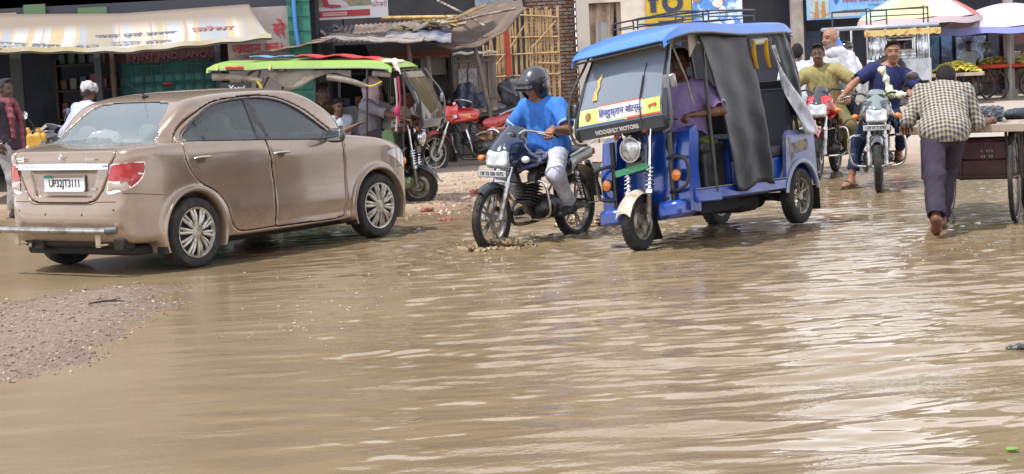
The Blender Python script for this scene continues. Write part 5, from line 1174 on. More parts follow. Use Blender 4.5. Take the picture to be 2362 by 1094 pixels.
    # tank, seat, panels
    T = Field((-.80, -.22, .60), (-.28, .22, .98), .009); T.ell((-.58, 0, .80), (.22, .15, .115), k=.03).ell((-.46, 0, .81), (.14, .13, .09), k=.05).cap((-.52, .10, .74), (-.34, .12, .70), .05, .03, k=.04).cap((-.52, -.10, .74), (-.34, -.12, .70), .05, .03, k=.04).half((-.55, 0, .695), (0, 0, -1), .03)
    to = fbuild(T, 'tank', tank, t)
    g = MB(); g.lathe([(.001, .012), (.03, .01), (.032, 0)], (-.53, 0, .915), (-.05, 0, 1), 16); g.build('fuel_cap', CHROME, to)
    if pal[6]:
        for s in (-1, 1): patch('decal', spline([(-.74, .77), (-.55, .81), (-.40, .80), (-.50, .765), (-.62, .735)], 3, True), lambda u, v: (u, s * .21, v), (0, -s, 0), T, .002, M(pal[6], .25, coat=.6), to, .03)
    T = Field((-1.5, -.2, .6), (-.66, .2, .92), .010); T.ell((-.90, 0, .775), (.24, .145, .055), k=.03).ell((-1.20, 0, .80), (.26, .13, .055), k=.06).ell((-.72, 0, .78), (.10, .10, .06), k=.05); fbuild(T, 'seat', M('1c1d20', .42, alt='3a3733', vs=6, bump=.1, bs=60), t)
    T = Field((-1.66, -.22, .5), (-.74, .22, .86), .010)
    for s in (-1, 1): T.ell((-.92, s * .125, .66), (.17, .035, .085), k=.03).cap((-1.02, s * .11, .70), (-1.42, s * .08, .78), .045, .035, k=.05, sq=((0, 0, 1), 1.5))
    T.cap((-1.38, 0, .76), (-1.50, 0, .79), .07, .045, k=.04); fbuild(T, 'side_panel', sidec, t)
    g = MB(); g.box((-1.545, 0, .775), (.04, .12, .06), b=.012); g.build('tail_lamp', M('8e1512', .15, coat=1.), t)
    g = MB(); g.sheet(lambda u, v: (b + math.cos(R(95 + u * 75)) * .345, (v - .5) * .17, .295 + math.sin(R(95 + u * 75)) * .345 + .03 * (1 - u)), 10, 5, .005); g.tube([(-1.50, 0, .68), (-1.62, 0, .50)], [.03, .02], 8); g.build('rear_mudguard', BLACKM, t)
    g = MB(); g.box((-1.60, 0, .60), (.01, .2, .15), b=.003, ax=(unit((1, 0, .4)), V(0, 1, 0), unit((-.4, 0, 1)))); g.build('rear_plate', M('b9bbba', .5), t)
    for s in (-1, 1): g = MB(); g.tube([(-1.50, s * .06, .67), (-1.52, s * .17, .67)], .008, 6); g.sphere((-1.525, s * .20, .67), (.03, .035, .028), 8); g.build('rear_indicator', M('c2661f', .2, coat=1.), t)
    g = MB(); g.tube([(-1.02, .145, .76), (-1.25, .155, .83), (-1.45, .12, .885), (-1.56, .05, .90), (-1.56, -.05, .90), (-1.45, -.12, .885), (-1.25, -.155, .83), (-1.02, -.145, .76)], .013, 8, smooth=4); g.build('grab_rail', M('aeb0b0', .3, .7), t)
    # frame, engine, running gear
    g = MB(); g.tube([(-.33, 0, .88), (-.38, 0, .70), (-.52, .0, .40), (-.62, 0, .24)], .02, 8); g.tube([(-.36, 0, .74), (-.60, 0, .68), (-.95, 0, .62), (-.98, 0, .40)], .02, 8)
    for s in (-1, 1): g.tube([(-.95, s * .10, .64), (-1.45, s * .09, .74)], .012, 6); g.tube([(-.95, s * .10, .36), (b, s * .10, .295)], .016, 8); g.tube([(-.95, s * .09, .40), (-1.2, s * .10, .66)], .010, 6)
    g.build('frame', BLACKM, t)
    for s in (-1, 1):
        g = MB(); g.tube([(b + .02, s * .115, .34), (b + .14, s * .115, .64)], .013, 8); g.tube([(b + .02 + .12 * k / 60, s * .115 + math.cos(k * .9) * .026, .36 + .26 * k / 60) if False else V(b + .03 + .10 * k / 60, s * .115, .38 + .24 * k / 60) + V(math.cos(k * .9) * .024, math.sin(k * .9) * .024, 0) for k in range(61)], .005, 5); g.build('shock_absorber', CHROME, t)
    T = Field((-1.02, -.22, .13), (-.42, .22, .72), .011); T.ell((-.80, 0, .33), (.17, .15, .115), k=.03).ell((-.70, 0, .33), (.10, .17, .09), k=.03).box((-.58, 0, .45), (.10, .11, .20), .02, (unit((.86, 0, .5)), V(0, 1, 0), unit((-.5, 0, .86))), k=.02).ell((-.66, 0, .60), (.07, .06, .09), k=.04); fbuild(T, 'engine', M('57585a', .42, .6, alt='33302d', vs=9), t)
    g = MB()
    for k in range(7): g.box(V(-.535, 0, .38) + V(-.3, 0, .95) * .028 * k, (.17, .18, .008), ax=(unit((.95, 0, .3)), V(0, 1, 0), unit((-.3, 0, .95))))
    g.build('cylinder_fins', M('3c3c3e', .5, .5), t)
    g = MB(); g.tube([(-.50, -.05, .42), (-.42, -.08, .36), (-.50, -.13, .20), (-.85, -.15, .19), (-1.0, -.16, .22)], .018, 10, smooth=4); g.tube([(-.98, -.16, .215), (-1.05, -.17, .23), (-1.52, -.18, .33)], [.03, .045, .042], 14); g.build('exhaust', M('77787a', .25, .9, alt='3a3632', vs=7), t)
    g = MB(); g.box((-1.02, .10, .315), (.52, .03, .085), b=.012); g.build('chain_cover', BLACKM, t)
    if guard:
        g = MB()
        for s in (-1, 1): g.tube([(-.47, s * .03, .56), (-.40, s * .20, .585), (-.42, s * .29, .56), (-.46, s * .30, .36), (-.50, s * .24, .26), (-.60, s * .04, .235)], .0135, 8, smooth=4)
        g.build('crash_guard', CHROME, t)
    g = MB(); g.tube([(-.88, -.26, .27), (-.88, .26, .27)], .012, 8); g.tube([(-1.16, -.20, .36), (-1.16, .20, .36)], .010, 8)
    for s in (-1, 1): g.tube([(-.88, s * .17, .27), (-.88, s * .27, .27)], .022, 8)
    g.tube([(-.74, .19, .30), (-.64, .20, .25), (-.60, .24, .25)], .009, 6); g.build('footrest', BLACKM, t)
    g = MB(); g.tube([(-1.10, .19, .60), (-1.12, .24, .33), (-1.42, .24, .33), (-1.46, .19, .60)], .008, 6)
    for k in range(5): g.tube([(-1.16 - .06 * k, .235, .34), (-1.16 - .06 * k, .215, .57)], .004, 5)
    g.build('leg_guard', BLACKM, t)
    if stand: g = MB(); g.tube([(-.86, .06, .24), (-.98, .16, .10), (-1.04, .22, .012)], .010, 6); g.build('side_stand', BLACKM, t)
    g = MB()
    for k in range(3): g.tube(stl([(-.30, -.04 + k * .04, 1.0), (-.20, -.09 + .05 * k, .90), (-.30, -.05 + .03 * k, .70), (-.42, .04, .66)]), .004, 5, smooth=4)
    g.build('cable', DARK, t)
    return t
def warp(t):
    """the worn front end of the blue one sags: its right side hangs low and trails"""
    def go(o):
        for c in o.children:
            if c.type == 'MESH':
                n = len(c.data.vertices); co = np.zeros(n * 3); c.data.vertices.foreach_get('co', co); co = co.reshape(-1, 3)
                w = np.clip((co[:, 0] + .95) / .8, 0, 1); y = co[:, 1].copy(); hz = np.clip((co[:, 2] - 1.1) / .5, 0, 1)
                co[:, 2] += .10 * y * w; co[:, 0] += (.12 + .16 * hz) * y * w; c.data.vertices.foreach_set('co', co.ravel()); c.data.update()
            go(c)
    go(t)
# ------------------------------------------------ three-wheeled electric rickshaws
def rickshaw(label, base, deg, roofc, bodyc, blue=True, group=None, z=0., tilt=(0, 0), L0=.17, L1=-1.90, scale=1.):
    t = thing('electric_rickshaw', label, 'rickshaw', (base[0], base[1], z), deg, group, tilt=tilt, scale=scale)
    body = M(bodyc, .25, .1, coat=.7, alt='%02x%02x%02x' % tuple(int(int(bodyc[i:i + 2], 16) * .62 + 14) for i in (0, 2, 4)), vs=3.5, vc=(.5, .8)); rf = M(roofc, .38, alt='%02x%02x%02x' % tuple(int(int(roofc[i:i + 2], 16) * .88 + 10) for i in (0, 2, 4)), vs=2.5, coat=.25)
    blk = BLACKM; body = muddy(body, .12, .50, '6d6252', .3, 9)
    def wheel(c, rad, w, side, spoked):
        wh = bpy.data.objects.new('wheel', None); C.objects.link(wh); wh.parent = t
        rr = rad * .64; g = MB(); g.lathe([(rr, -w * .42), (rad * .85, -w * .5), (rad * .96, -w * .42), (rad, -w * .25), (rad, w * .25), (rad * .96, w * .42), (rad * .85, w * .5), (rr, w * .42)], c, (0, 1, 0), 40)
        for k in range(36):
            a = 2 * math.pi * k / 36; e = V(math.cos(a), 0, math.sin(a)); q = V(-math.sin(a), 0, math.cos(a)); g.box(V(*c) + e * rad * .99, (.010, w * .8, .016), ax=(e, unit(V(0, 1, 0) + q * .3), unit(np.cross(e, V(0, 1, 0) + q * .3))))
        g.build('tyre', RUBBER, wh)
        g = MB(); rc = M('9a9386', .4, .5, alt='6d6255', vs=15)
        g.lathe([(rr * 1.02, -w * .45), (rr * .93, -w * .35), (rr * .90, w * .1), (rr * .93, w * .35), (rr * 1.02, w * .45)], c, (0, 1, 0), 36)
        if spoked:
            for k in range(5):
                a = 2 * math.pi * k / 5
                for da in (-.25, .25):
                    p0 = V(*c) + V(math.cos(a), 0, math.sin(a)) * rr * .22 + V(0, side * w * .22, 0); p1 = V(*c) + V(math.cos(a + da), 0, math.sin(a + da)) * rr * .93 + V(0, side * w * .22, 0); g.tube([p0, p1], .011, 6)
            g.lathe([(.002, side * w * .35), (rr * .25, side * w * .33), (rr * .28, side * w * .1)], c, (0, 1, 0), 20)
        else:
            g.lathe([(.002, side * w * .2), (rr * .45, side * w * .2), (rr * .6, side * w * .0), (rr * .92, side * w * .12)], c, (0, 1, 0), 28)
            for sg in (-1, 1): g.lathe([(.002, sg * w * .62), (rr * .42, sg * w * .60), (rr * .45, 0)], c, (0, 1, 0), 20)
        g.build('rim', rc, wh); return wh
    # roof: a moulded shell with a turned-down skirt
    Wd = .56
    def zr(x): return float(np.interp(x, [-2.0, -1.8, -.5, -.25, .0, .25], [1.775, 1.79, 1.79, 1.775, 1.74, 1.68]))
    g = MB()
    def rfn(u, v):
        x = L1 + (L0 - L1) * u; a = (v - .5) * 2; w = Wd * (1 - .10 * max(0, (x + .1) / .35) ** 2)
        y = math.copysign(min(abs(a) * 1.22, 1), a) * w; drop = max(0, abs(a) - .82) / .18
        e = min((x - L1) / .10, (L0 - x) / .22, 1); e = max(e, 0) ** .5
        return (x + (-.03 if u < .02 else 0), y * (1 + .03 * drop), zr(x) + .050 * (1 - (abs(a)) ** 2.6) * e - .062 * drop - .035 * (1 - e))
    g.sheet(rfn, 40, 25, .012); ro = g.build('roof', rf, t, 50)
    g = MB(); q = [(L1 + .0, s, 0) for s in ()]
    for s in (-1, 1): g.tube([(x, s * (Wd * 1.02) * (1 - .10 * max(0, (x + .1) / .35) ** 2), zr(x) - .065) for x in np.linspace(L1, L0 - .04, 20)], .011, 6)
    g.tube([(L0 - .02, y, zr(L0) - .07) for y in np.linspace(-.49, .49, 8)], .011, 6); g.build('roof_edge_trim', blk, ro)
    g = MB(); g.sheet(lambda u, v: (L1 + .06 + (L0 - L1 - .16) * u, (v - .5) * 1.06, zr(L1 + .06 + (L0 - L1 - .16) * u) - .055), 12, 4, .01); g.build('roof_lining', M('8f8373', .9, alt='5f574e', vs=4), t)
    if blue:
        g = MB(); zz = lambda x: zr(x) + .06
        for s in (-1, 1):
            y = s * .36
            for x0, x1, h in ((-.30, -.72, .085), (-.80, -1.62, .095)):
                g.tube([(x0, y, zz(x0)), (x0 - .01, y, zz(x0) + h * .8), (x0 - .06, y, zz(x0) + h), (x1 + .05, y, zz(x1) + h), (x1, y, zz(x1) + h * .8), (x1, y, zz(x1))], .0085, 6, smooth=3)
                g.tube([(x0, y, zz(x0) + h * .45), (x1, y, zz(x1) + h * .45)], .007, 6)
        for x, h in ((-.36, .085), (-.67, .085), (-.86, .095), (-1.57, .095)): g.tube([(x, -.36, zz(x) + h), (x, .36, zz(x) + h)], .0085, 6)
        for x in (-.45, -.6, -1.0, -1.2, -1.4): g.tube([(x, -.36, zz(x) + .02), (x, .36, zz(x) + .02)], .006, 6)
        g.build('roof_rack', blk, t)
    # uprights
    for s in (-1, 1):
        g = MB(); g.tube([(-.10, s * .44, 1.69), (.05, s * .455, 1.45), (.16, s * .46, 1.2), (.19, s * .46, 1.04), (.14, s * .45, .98)], .021, 8, smooth=4); g.build('windscreen_post', M('3e4144', .3, .6), t)
        g = MB(); g.tube([(-.04, s * .46, 1.70), (.03, s * .50, 1.58), (.17, s * .535, 1.38), (.20, s * .53, 1.15), (.17, s * .50, .97), (.13, s * .40, .94)], .0125, 8, smooth=4); g.build('side_hoop', BLK_PLASTIC if s < 0 else M('6a6e72', .3, .6), t)
        g = MB(); g.tube([(-.50, s * .47, 1.72), (-.55, s * .47, .40)], .017, 8); g.tube([(-1.18, s * .47, 1.74), (-1.20, s * .47, .42)], .015, 8); g.tube([(-1.90, s * .47, 1.74), (-1.97, s * .47, 1.4), (-2.15, s * .46, .80)], .017, 8); g.build('upright', blk, t)
        g = MB(); g.tube([(-1.95, s * .43, 1.72), (-2.12, s * .43, 1.62), (-2.26, s * .43, 1.35), (-2.30, s * .43, 1.15)], .016, 8, smooth=3); g.build('rear_rail', M('5d5950', .5, .3), t)
    g = MB(); g.sheet(lambda u, v: (-.20 + .24 * math.sin(u * 2.2) * (1 - v) + .10 * v, 0, 0), 2, 2, .001) if False else None
    # screen
    def sc(y, z): return (np.interp(z, [1.02, 1.2, 1.45, 1.68], [.20, .18, .07, -.08]) + .035 * (1 - (y / .44) ** 2), y, z)
    g = MB(); g.sheet(lambda u, v: sc((u - .5) * .87, 1.075 + .60 * v), 14, 12, .004); g.build('windscreen', glass('aebccd' if blue else '8f7f60', .95, .02, .32 if blue else .30, 1.7), t)
    g = MB(); g.tube([sc(y, 1.075) for y in np.linspace(-.45, .45, 12)], .016, 8); g.tube([sc(y, 1.50) for y in np.linspace(-.45, .45, 12)], .004, 5) if False else None
    g.sheet(lambda u, v: V(*sc((u - .5) * .91, 1.02 + .05 * v)) + V(.006 - .04 * (1 - v), 0, -.04 * (1 - v)), 14, 4, .006); g.build('screen_sill', M('4a5260', .35, .3, coat=.3), t)
    g = MB(); g.sheet(lambda u, v: V(*sc((u - .5) * .88, 1.60 + .07 * v)) + V(.004, 0, 0), 12, 3, .004); g.build('screen_top_band', M('7a7266', .7), t)
    if blue:
        lab = MB(); lab.sheet(lambda u, v: V(*sc(-.425 + .85 * u, 1.092 + .135 * v)) + V(.007, 0, 0), 16, 4, .001); so = lab.build('sticker_band', M('b6d068', .5, alt='c3d884', vs=9), t)
        lab = MB(); lab.sheet(lambda u, v: V(*sc(-.20 + .46 * u, 1.112 + .125 * v)) + V(.010, 0, 0), 12, 4, .001); lab.build('sticker_panel', M('d8d2c8', .5), so)
        lab = MB(); lab.sheet(lambda u, v: V(*sc(-.20 + .46 * u, 1.232 + .012 * v)) + V(.010, 0, 0), 12, 3, .001); lab.sheet(lambda u, v: V(*sc(.10 + .32 * u, 1.094 + .014 * v)) + V(.011, 0, 0), 12, 3, .001); lab.build('red_stripe', M('c2443c', .5), so)
        lab = MB(); lab.sheet(lambda u, v: V(*sc(-.42 + .5 * u, 1.090 + .010 * v)) + V(.011, 0, 0), 12, 3, .001); lab.build('blue_stripe', M('44579c', .5), so)
        tx = sc(.03, 1.172); text('lettering', 'िहन्दुस्तान मोटर्स', .078, M('26408f', .5), so, V(*tx) + V(.014, 0, 0), (0, 1, 0), (-.15, 0, 1), .001, squash=.86, bold=.0012)
        e = MB()
        for a in np.linspace(0, 6.28, 12, endpoint=False): e.box(V(*sc(-.32 + .028 * math.cos(a), 1.165 + .028 * math.sin(a))) + V(.010, 0, 0), (.003, .008, .02))
        e.prism([(-.02, .02), (.02, .02), (.012, -.02), (0, -.035), (-.012, -.02)], lambda u, v, w: V(*sc(-.32 + u, 1.165 + v)) + V(.010 + w, 0, 0), 0, .003); e.build('emblem', M('8b5a48', .5), so)
        e = MB(); e.prism([(-.04, .0), (.035, .012), (.04, .0), (.03, -.02), (.02, -.02), (.015, -.008), (-.02, -.01), (-.025, -.028), (-.035, -.028)], lambda u, v, w: V(*sc(.355 + u, 1.175 + v)) + V(.010 + w, 0, 0), 0, .003); e.build('emblem', M('b8432c', .5), so)
        text('lettering', 'HOOGHLY MOTORS', .052, M('d2d0ca', .5), t, V(*sc(.0, 1.03)) + V(.012, 0, -.012), (0, 1, 0), (.55, 0, 1), .001, squash=.92, bold=.002)
        e = MB(); e.tube([V(*sc(-.27, 1.29)) + V(.01, 0, 0), V(*sc(-.28, 1.36)) + V(.01, 0, 0), V(*sc(-.25, 1.40)) + V(.01, 0, 0), V(*sc(-.27, 1.45)) + V(.01, 0, 0), V(*sc(-.24, 1.50)) + V(.01, 0, 0)], [.028, .022, .014, .022, .012], 8, flat=.25, up=(1, 0, 0)); e.build('gold_sticker', M('b5934c', .5), t)
        e = MB(); e.tube([V(*sc(.24, 1.02)) + V(.02, 0, -.02), V(*sc(.235, 1.25)) + V(.02, 0, 0), V(*sc(.245, 1.42)) + V(.018, 0, 0)], .006, 6); e.tube([V(*sc(.237, 1.22)) + V(.012, 0, 0), V(*sc(.25, 1.52)) + V(.01, 0, 0)], .005, 6); e.build('wiper', BLK_PLASTIC, t)
    for s in (-1, 1):
        g = MB(); g.box((.165, s * .535, 1.33 if s > 0 else 1.24), (.03, .13, .115), b=.014, rz=8 * s); mo = g.build('mirror', M('8a8c8c', .3, .5) if s > 0 else BLK_PLASTIC, t)
        g = MB(); g.box((.147, s * .535, 1.33 if s > 0 else 1.24), (.003, .11, .095), rz=8 * s); g.build('mirror_glass', M('b8c4cb', .05, 1.), mo)
    # front column
    wheel((0, 0, .235), .235, .10, 1, False)
    for s in (-1, 1):
        g = MB(); g.tube([(0, s * .105, .225), (-.035, s * .11, .50)], [.028, .024], 12); g.box((.005, s * .105, .24), (.05, .03, .09), b=.01); g.build('fork_leg', M('77706a', .4, .5, alt='5a4f47', vs=12), t)
        g = MB(); g.tube([(-.032, s * .11, .47), (-.10, s * .115, 1.0)], .020, 10); g.tube([V(-.035 - .025 * k / 56, s * .11, .47 + .22 * k / 56) + V(math.cos(k * .8) * .037, math.sin(k * .8) * .037, 0) for k in range(57)], .0075, 6); g.tube([(-.03, s * .11, .46), (-.033, s * .11, .49)], .042, 14); g.build('fork_spring', CHROME, t)
        g = MB(); g.tube([(-.06, s * .03, .98), (.0, s * .09, 1.0), (-.10, s * .24, 1.05), (-.22, s * .33, 1.04)], .012, 8, smooth=4); g.build('handlebar', BLACKM, t)
    g = MB(); g.sheet(lambda u, v: (math.cos(R(20 + 95 * u)) * .268, (v - .5) * .15, .235 + math.sin(R(20 + 95 * u)) * .268 - (abs(v - .5) * 2) ** 2.2 * .04), 14, 8, .005); g.build('front_mudguard', M('b3aa98' if blue else '38393a', .4, alt='8a7f6e', vs=9), t)
    g = MB(); g.sphere((.02, 0, .845), (.07, .11, .11), 14); g.build('headlight_shell', BLK_PLASTIC, t)
    g = MB(); g.lathe([(.002, .062), (.05, .058), (.092, .04), (.098, .03)], (.03, 0, .845), (1, 0, -.12), 32); ho = g.build('headlight_lens', M('c6c9c8', .12, .35, alt='8e969a', vs=28, coat=1.), t)
    g = MB(); g.lathe([(.096, .036), (.106, .036), (.112, .02), (.108, -.01)], (.03, 0, .845), (1, 0, -.12), 32); g.build('headlight_rim', CHROME, t)
    if blue:
        g = MB(); g.box((.075, .01, .675), (.008, .345, .056), b=.002, ax=(V(1, 0, 0), unit((0, 1, .10)), unit((0, -.10, 1)))); po = g.build('green_number_board', M('2a7553', .45, alt='3a7f60', vs=8), t)
        g = MB(); g.sphere((.081, -.03, .674), .006, 6); g.sphere((.081, .06, .682), .006, 6); g.build('bolt', CHROME, po)
    g = MB(); g.box((-.02, 0, .74), (.05, .20, .20), b=.02); g.box((.0, .13, .98), (.06, .05, .06), b=.015); g.box((-.02, -.02, .985), (.08, .16, .05), b=.015); g.build('fork_yoke', blk, t)
    g = MB(); g.sphere((.03, .14, .99), (.03, .025, .03), 8); g.sphere((.03, -.15, .965), (.03, .025, .03), 8); g.build('orange_lamp', M('c05a20', .25, coat=.6), t)
    # cowl, floor, side panels
    g = MB()
    g.sheet(lambda u, v: (-.16 - .10 * (2 * u - 1) ** 2 - .08 * v, (u - .5) * .76, .22 + .72 * v), 16, 10, .02); g.build('front_cowl', body, t, 60)
    for s in (-1, 1):
        g = MB(); g.prism([(-.14, .27), (-.14, .62), (-.20, .93), (-.29, .97), (-.34, .90), (-.30, .62), (-.32, .42), (-.30, .25)], lambda u, v, w: (u, s * w, v), .30, .455); g.build('cowl_wing', body, t)
        g = MB(); g.tube([(-.12, s * .30, .93), (-.115, s * .30, .55), (-.13, s * .30, .33)], .024, 8); g.build('cowl_post', blk, t)
        g = MB(); g.box((-.15, s * .31, .30), (.30, .24, .14), b=.03); g.build('foot_pan', body, t)
        g = MB(); g.tube([(-.11, s * .27, .72), (-.07, s * .36, .73), (-.08, s * .46, .70), (-.10, s * .48, .60), (-.09, s * .46, .49), (-.07, s * .38, .45), (-.11, s * .28, .44)], .016, 8, smooth=4); go = g.build('crash_guard', blk, t)
        g = MB(); g.lathe([(.002, .028), (.03, .024), (.046, .012), (.048, 0)], (-.085, s * .365, .575), (1, 0, 0), 24); g.build('orange_reflector', M('c96a18', .2, coat=.8, alt='d98a35', vs=50), t)
        g = MB(); g.lathe([(.047, -.012), (.054, -.008), (.054, .006), (.047, .010)], (-.085, s * .365, .575), (1, 0, 0), 24); g.build('reflector_rim', BLK_PLASTIC, t)
    g = MB(); g.box((-1.08, 0, .34), (1.85, .86, .045), b=.01); g.build('floor_pan', M('2d3036', .7), t)
    for s in (-1, 1):
        g = MB(); g.box((-1.04, s * .455, .385), (1.66, .045, .10), b=.012); g.box((-.42, s * .45, .37), (.40, .06, .09), b=.012); so = g.build('sill', body, t)
        g = MB(); g.box((-1.04, s * .45, .437), (1.64, .06, .008), b=.002); g.build('sill_plate', M('9c948a', .5, .2, alt='5d5850', vs=12), so)
        # rear quarter with wheel arch
        arc = [(-2.13 + .315 * math.cos(R(a)), .245 + .315 * math.sin(R(a))) for a in range(165, 14, -10)]
        pol = [(-2.46, .36), (-2.43, .80), (-2.40, .835), (-1.92, .855), (-1.86, .80), (-1.815, .40)] + arc[::-1]
        g = MB(); g.prism(pol, lambda u, v, w: (u, s * w, v), .44, .475); po = g.build('rear_quarter', M('52649c' if blue else bodyc, .35, .1, coat=.5, alt='6f7480', vs=5), t)
        g = MB(); g.tube([(-2.13 + .322 * math.cos(R(a)), s * .48, .245 + .322 * math.sin(R(a))) for a in range(170, 9, -8)], .022, 8, flat=.7, up=(0, 1, 0)); g.build('wheel_arch_trim', M('8f96a8' if blue else '4a5a3a', .35, .4), t)
        if blue:
            q = MB(); q.prism([(-2.30, .66), (-2.28, .76), (-1.98, .74), (-1.96, .70), (-2.05, .64)], lambda u, v, w: (u, s * w, v), .474, .478); q.prism([(-1.95, .56), (-1.90, .80), (-1.93, .80), (-1.97, .70), (-2.0, .62)], lambda u, v, w: (u, s * w, v), .474, .478); q.build('sticker', M('8a7d62', .5, alt='3d4554', vs=14), po)
        g = MB(); g.tube([(-2.44, s * .40, .30), (-2.47, s * .40, .10)], .04, 4) if False else g.box((-2.455, s * .42, .21), (.012, .13, .22), b=.004); g.build('mud_flap', M('131313', .8), t)
        wheel((-2.13, s * .415, .25), .25, .115, s, True)
    g = MB(); g.box((-2.42, 0, .58), (.03, .86, .46), b=.01); g.build('tail_panel', body, t)
    # seats and cabin
    T = Field((-1.0, -.42, .35), (-.40, .42, .90), .013); T.box((-.72, 0, .56), (.34, .74, .36), .02).box((-.70, 0, .785), (.44, .80, .09), .035, k=.02); fbuild(T, 'driver_seat', M('24262b', .5, alt='3b3a3a', vs=7), t)
    g = MB(); g.box((-.90, 0, .60), (.03, .84, .50), b=.01); g.build('seat_box', body, t)
    T = Field((-1.2, -.45, .8), (-.75, .45, 1.35), .015); T.box((-.95, 0, 1.06), (.07, .78, .34), .03); fbuild(T, 'driver_backrest', M('2b2c30', .6), t)
    T = Field((-2.4, -.46, .35), (-1.5, .46, 1.45), .015); T.box((-1.92, 0, .68), (.50, .84, .11), .04, k=.02).box((-2.14, 0, .98), (.10, .84, .52), .04, (unit((1, 0, .18)), V(0, 1, 0), unit((-.18, 0, 1))), k=.02); fbuild(T, 'passenger_bench', M('2a2e3a' if blue else '3b3530', .5), t)
    g = MB(); g.box((-1.93, 0, .50), (.46, .82, .26), b=.02); g.build('bench_box', body, t)
    g = MB(); g.sheet(lambda u, v: (-2.12 - .12 * (1 - v), (u - .5) * .86, 1.0 + .30 * v), 8, 8, .006); g.build('back_curtain', M('26282c', .6, bump=.3, bs=8), t)
    g = MB(); g.box((-1.0, 0, .27), (.7, .5, .12), b=.02); g.box((-1.55, .05, .25), (.36, .4, .16), b=.04); g.tube([(-2.13, -.36, .25), (-2.13, .36, .25)], .035, 8); g.sphere((-2.13, 0, .25), (.10, .09, .10), 10)
    for s in (-1, 1): g.tube([(-1.7, s * .28, .32), (-1.95, s * .28, .24), (-2.15, s * .28, .22), (-2.4, s * .28, .32)], .014, 6, smooth=3)
    g.build('battery_tray', M('131416', .7), t)
    g = MB(); g.sheet(lambda u, v: (-.10 - .14 * u, (v - .5) * .17, .36 - .30 * u), 4, 5, .006); g.build('front_mud_flap', M('131315', .75), t)
    if blue:
        cm = M('1b1e23', .46, bump=.16, bs=18, spec=.4)
        def curt(x0t, x1t, x0b, x1b, zb, y0, seed, zt=1.74):
            g = MB(); ph = seed * 1.7
            def fn(u, v):
                x = (x0t + (x1t - x0t) * u) * v + (x0b + (x1b - x0b) * u) * (1 - v); w = .006 * math.sin(u * 13 + ph + 1.2 * v) + .016 * math.sin(u * 4 + v * 1.5 + ph) * (1 - v * .5) + .0022 * math.sin(v * 23 + u * 9 + ph) + .0018 * math.sin(v * 37 - u * 17)
                return (x, y0 + w + .03 * math.sin(v * math.pi), zb + (zt - zb) * v - .03 * (1 - v) * math.sin(u * 7))
            g.sheet(fn, 26, 34, .004); return g
        curt(-.43, -1.17, -.80, -1.55, .42, .50, 1).build('side_curtain', cm, t, 180)
        curt(-1.68, -1.93, -1.90, -2.22, .95, .49, 2).build('side_curtain', cm, t, 180)
        g = MB(); g.sheet(lambda u, v: (-1.62 - .33 * (1 - v) - .30 * (1 - v) ** 2 * .6 - u * (.05 + .30 * (1 - v)), .505 + .02 * math.sin(v * 9 + u * 5) + .03 * (1 - v), .80 + .82 * v), 10, 24, .005); g.build('curtain_lining', M('b7bac2', .5, alt='8d9098', vs=5, bump=.25, bs=9, coat=.2), t, 180)
        g = MB(); g.tube([(-1.20, .49, 1.655), (-1.62, .49, 1.67)], .032, 10); g.build('rolled_blind', M('b9b5aa', .7), t)
        for x in (-1.26, -1.50):
            g = MB(); g.tube([(x, .525, 1.67), (x + .02, .53, 1.55), (x - .03, .53, 1.43)], [.020, .026, .014], 6, smooth=3, flat=.4, up=(1, 0, 0)); g.build('yellow_strap', M('c08f1c', .8), t)
        g = MB(); g.tube([(-1.22, .50, 1.69), (-1.225, .50, 1.62)], .036, 8); g.tube([(-1.58, .50, 1.70), (-1.585, .50, 1.63)], .036, 8); g.build('blind_tie', blk, t)
        T = Field((-1.0, .02, .75), (-.35, .5, 1.0), .012); T.ell((-.66, .27, .835), (.17, .15, .05)).fold(.006, 25, 2); fbuild(T, 'seat_cloth', M('3d4a1d', .95, alt='59602c', vs=16, bump=.4), t)
        g = MB(); g.sheet(lambda u, v: (-.34 - .16 * u, .44, 1.72 - .16 * v * (1 - u) - .03 * v), 6, 6, .01); g.build('corner_gusset', M('93897c', .7), t)
        g = MB(); g.tube([(-.30, .30, 1.66), (-.42, .34, 1.35), (-.45, .36, 1.15)], .010, 6); g.build('grab_pole', STEEL, t); g = MB(); g.tube([(-.62, -.30, 1.7), (-.64, -.30, .9)], .013, 6); g.build('grab_pole', STEEL, t)
        warp(t)
    return t
RB, RD = (1.0683, 16.5686), -124.3
blue_rick = rickshaw('blue three-wheeled rickshaw with black side curtain and roof rack wading through the flood water', RB, RD, '3f74c8', '123f98', tilt=(1.8, 0))
J = dict(pelvis=(-.70, .10, .88), neck=(-.66, .11, 1.36), head=(-.60, .11, 1.52), face=(1, .05, -.1), hl=(-.40, .34, 1.10), hr=(-.30, -.28, 1.08), fl=(-.36, .16, .48), fr=(-.36, -.10, .48), epl=(-.2, .9, -.5), epr=(-.2, -.9, -.5), kpl=(.5, .2, 1), kpr=(.5, -.2, 1), gripl=.8, gripr=.8)
person('driver in a lavender T-shirt steering the blue rickshaw from behind its windscreen', RB, RD, J, shirt=dict(c='9a88b8', sleeve=.8, loose=.022, len=.02), trousers=dict(c='2c3346'), skin='5f3a2a', shoes=('2a2522', 'sandal'), cell=.011)
GS = .91
GB, GD = (G(968, 472)[0], G(968, 472)[1]), -14
grick = rickshaw('three-wheeled rickshaw with a lime green roof parked behind the brown saloon', GB, GD, '8cae55', '3f5a2e', blue=False, L0=-.16, L1=-2.55, scale=GS, tilt=(0, 2.2))
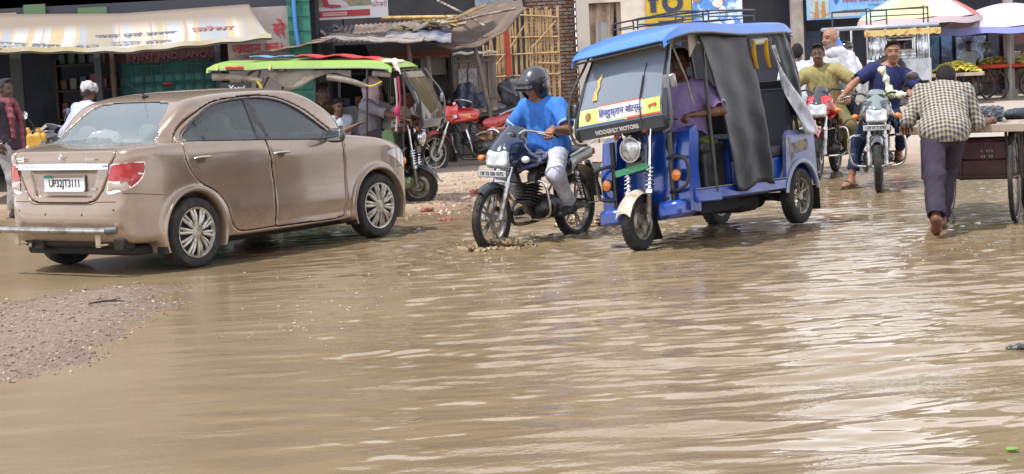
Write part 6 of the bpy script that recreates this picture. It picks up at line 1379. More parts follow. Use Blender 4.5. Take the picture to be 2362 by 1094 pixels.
# hung things of the green one: rolled canvas blinds, mud flap, lettering
def rolled(pts, r, nm, mt, par): g = MB(); g.tube(pts, r, 10, smooth=4); return g.build(nm, mt, par)
can = M('8a8377', .85, alt='6f6659', vs=5, bump=.3, bs=12)
rolled([(-2.52, -.50, 1.63), (-2.2, -.51, 1.625), (-1.85, -.51, 1.58)], [.05, .045, .035], 'rolled_blind', can, grick)
g = MB(); g.sheet(lambda u, v: (-1.80 + 1.1 * u, -.515 + .03 * math.sin(u * 9), 1.70 - v * (.06 + .20 * math.sin(math.pi * min(u * 1.6, 1)) ** 2 + .03 * math.sin(u * 14))), 22, 6, .006); g.build('sagging_blind', can, grick, 180)
rolled([(-1.0, -.51, 1.62), (-.75, -.52, 1.58), (-.5, -.52, 1.50)], [.05, .04, .03], 'rolled_blind', can, grick)
rolled([(-.42, -.50, 1.66), (-.20, -.50, 1.64)], [.04, .035], 'rolled_blind', can, grick)
g = MB(); g.box((-2.22, -.50, 1.48), (.42, .02, .16), b=.005); bo = g.build('name_board', M('17181c', .4), grick)
text('lettering', 'Yatri', .11, M('c9c9d4', .5), bo, (-2.20, -.512, 1.48), (1, 0, 0), (0, 0, 1), .001, bold=.003)
g = MB(); g.box((-2.20, -.585, 1.745), (.24, .02, .035), b=.008); g.build('red_reflector', M('b32222', .4), grick)
for x in (-2.55, -1.85): g = MB(); g.box((x + .12, -.588, 1.745), (.022, .012, .06)); g.build('yellow_mark', M('d8cf7a', .6), grick)
g = MB(); g.sheet(lambda u, v: (-1.45 + 1.15 * u, (v - .5) * .5 - .20, 1.875 - .06 * max(0, (-1.45 + 1.15 * u) + .75) / .4 + .015 * math.sin(u * 17) + .01 * math.sin(v * 13)), 24, 9, .012)
tag(g.build('red_cloth', M('b03038', .9, bump=.4, bs=14, alt='8e2530', vs=8), None, 180), 'folded red cloth lying along the lime green rickshaw roof', 'cloth'); o = bpy.data.objects['red_cloth']; o.location = grick.location; o.rotation_euler = grick.rotation_euler; o.scale = grick.scale
T = Field((-.35, -.6, 1.6), (.15, -.2, 1.95), .012); T.ell((-.18, -.42, 1.80), (.14, .12, .03)).cap((-.12, -.52, 1.78), (-.04, -.60, 1.66), .035, .015, k=.03).fold(.006, 25, 3)
o = tag(fbuild(T, 'white_rag', M('c9bcb0', .95, bump=.3)), 'crumpled white rag on the front of the lime green rickshaw roof', 'rag'); o.location = grick.location; o.rotation_euler = grick.rotation_euler; o.scale = grick.scale
g = MB(); g.sheet(lambda u, v: (-2.05 + .5 * u, -.15 - .3 * v, 1.87 + .01 * math.sin(u * 9)), 10, 5, .012); o = tag(g.build('blue_sheet', M('5f86b8', .7, bump=.3)), 'pale blue plastic sheet folded on the rear of the lime green roof', 'sheet'); o.location = grick.location; o.rotation_euler = grick.rotation_euler; o.scale = grick.scale
for x, y, z0, z1, c in ((-.08, -.56, 1.62, 1.05, '9c2c4c'), (-.02, -.55, 1.62, .95, '4a3a36'), (-.12, -.55, 1.60, .95, 'a89a90')):
    g = MB(); g.tube([(x, y, z0), (x + .02, y, (z0 + z1) / 2), (x, y, z1)], [.016, .011, .014], 6, smooth=3); g.build('hanging_ribbon', M(c, .9), grick)
g = MB(); g.sphere((-.10, -.57, 1.20), (.04, .03, .06), 8); g.build('ribbon_tassel', M('a03058', .9), grick)
g = MB(); g.tube([(-1.92, -.53, 1.58), (-1.86, -.53, 1.45), (-1.96, -.53, 1.30)], [.02, .016, .008], 6, smooth=3); g.tube([(-.62, -.53, 1.56), (-.45, -.53, 1.50), (-.30, -.53, 1.56)], .012, 6, smooth=3); g.build('yellow_strap', M('b8a43c', .8), grick)
# people aboard the green one
def gperson(label, base, deg, J, **k):
    for q in ('pelvis', 'neck', 'head', 'hl', 'hr', 'fl', 'fr'): J[q] = tuple(GS * c for c in J[q])
    return person(label, base, deg, J, **{**k, 'sc': k.get('sc', 1) * .95})
gperson('man with grey shirt and white face cloth driving the rickshaw with the lime green roof', GB, GD, dict(pelvis=(-.62, -.06, .86), neck=(-.55, -.08, 1.33), head=(-.50, -.08, 1.49), face=(.9, .1, -.25), hl=(-.02, .30, 1.06), hr=(.02, -.34, 1.08), fl=(-.28, .16, .50), fr=(-.26, -.20, .50), epl=(0, .5, -1), epr=(0, -.4, -1), kpl=(.3, .1, 1), kpr=(.3, -.1, 1), gripr=.6), shirt=dict(c='85808a', sleeve=1.05, loose=.02, len=.02), trousers=dict(c='4a4246'), skin='6b4434', hair=None, cell=.013,
       extra=lambda t, A, D: fbuild(Field(D['hd'] - .22, D['hd'] + .22, .011).ell(D['q'](-.02, 0, .01), (.115, .10, .125), (D['face'], D['hl'], D['hup'])).cap(D['q'](.0, 0, -.10), D['nk'] - D['up'] * .03, .085, .10, k=.05).ell(D['q'](.10, 0, .02), (.05, .06, .03), (D['face'], D['hl'], D['hup']), k=.01, mode='s').fold(.003, 30, 6), 'face_cloth', D['cloth']('c3aeb4'), t))
gperson('dark-haired man riding in shade inside the rickshaw with the lime green roof', GB, GD, dict(pelvis=(-1.22, -.12, .80), neck=(-1.18, -.14, 1.28), head=(-1.15, -.15, 1.44), face=(.8, -.7, 0), hl=(-.95, .15, .95), hr=(-.92, -.2, .95), fl=(-.85, .05, .45), fr=(-.85, -.25, .45), lat=(.15, 1, 0)), shirt=dict(c='55482c', sleeve=.8), trousers=dict(c='3a3836'), skin='4d3024', cell=.013)
gperson('boy in a white shirt sitting at the open side of the lime green rickshaw', GB, GD, dict(pelvis=(-.92, -.28, .80), neck=(-.90, -.33, 1.14), head=(-.88, -.36, 1.28), face=(.7, -.7, -.25), hl=(-.70, -.10, .90), hr=(-.62, -.44, 1.05), fl=(-.70, -.20, .45), fr=(-.62, -.38, .45), lat=(.6, .8, 0)), shirt=dict(c='b9c3cf', sleeve=.8), trousers=dict(c='444a5a'), skin='5f3b2b', cell=.012, sc=.78)
gperson('passenger in a white shirt leaning out past the front post of the lime green rickshaw', GB, GD, dict(pelvis=(-.42, .24, .84), neck=(-.20, .20, 1.22), head=(-.12, .18, 1.36), face=(.9, .1, -.3), hl=(.0, .30, 1.05), hr=(.02, -.05, 1.02), fl=(-.15, .3, .45), fr=(-.15, .1, .45)), shirt=dict(c='c6c4c0', sleeve=.8), trousers=dict(c='33302f'), skin='5f3b2b', cell=.014)
g_ = G(1137, 573); HB, HD = (g_[0], g_[1]), -127
motorcycle('motorcycle', 'black and blue motorcycle ploughing through muddy water with a helmeted rider', HB, HD, ('1c2c66', '202226', '22304e', '2a3340', '1f2226', 1, '8a9098'), nose='visor', plate='UP 32 GB 7672', z=-.035, steer=6, mirrors=False)
def helmet(t, A, D):
    q, ax, sc = D['q'], (D['face'], D['hl'], D['hup']), D['sc']; T = Field(D['hd'] - .26, D['hd'] + .26, .009)
    T.ell(q(-.01, 0, .035), (.140, .125, .135), ax).ell(q(-.01, 0, -.05), (.125, .118, .10), ax, k=.05)
    T.box(q(.10, 0, -.045), (.15, .150, .125), .03, ax, k=.02, mode='s').ell(q(.0, 0, -.07), (.098, .085, .14), ax, k=.01, mode='s'); T.half(q(0, 0, -.125), -D['hup'], .01)
    o = fbuild(T, 'helmet', M('17181a', .35, coat=.5), t)
    T = Field(D['hd'] - .28, D['hd'] + .28, .009)
    T.ell(q(-.015, 0, .045), (.148, .130, .132), ax).box(q(.125, 0, .065), (.09, .16, .085), .035, (unit(D['face'] + D['hup'] * .25), D['hl'], unit(D['hup'] - D['face'] * .25)), k=.05)
    T.half(q(.0, 0, .018), unit(-D['hup'] * 1 - D['face'] * .28), .012); T.ell(q(.0, 0, .0), (.13, .115, .10), ax, k=.01, mode='s')
    fbuild(T, 'helmet_shell', M('36393d', .33, .2, coat=.4), o)
    T = Field(D['hd'] - .28, D['hd'] + .28, .009); T.box(q(.150, 0, .030), (.07, .17, .055), .022, (unit(D['face'] + D['hup'] * .15), D['hl'], D['hup']), k=.02); fbuild(T, 'helmet_visor', M('0f1012', .08, coat=1.), o)
    for s in (1, -1): g = MB(); g.lathe([(.002, .012), (.022, .010), (.025, 0)], q(.01, s * .122, .0), D['hl'] * s, 14); g.build('visor_pivot', BLK_PLASTIC, o)
    g = MB(); g.tube([q(.02, .095, -.09), q(.03, .05, -.14), q(.02, .02, -.21)], .006, 6, smooth=3); g.build('chin_strap', DARK, o)
    # white piping on collar and cuffs
    for k_ in 'lr':
        a, b = A['s' + k_], A['e' + k_]; c0 = a + (b - a) * .70; d = unit(b - a); x, y, _ = basis(d); g = MB(); g.tube([c0 + (x * math.cos(w) + y * math.sin(w)) * .0735 for w in np.linspace(0, 6.28, 20, endpoint=False)], .006, 6, closed=True); g.build('cuff_piping', M('c9cfe0', .9), t)
person('man in a blue polo shirt and grey flip-up helmet riding the black and blue motorcycle', (HB[0], HB[1], -.035), HD,
       dict(pelvis=(-.92, 0, .84), neck=(-.83, 0, 1.28), head=(-.77, -.03, 1.415), face=(1, -.05, -.30), hl=(-.50, .335, 1.035), hr=(-.50, -.335, 1.035), fl=(-.88, .23, .345), fr=(-.88, -.23, .345), toel=(1, .1, -.12), toer=(1, -.1, -.12), epl=(-.5, .45, -.7), epr=(-.5, -.45, -.7), kpl=(.9, .25, .6), kpr=(.9, -.25, .6), gripl=.8, gripr=.8, hdl=(.9, .25, -.35), hdr=(.9, -.25, -.35), build=1.0),
       shirt=dict(c='3d74c4', sleeve=.74, loose=.02, len=.08, collar=1), trousers=dict(c='b9bdcc', len=.97), hair=None, shoes=('2b2b2c', 'shoe'), skin='8a5c45', cell=.0095, extra=helmet)

n_ = G(2027, 443); NB, ND = (n_[0], n_[1]), -101
motorcycle('motorcycle', 'grey-nosed motorcycle standing in the water under the rider in a navy T-shirt', NB, ND, ('2c3038', '26282c', '3a3f45', '6f7b7c', '3b3d40', 0, None), nose='visor', plate='UP 77 T 5787', mirrors=1, silver_rim=False)
person('man in a navy blue T-shirt sitting astride the grey-nosed motorcycle with one foot down', NB, ND,
       dict(pelvis=(-.92, .05, .86), neck=(-.80, .16, 1.31), head=(-.76, .20, 1.465), face=(1, .03, -.05), hl=(-.50, .36, 1.03), hr=(-.52, -.36, 1.02), fl=(-.90, .22, .36), fr=(-.66, -.30, .10), toel=(1, .1, -.1), toer=(1, -.55, -.08), epl=(-.4, .9, -.4), epr=(-.4, -.9, -.4), kpl=(.9, .2, .6), kpr=(.5, -.3, .3), gripl=.8, gripr=.8, hdr=(.9, -.2, -.3), hdl=(.9, .2, -.3), build=1.1),
       shirt=dict(c='2a3057', sleeve=.66, loose=.02, len=.04), trousers=dict(c='23304c', len=.80), skin='8f624a', shoes=('3c2f28', 'sandal'), hair=('1d1411', 'short'), cell=.0105)
T = Field((-.62, -.02, .95), (-.25, .42, 1.40), .010); T.cap((-.42, .16, 1.02), (-.44, .10, 1.24), .045, .022, k=.04).ell((-.38, .24, 1.02), (.05, .08, .04), k=.03).ell((-.44, .08, 1.28), (.035, .045, .05), k=.02).fold(.006, 45, 4)
o = tag(fbuild(T, 'plastic_bag', M('bdbcb0', .35, alt='c7cf9a', vs=10)), 'knotted white plastic bag hanging over the navy rider\'s handlebar', 'bag'); o.location = (NB[0], NB[1], 0); o.rotation_euler = (0, 0, R(ND))

r_ = G(1928, 395); OD = -109; c0, s0 = math.cos(R(OD)), math.sin(R(OD)); OB = (r_[0] + c0 * 1.26, r_[1] + s0 * 1.26)
motorcycle('motorcycle', 'red and black motorcycle carrying two men beside the blue rickshaw', OB, OD, ('b01c22', 'a01a1e', 'c8262c', '2b2c30', 'b01c22', 0, None), nose='visor', mirrors=False, silver_rim=False)
person('young man in an olive T-shirt steering the red motorcycle that carries two', OB, OD,
       dict(pelvis=(-.84, 0, .86), neck=(-.74, -.06, 1.30), head=(-.68, -.07, 1.46), face=(.95, .15, -.1), hl=(-.50, .34, 1.03), hr=(-.50, -.34, 1.03), fl=(-.86, .22, .33), fr=(-.86, -.22, .33), epl=(-.4, .9, -.4), epr=(-.4, -.9, -.4), kpl=(.9, .3, .6), kpr=(.9, -.3, .6), gripl=.8, gripr=.8, hdl=(.9, .2, -.3), hdr=(.9, -.2, -.3)),
       shirt=dict(c='8f875a', sleeve=.78, loose=.024, len=.03), trousers=dict(c='6a6546', len=.95, loose=.022), skin='5f3e2f', hair=('1b1512', 'short'), shoes=('3a332b', 'shoe'), cell=.0115)
def shawl(t, A, D):
    q, up, fr, lat, nk = D['q'], D['up'], D['fr'], D['lat'], D['nk']; T = Field(nk - .35, nk + .3, .012)
    T.cap(nk + up * .02 + fr * .03 + lat * .08, nk + up * .02 + fr * .03 - lat * .08, .065, k=.03).cap(nk + up * .01 - fr * .05, nk + up * .0 + fr * .05, .085, k=.05)
    T.cap(nk + lat * .13 + fr * .06, nk + lat * .13 + fr * .14 - up * .30, .06, .05, k=.05, sq=(fr, .6)).cap(nk - lat * .13 + fr * .05, nk - lat * .12 + fr * .12 - up * .16, .06, .05, k=.05, sq=(fr, .6)).fold(.005, 34, 3)
    T.cap(nk + up * .02, nk + up * .2, .058, .07, k=.01, mode='s'); fbuild(T, 'shawl', D['cloth']('c0c0c6'), t)
person('balding man in white kurta and shawl riding pillion on the red motorcycle', OB, OD,
       dict(pelvis=(-1.20, .03, .90), neck=(-1.12, .04, 1.47), head=(-1.07, .02, 1.64), face=(.80, -.55, -.05), hl=(-.78, .26, .98), hr=(-.80, -.2, .95), fl=(-1.10, .26, .38), fr=(-1.10, -.26, .38), epl=(-.6, .8, -.3), kpl=(.9, .35, .5), kpr=(.9, -.35, .5), gripl=.25, hdl=(.8, 0, -.6), build=1.15),
       shirt=dict(c='b2b4bc', sleeve=1.85, loose=.03, len=.12), trousers=dict(c='24262c'), skin='986c54', hair=('8c8580', 'bald'), shoes=('26221f', 'sandal'), cell=.0115, beard=2, sc=1.08, extra=shawl)

p_ = G(983, 401); PB, PD = (p_[0] + .14, p_[1]), 204
pk = motorcycle('motorcycle', 'parked red motorcycle with an angular red headlight cowl by the wooden kiosk', PB, PD, ('b82a26', 'a8241f', 'c8302a', 'c8302a', 'b04040', 1, 'c98a3a'), nose='cowl', stand=True, tilt=(9, 0), steer=22, mirrors=False)
# water thrown up by the wheels
for nm, (x, y), lb, sd in (('splash', (1140, 572), 'muddy splash thrown up around the front wheel of the black and blue motorcycle', 1), ('splash', (1352, 520), 'muddy splash behind the rear wheel of the black and blue motorcycle', 2)):
    g = G(x, y); rs = np.random.RandomState(sd); T = Field((-.45, -.30, -.06), (.45, .30, .20), .011); mid = .05 if sd == 1 else .03
    for k in range(60):
        a = rs.rand() * 6.28; rr = .05 + .26 * rs.rand() ** 1.1; hgt = (.15 if sd == 2 else .11) * math.exp(-(rr / .2) ** 2) * rs.rand() ** .6; T.ell((rr * math.cos(a) * 1.25, rr * math.sin(a) * .8 - .04, hgt - .01), (.012 + .05 * rs.rand() ** 2, .012 + .03 * rs.rand() ** 2, .006 + .014 * rs.rand()), k=.05)
    T.fold(.004, 90, sd); o = fbuild(T, nm, M('7a664c', .10, alt='9a866a', vs=25, vc=(.4, .6)))
    vs_ = []; dr = MB()
    for k in range(130): a = rs.rand() * 6.28; rr = .1 + .3 * rs.rand(); dr.sphere((rr * math.cos(a), rr * math.sin(a) * .8, .01 + .14 * rs.rand() * math.exp(-rr * 2)), .002 + .006 * rs.rand() ** 3, 4)
    d_ = dr.build('droplet', M('b39b7c', .08), o); d_['kind'] = 'stuff'
    o.location = (g[0], g[1], 0); tag(o, lb, 'splash')
# ------------------------------------------------ hand carts, fruit, umbrellas, tempo and people about them
def spoked_wheel(par, c, rad, ns=28):
    wh = bpy.data.objects.new('wheel', None); C.objects.link(wh); wh.parent = par
    g = MB(); g.lathe([(rad - .035, -.017), (rad - .01, -.022), (rad, -.008), (rad, .008), (rad - .01, .022), (rad - .035, .017)], c, (0, 1, 0), 48); g.build('tyre', RUBBER, wh)
    g = MB(); g.lathe([(rad - .05, -.012), (rad - .034, -.016), (rad - .034, .016), (rad - .05, .012)], c, (0, 1, 0), 48, closed=True); g.lathe([(.002, -.06), (.022, -.06), (.022, .06), (.002, .06)], c, (0, 1, 0), 12); g.build('rim', M('6a625a', .5, .6, alt='4c3c32', vs=9), wh)
    g = MB()
    for k in range(ns):
        a = 2 * math.pi * k / ns; s = 1 if k % 2 else -1; g.tube([V(*c) + V(.02 * math.cos(a + .9 * s), .045 * s, .02 * math.sin(a + .9 * s)), V(*c) + V(math.cos(a), 0, math.sin(a)) * (rad - .045)], .0024, 4)
    g.build('spokes', M('8a8680', .4, .7), wh); return wh
def handcart(label, x, y, deg, L, Wd, h, rad, deckc, framec, track=.72, wb=.95, group=None):
    t = thing('hand_cart', label, 'cart', (x, y, 0), deg, group)      # origin under the rear axle
    fm = M(framec, .6, alt='4a342c', vs=5); dk = M(deckc, .75, alt='%02x%02x%02x' % tuple(int(int(deckc[i:i + 2], 16) * .75) for i in (0, 2, 4)), vs=3, stretch=(.6, 4, 1), bump=.2)
    for k in range(7): g = MB(); g.box((-.28 + L / 2, -Wd / 2 + Wd * (k + .5) / 7, h - .012), (L, Wd / 7 - .006, .024), b=.003); g.build('deck_board', dk, t)
    g = MB()
    for s in (-1, 1): g.box((-.28 + L / 2, s * (Wd / 2 + .018), h - .02), (L + .04, .034, .075), b=.005)
    for s in (0, 1): g.box((-.30 + s * (L + .04), 0, h - .022), (.034, Wd, .07), b=.005)
    g.build('deck_rim', dk, t)
    for s in (-1, 1):
        for a in (0, wb):
            spoked_wheel(t, (a, s * track / 2, rad), rad)
            g = MB(); g.tube([(a - .16, s * track / 2 - .05, h - .05), (a, s * track / 2 - .05, rad), (a + .16, s * track / 2 - .05, h - .05)], .013, 6); g.tube([(a - .16, s * track / 2 + .05, h - .05), (a, s * track / 2 + .05, rad), (a + .16, s * track / 2 + .05, h - .05)], .013, 6); g.build('fork', fm, t)
        g = MB(); g.tube([(-.2, s * Wd * .38, h - .06), (L - .35, s * Wd * .38, h - .06)], .018, 6); g.build('frame_rail', fm, t)
    for a in (0, wb): g = MB(); g.tube([(a, -track / 2 - .07, rad), (a, track / 2 + .07, rad)], .014, 8); g.build('axle', fm, t)
    return t
PC, PCD = (4.06, 17.44), 70
pcart = handcart('wooden hand cart being pushed through the flood by the man in the checked shirt', PC[0], PC[1], PCD, 1.9, 1.10, .86, .40, '9a8c7c', '3a2f28', track=.70, wb=1.02)
c0, s0 = math.cos(R(PCD)), math.sin(R(PCD)); L2W = lambda x, y, z=0: (PC[0] + c0 * x - s0 * y, PC[1] + s0 * x + c0 * y, z)
def crate(label, loc, deg, c, d):
    t = thing('plastic_crate', label, 'crate', loc, deg); mt = M(c, .45, alt='%02x%02x%02x' % tuple(int(int(c[i:i + 2], 16) * .7) for i in (0, 2, 4)), vs=6)
    w, l, h = d; g = MB(); g.box((0, 0, .01), (l, w, .02))
    for s in (-1, 1):
        g.box((s * (l / 2 - .01), 0, h / 2), (.018, w, h)); g.box((0, s * (w / 2 - .01), h / 2), (l - .04, .018, h))
    g.build('crate_wall', mt, t); g = MB()
    for z in (.015, h * .5, h - .015): g.tube([(-l / 2, -w / 2, z), (l / 2, -w / 2, z), (l / 2, w / 2, z), (-l / 2, w / 2, z)], .012, 4, closed=True)
    for s in (-1, 1):
        for s2 in (-1, 1): g.box((s * l / 2, s2 * w / 2, h / 2), (.03, .03, h), b=.004)
    g.build('crate_rib', mt, t); g = MB()
    for k in range(5):
        for j, z in enumerate((.72, .58)):
            if (k + j) % 4 != 3: g.box((-l / 2 - .004, -w * .12 + k * .022, h * z), (.01, .010, .022))
    g.build('crate_slot', M('a89a94', .8), t); return t
p = L2W(.30, .30, .38); crate('blue-black plastic crate hung under the pushed cart, left of the maroon one', p, PCD, '1f2d44', (.30, .42, .36))
p = L2W(.32, -.10, .37); crate('maroon plastic crate hung under the pushed cart beside the blue one', p, PCD, '4a1c1e', (.44, .46, .35))
T = Field((-.3, -.25, -.02), (.35, .25, .22), .013); T.ell((0, 0, .05), (.20, .15, .07)).ell((.12, .03, .07), (.12, .10, .06), k=.04).ell((-.10, -.02, .08), (.10, .09, .06), k=.04).fold(.010, 30, 8); p = L2W(.35, -.02, .865)
o = fbuild(T, 'polythene_bag', M('14161c', .22, coat=.4, bump=.6, bs=12)); o.location = p; tag(o, 'crumpled black polythene bag lying on the pushed cart', 'bag')
T = Field((-.3, -.2, -.02), (.3, .2, .16), .013); T.ell((0, 0, .04), (.22, .10, .055)).fold(.006, 20, 8); p = L2W(.75, -.38, .865); o = fbuild(T, 'sheet_roll', M('2a303c', .6)); o.location = p; tag(o, 'dark rolled sheet on the right of the pushed cart', 'roll')
# the man pushing; checked shirt in white, ochre and navy
chk = M('c4b48c', .9, bump=.15, bs=16).copy(); t_ = chk.node_tree; pb_ = t_.nodes['Principled BSDF']; tcn = t_.nodes.new('ShaderNodeTexCoord'); d1 = t_.nodes.new('ShaderNodeVectorMath'); d1.operation = 'DOT_PRODUCT'; d1.inputs[1].default_value = (.98, -.15, .05); d2 = t_.nodes.new('ShaderNodeVectorMath'); d2.operation = 'DOT_PRODUCT'; d2.inputs[1].default_value = (.12, .62, .77); t_.links.new(tcn.outputs['Object'], d1.inputs[0]); t_.links.new(tcn.outputs['Object'], d2.inputs[0])
def band(o, sc, w):
    a = t_.nodes.new('ShaderNodeMath'); a.operation = 'MULTIPLY'; a.inputs[1].default_value = sc; b = t_.nodes.new('ShaderNodeMath'); b.operation = 'FRACT'; c = t_.nodes.new('ShaderNodeMath'); c.operation = 'LESS_THAN'; c.inputs[1].default_value = w
    t_.links.new(o, a.inputs[0]); t_.links.new(a.outputs[0], b.inputs[0]); t_.links.new(b.outputs[0], c.inputs[0]); return c.outputs[0]
b1, b2 = band(d1.outputs['Value'], 30, .5), band(d2.outputs['Value'], 30, .5); sm_ = t_.nodes.new('ShaderNodeMath'); sm_.operation = 'ADD'; t_.links.new(b1, sm_.inputs[0]); t_.links.new(b2, sm_.inputs[1]); hf = t_.nodes.new('ShaderNodeMath'); hf.operation = 'MULTIPLY'; hf.inputs[1].default_value = .5; t_.links.new(sm_.outputs[0], hf.inputs[0])
rp = t_.nodes.new('ShaderNodeValToRGB'); rp.color_ramp.interpolation = 'CONSTANT'; el = rp.color_ramp.elements; el[0].position = 0; el[0].color = lin('a19b8d') + (1,); el[1].position = .75; el[1].color = lin('343850') + (1,); q = el.new(.3); q.color = lin('7e7664') + (1,); t_.links.new(hf.outputs[0], rp.inputs[0]); t_.links.new(rp.outputs[0], pb_.inputs['Base Color'])
person('barefoot man in a checked shirt bending to push the wooden hand cart', (0, 0, 0), 0,
       dict(pelvis=(3.66, 16.72, .86), neck=(3.73, 17.06, 1.21), head=(3.80, 17.24, 1.26), face=(.22, .82, -.55), lat=(-.97, .16, 0), hl=(3.43, 17.20, .90), hr=(4.17, 17.16, .90), fl=(3.46, 16.22, .13), fr=(3.66, 16.98, .09), toel=(.15, .75, -.62), toer=(.2, .97, -.1),
            epl=(-.45, -.35, -.7), epr=(.1, -.3, -1), build=.84, kpl=(.1, .9, .2), kpr=(.1, .9, .2), gripl=.7, gripr=.5, hdl=(.1, .9, -.3), hdr=(.15, .9, -.3), hup=(.1, .5, .8)),
       shirt=dict(c=chk, sleeve=1.35, loose=.036, len=.09), trousers=dict(c='38323f', len=.93, loose=.024, hem=.052), skin='6d4433', hair=('141113', 'back'), cell=.0095, fold=1.0)
# fruit carts
gq = 'fruit sellers\' hand carts'
fc1 = handcart('fruit cart with a bare wood deck heaped with bananas, nearer of the two', 9.50, 42.0, 80, 1.35, 1.0, .72, .33, 'a59a88', '4a2c24', group=gq)
fc2 = handcart('fruit cart with a bright orange deck under the umbrellas', 10.75, 44.6, 8, 2.3, 1.1, .80, .36, 'c0441e', '7a2f24', group=gq)
def bananas(name, label, x, y, z, lx, ly, h, n, cols, seed):
    rs = np.random.RandomState(seed); g = MB()
    for k in range(n):
        a, b = rs.rand() * 2 - 1, rs.rand() * 2 - 1; e = max(0, 1 - (a * a + b * b) * .75); c = V(a * lx, b * ly, .02 + h * e * (.75 + .3 * rs.rand())); d = rs.rand() * 6.28; dd = V(math.cos(d), math.sin(d), -.25); s = V(0, 0, .018)
        g.mi = rs.randint(len(cols)); g.tube([c - dd * .085, c - dd * .03 + s, c + dd * .04 + s, c + dd * .09], [.008, .020, .020, .007], 5)
    o = g.build(name, [M(c, .55) for c in cols], None); o.location = (x, y, z); return tag(o, label, 'fruit', kind='stuff')
bananas('bananas', 'heap of ripe yellow bananas on the bare wood cart', 9.58, 42.45, .72, .40, .55, .20, 330, ['c8b43a', 'a8a030', 'd8c050', '8a8c2c'], 1)
bananas('bananas', 'long heap of greenish bananas at the right of the orange cart', 12.0, 44.9, .81, .50, .42, .26, 300, ['a8a83c', 'b8b448', '8c9430', 'c8c060'], 2)
rs = np.random.RandomState(6); g = MB()
for k in range(150):
    a, b = rs.rand() * 2 - 1, rs.rand() * 2 - 1; g.mi = rs.randint(3); g.sphere((a * .42, b * .4, .03 + .11 * max(0, 1 - a * a - b * b) + .015 * rs.rand()), .034, 5)
o = g.build('limes', [M(c, .5) for c in ('6d7a26', '8a8c30', 'b0702c')], None); o.location = (11.0, 44.85, .81); tag(o, 'low pile of green and orange fruit on the orange cart', 'fruit', kind='stuff')
o = thing('tin_box', 'square grey tin box standing on the orange fruit cart', 'box', (11.45, 45.1, .81)); g = MB(); g.box((0, 0, .12), (.3, .25, .24), b=.01); g.build('box', M('8f9088', .5, .4), o); g = MB(); g.box((0, 0, .25), (.33, .28, .02), b=.004); g.build('lid', M('a5a59c', .4, .4), o)
def umbrella(label, x, y, R_, zt, zr, cols, val, tiltx=0):
    t = thing('market_umbrella', label, 'umbrella', (x, y, 0)); n = 8; mats = [M(c, .8) for c in cols]; g = MB()
    for k in range(n):
        g.mi = k % len(cols); a0, a1 = 2 * math.pi * k / n, 2 * math.pi * (k + 1) / n
        def fn(u, v, a0=a0, a1=a1):
            a = a0 + (a1 - a0) * u; r = R_ * v; sag = .035 * math.sin(math.pi * u) * v; r2 = r * (1 - .04 * math.sin(math.pi * u) * v); return (r2 * math.cos(a), r2 * math.sin(a), zt - (zt - zr) * v ** 1.8 - sag)
        g.sheet(fn, 8, 10, .01)
    g.build('canopy', mats, t, 50)
    g = MB(); g.sheet(lambda u, v: (R_ * 1.0 * math.cos(u * 6.2832) * (1 + .02 * v), R_ * math.sin(u * 6.2832) * (1 + .02 * v), zr - .02 - .13 * v + .02 * math.sin(u * 50)), 64, 3, .006); g.build('valance', M(val, .8), t)
    g = MB(); g.tube([(0, 0, .0), (.05, 0, zt + .06)], .022, 8); g.build('pole', M('8d8f90', .5, .3), t)
    g = MB()
    for k in range(n): a = 2 * math.pi * k / n; g.tube([(.0, 0, zt - .35), (R_ * .5 * math.cos(a), R_ * .5 * math.sin(a), zt - (zt - zr) * .29 - .02)], .007, 4)
    g.build('ribs', M('6f7072', .5, .5), t); return t
umbrella('large umbrella with yellow, mint and faded red panels behind the chrome tempo', 8.95, 43.0, 1.30, 2.46, 1.93, ['c9656a', 'd0cdd8', 'bccfc0', 'a8bca4', 'a2b8a2', 'c4bb8a', 'b2b0bc', 'b06a6e'], 'b9a9ae')
umbrella('wide pale lilac umbrella with a blue valance over the fruit carts', 10.95, 43.4, 1.45, 2.14, 1.66, ['aaa7ba', 'b0adbe'], '7f86c4')
# chrome tempo
TX, TY, TD = 6.62, 33.6, 99
tp = thing('tempo', 'chrome-panelled passenger tempo with roof rack and yellow fringe seen from behind', 'tempo', (TX, TY, 0), TD)
bodym = M('b4b8bc', .3, .4, alt='8f9498', vs=3)
g = MB(); g.box((1.0, 0, .50), (2.1, 1.10, .12), b=.02); g.box((-.02, 0, 1.02), (.05, 1.12, .38), b=.01); g.build('body_tub', bodym, tp)
for s in (-1, 1): g = MB(); g.box((1.0, s * .55, .78), (2.0, .04, .50), b=.01); g.build('side_panel', bodym, tp)
g = MB(); g.box((.95, 0, 1.76), (2.35, 1.32, .07), b=.03); g.build('roof', M('8f98ac', .4, .2, alt='a8aeb8', vs=2), tp)
g = MB(); g.sheet(lambda u, v: (-.22, .66 - 1.32 * u, 1.71 - .10 * v - .012 * math.sin(u * 60) * v), 50, 3, .01); g.sheet(lambda u, v: (-.22 + 2.3 * u, -.665, 1.71 - .10 * v - .012 * math.sin(u * 80) * v), 50, 3, .01); g.build('fringe', M('c7b070', .7, alt='b07a50', vs=9, vc=(.55, .6)), tp)
for x, y in ((0, .53), (0, -.53), (0, .22), (0, -.30), (.75, -.55), (1.45, -.55), (.75, .55), (1.45, .55)): g = MB(); g.tube([(x, y, .7), (x, y, 1.74)], .022, 8); g.build('post', CHROME, tp)
cq = M('b9bcc0', .18, .9, alt='6a6e74', vs=7, vc=(.42, .6)); 
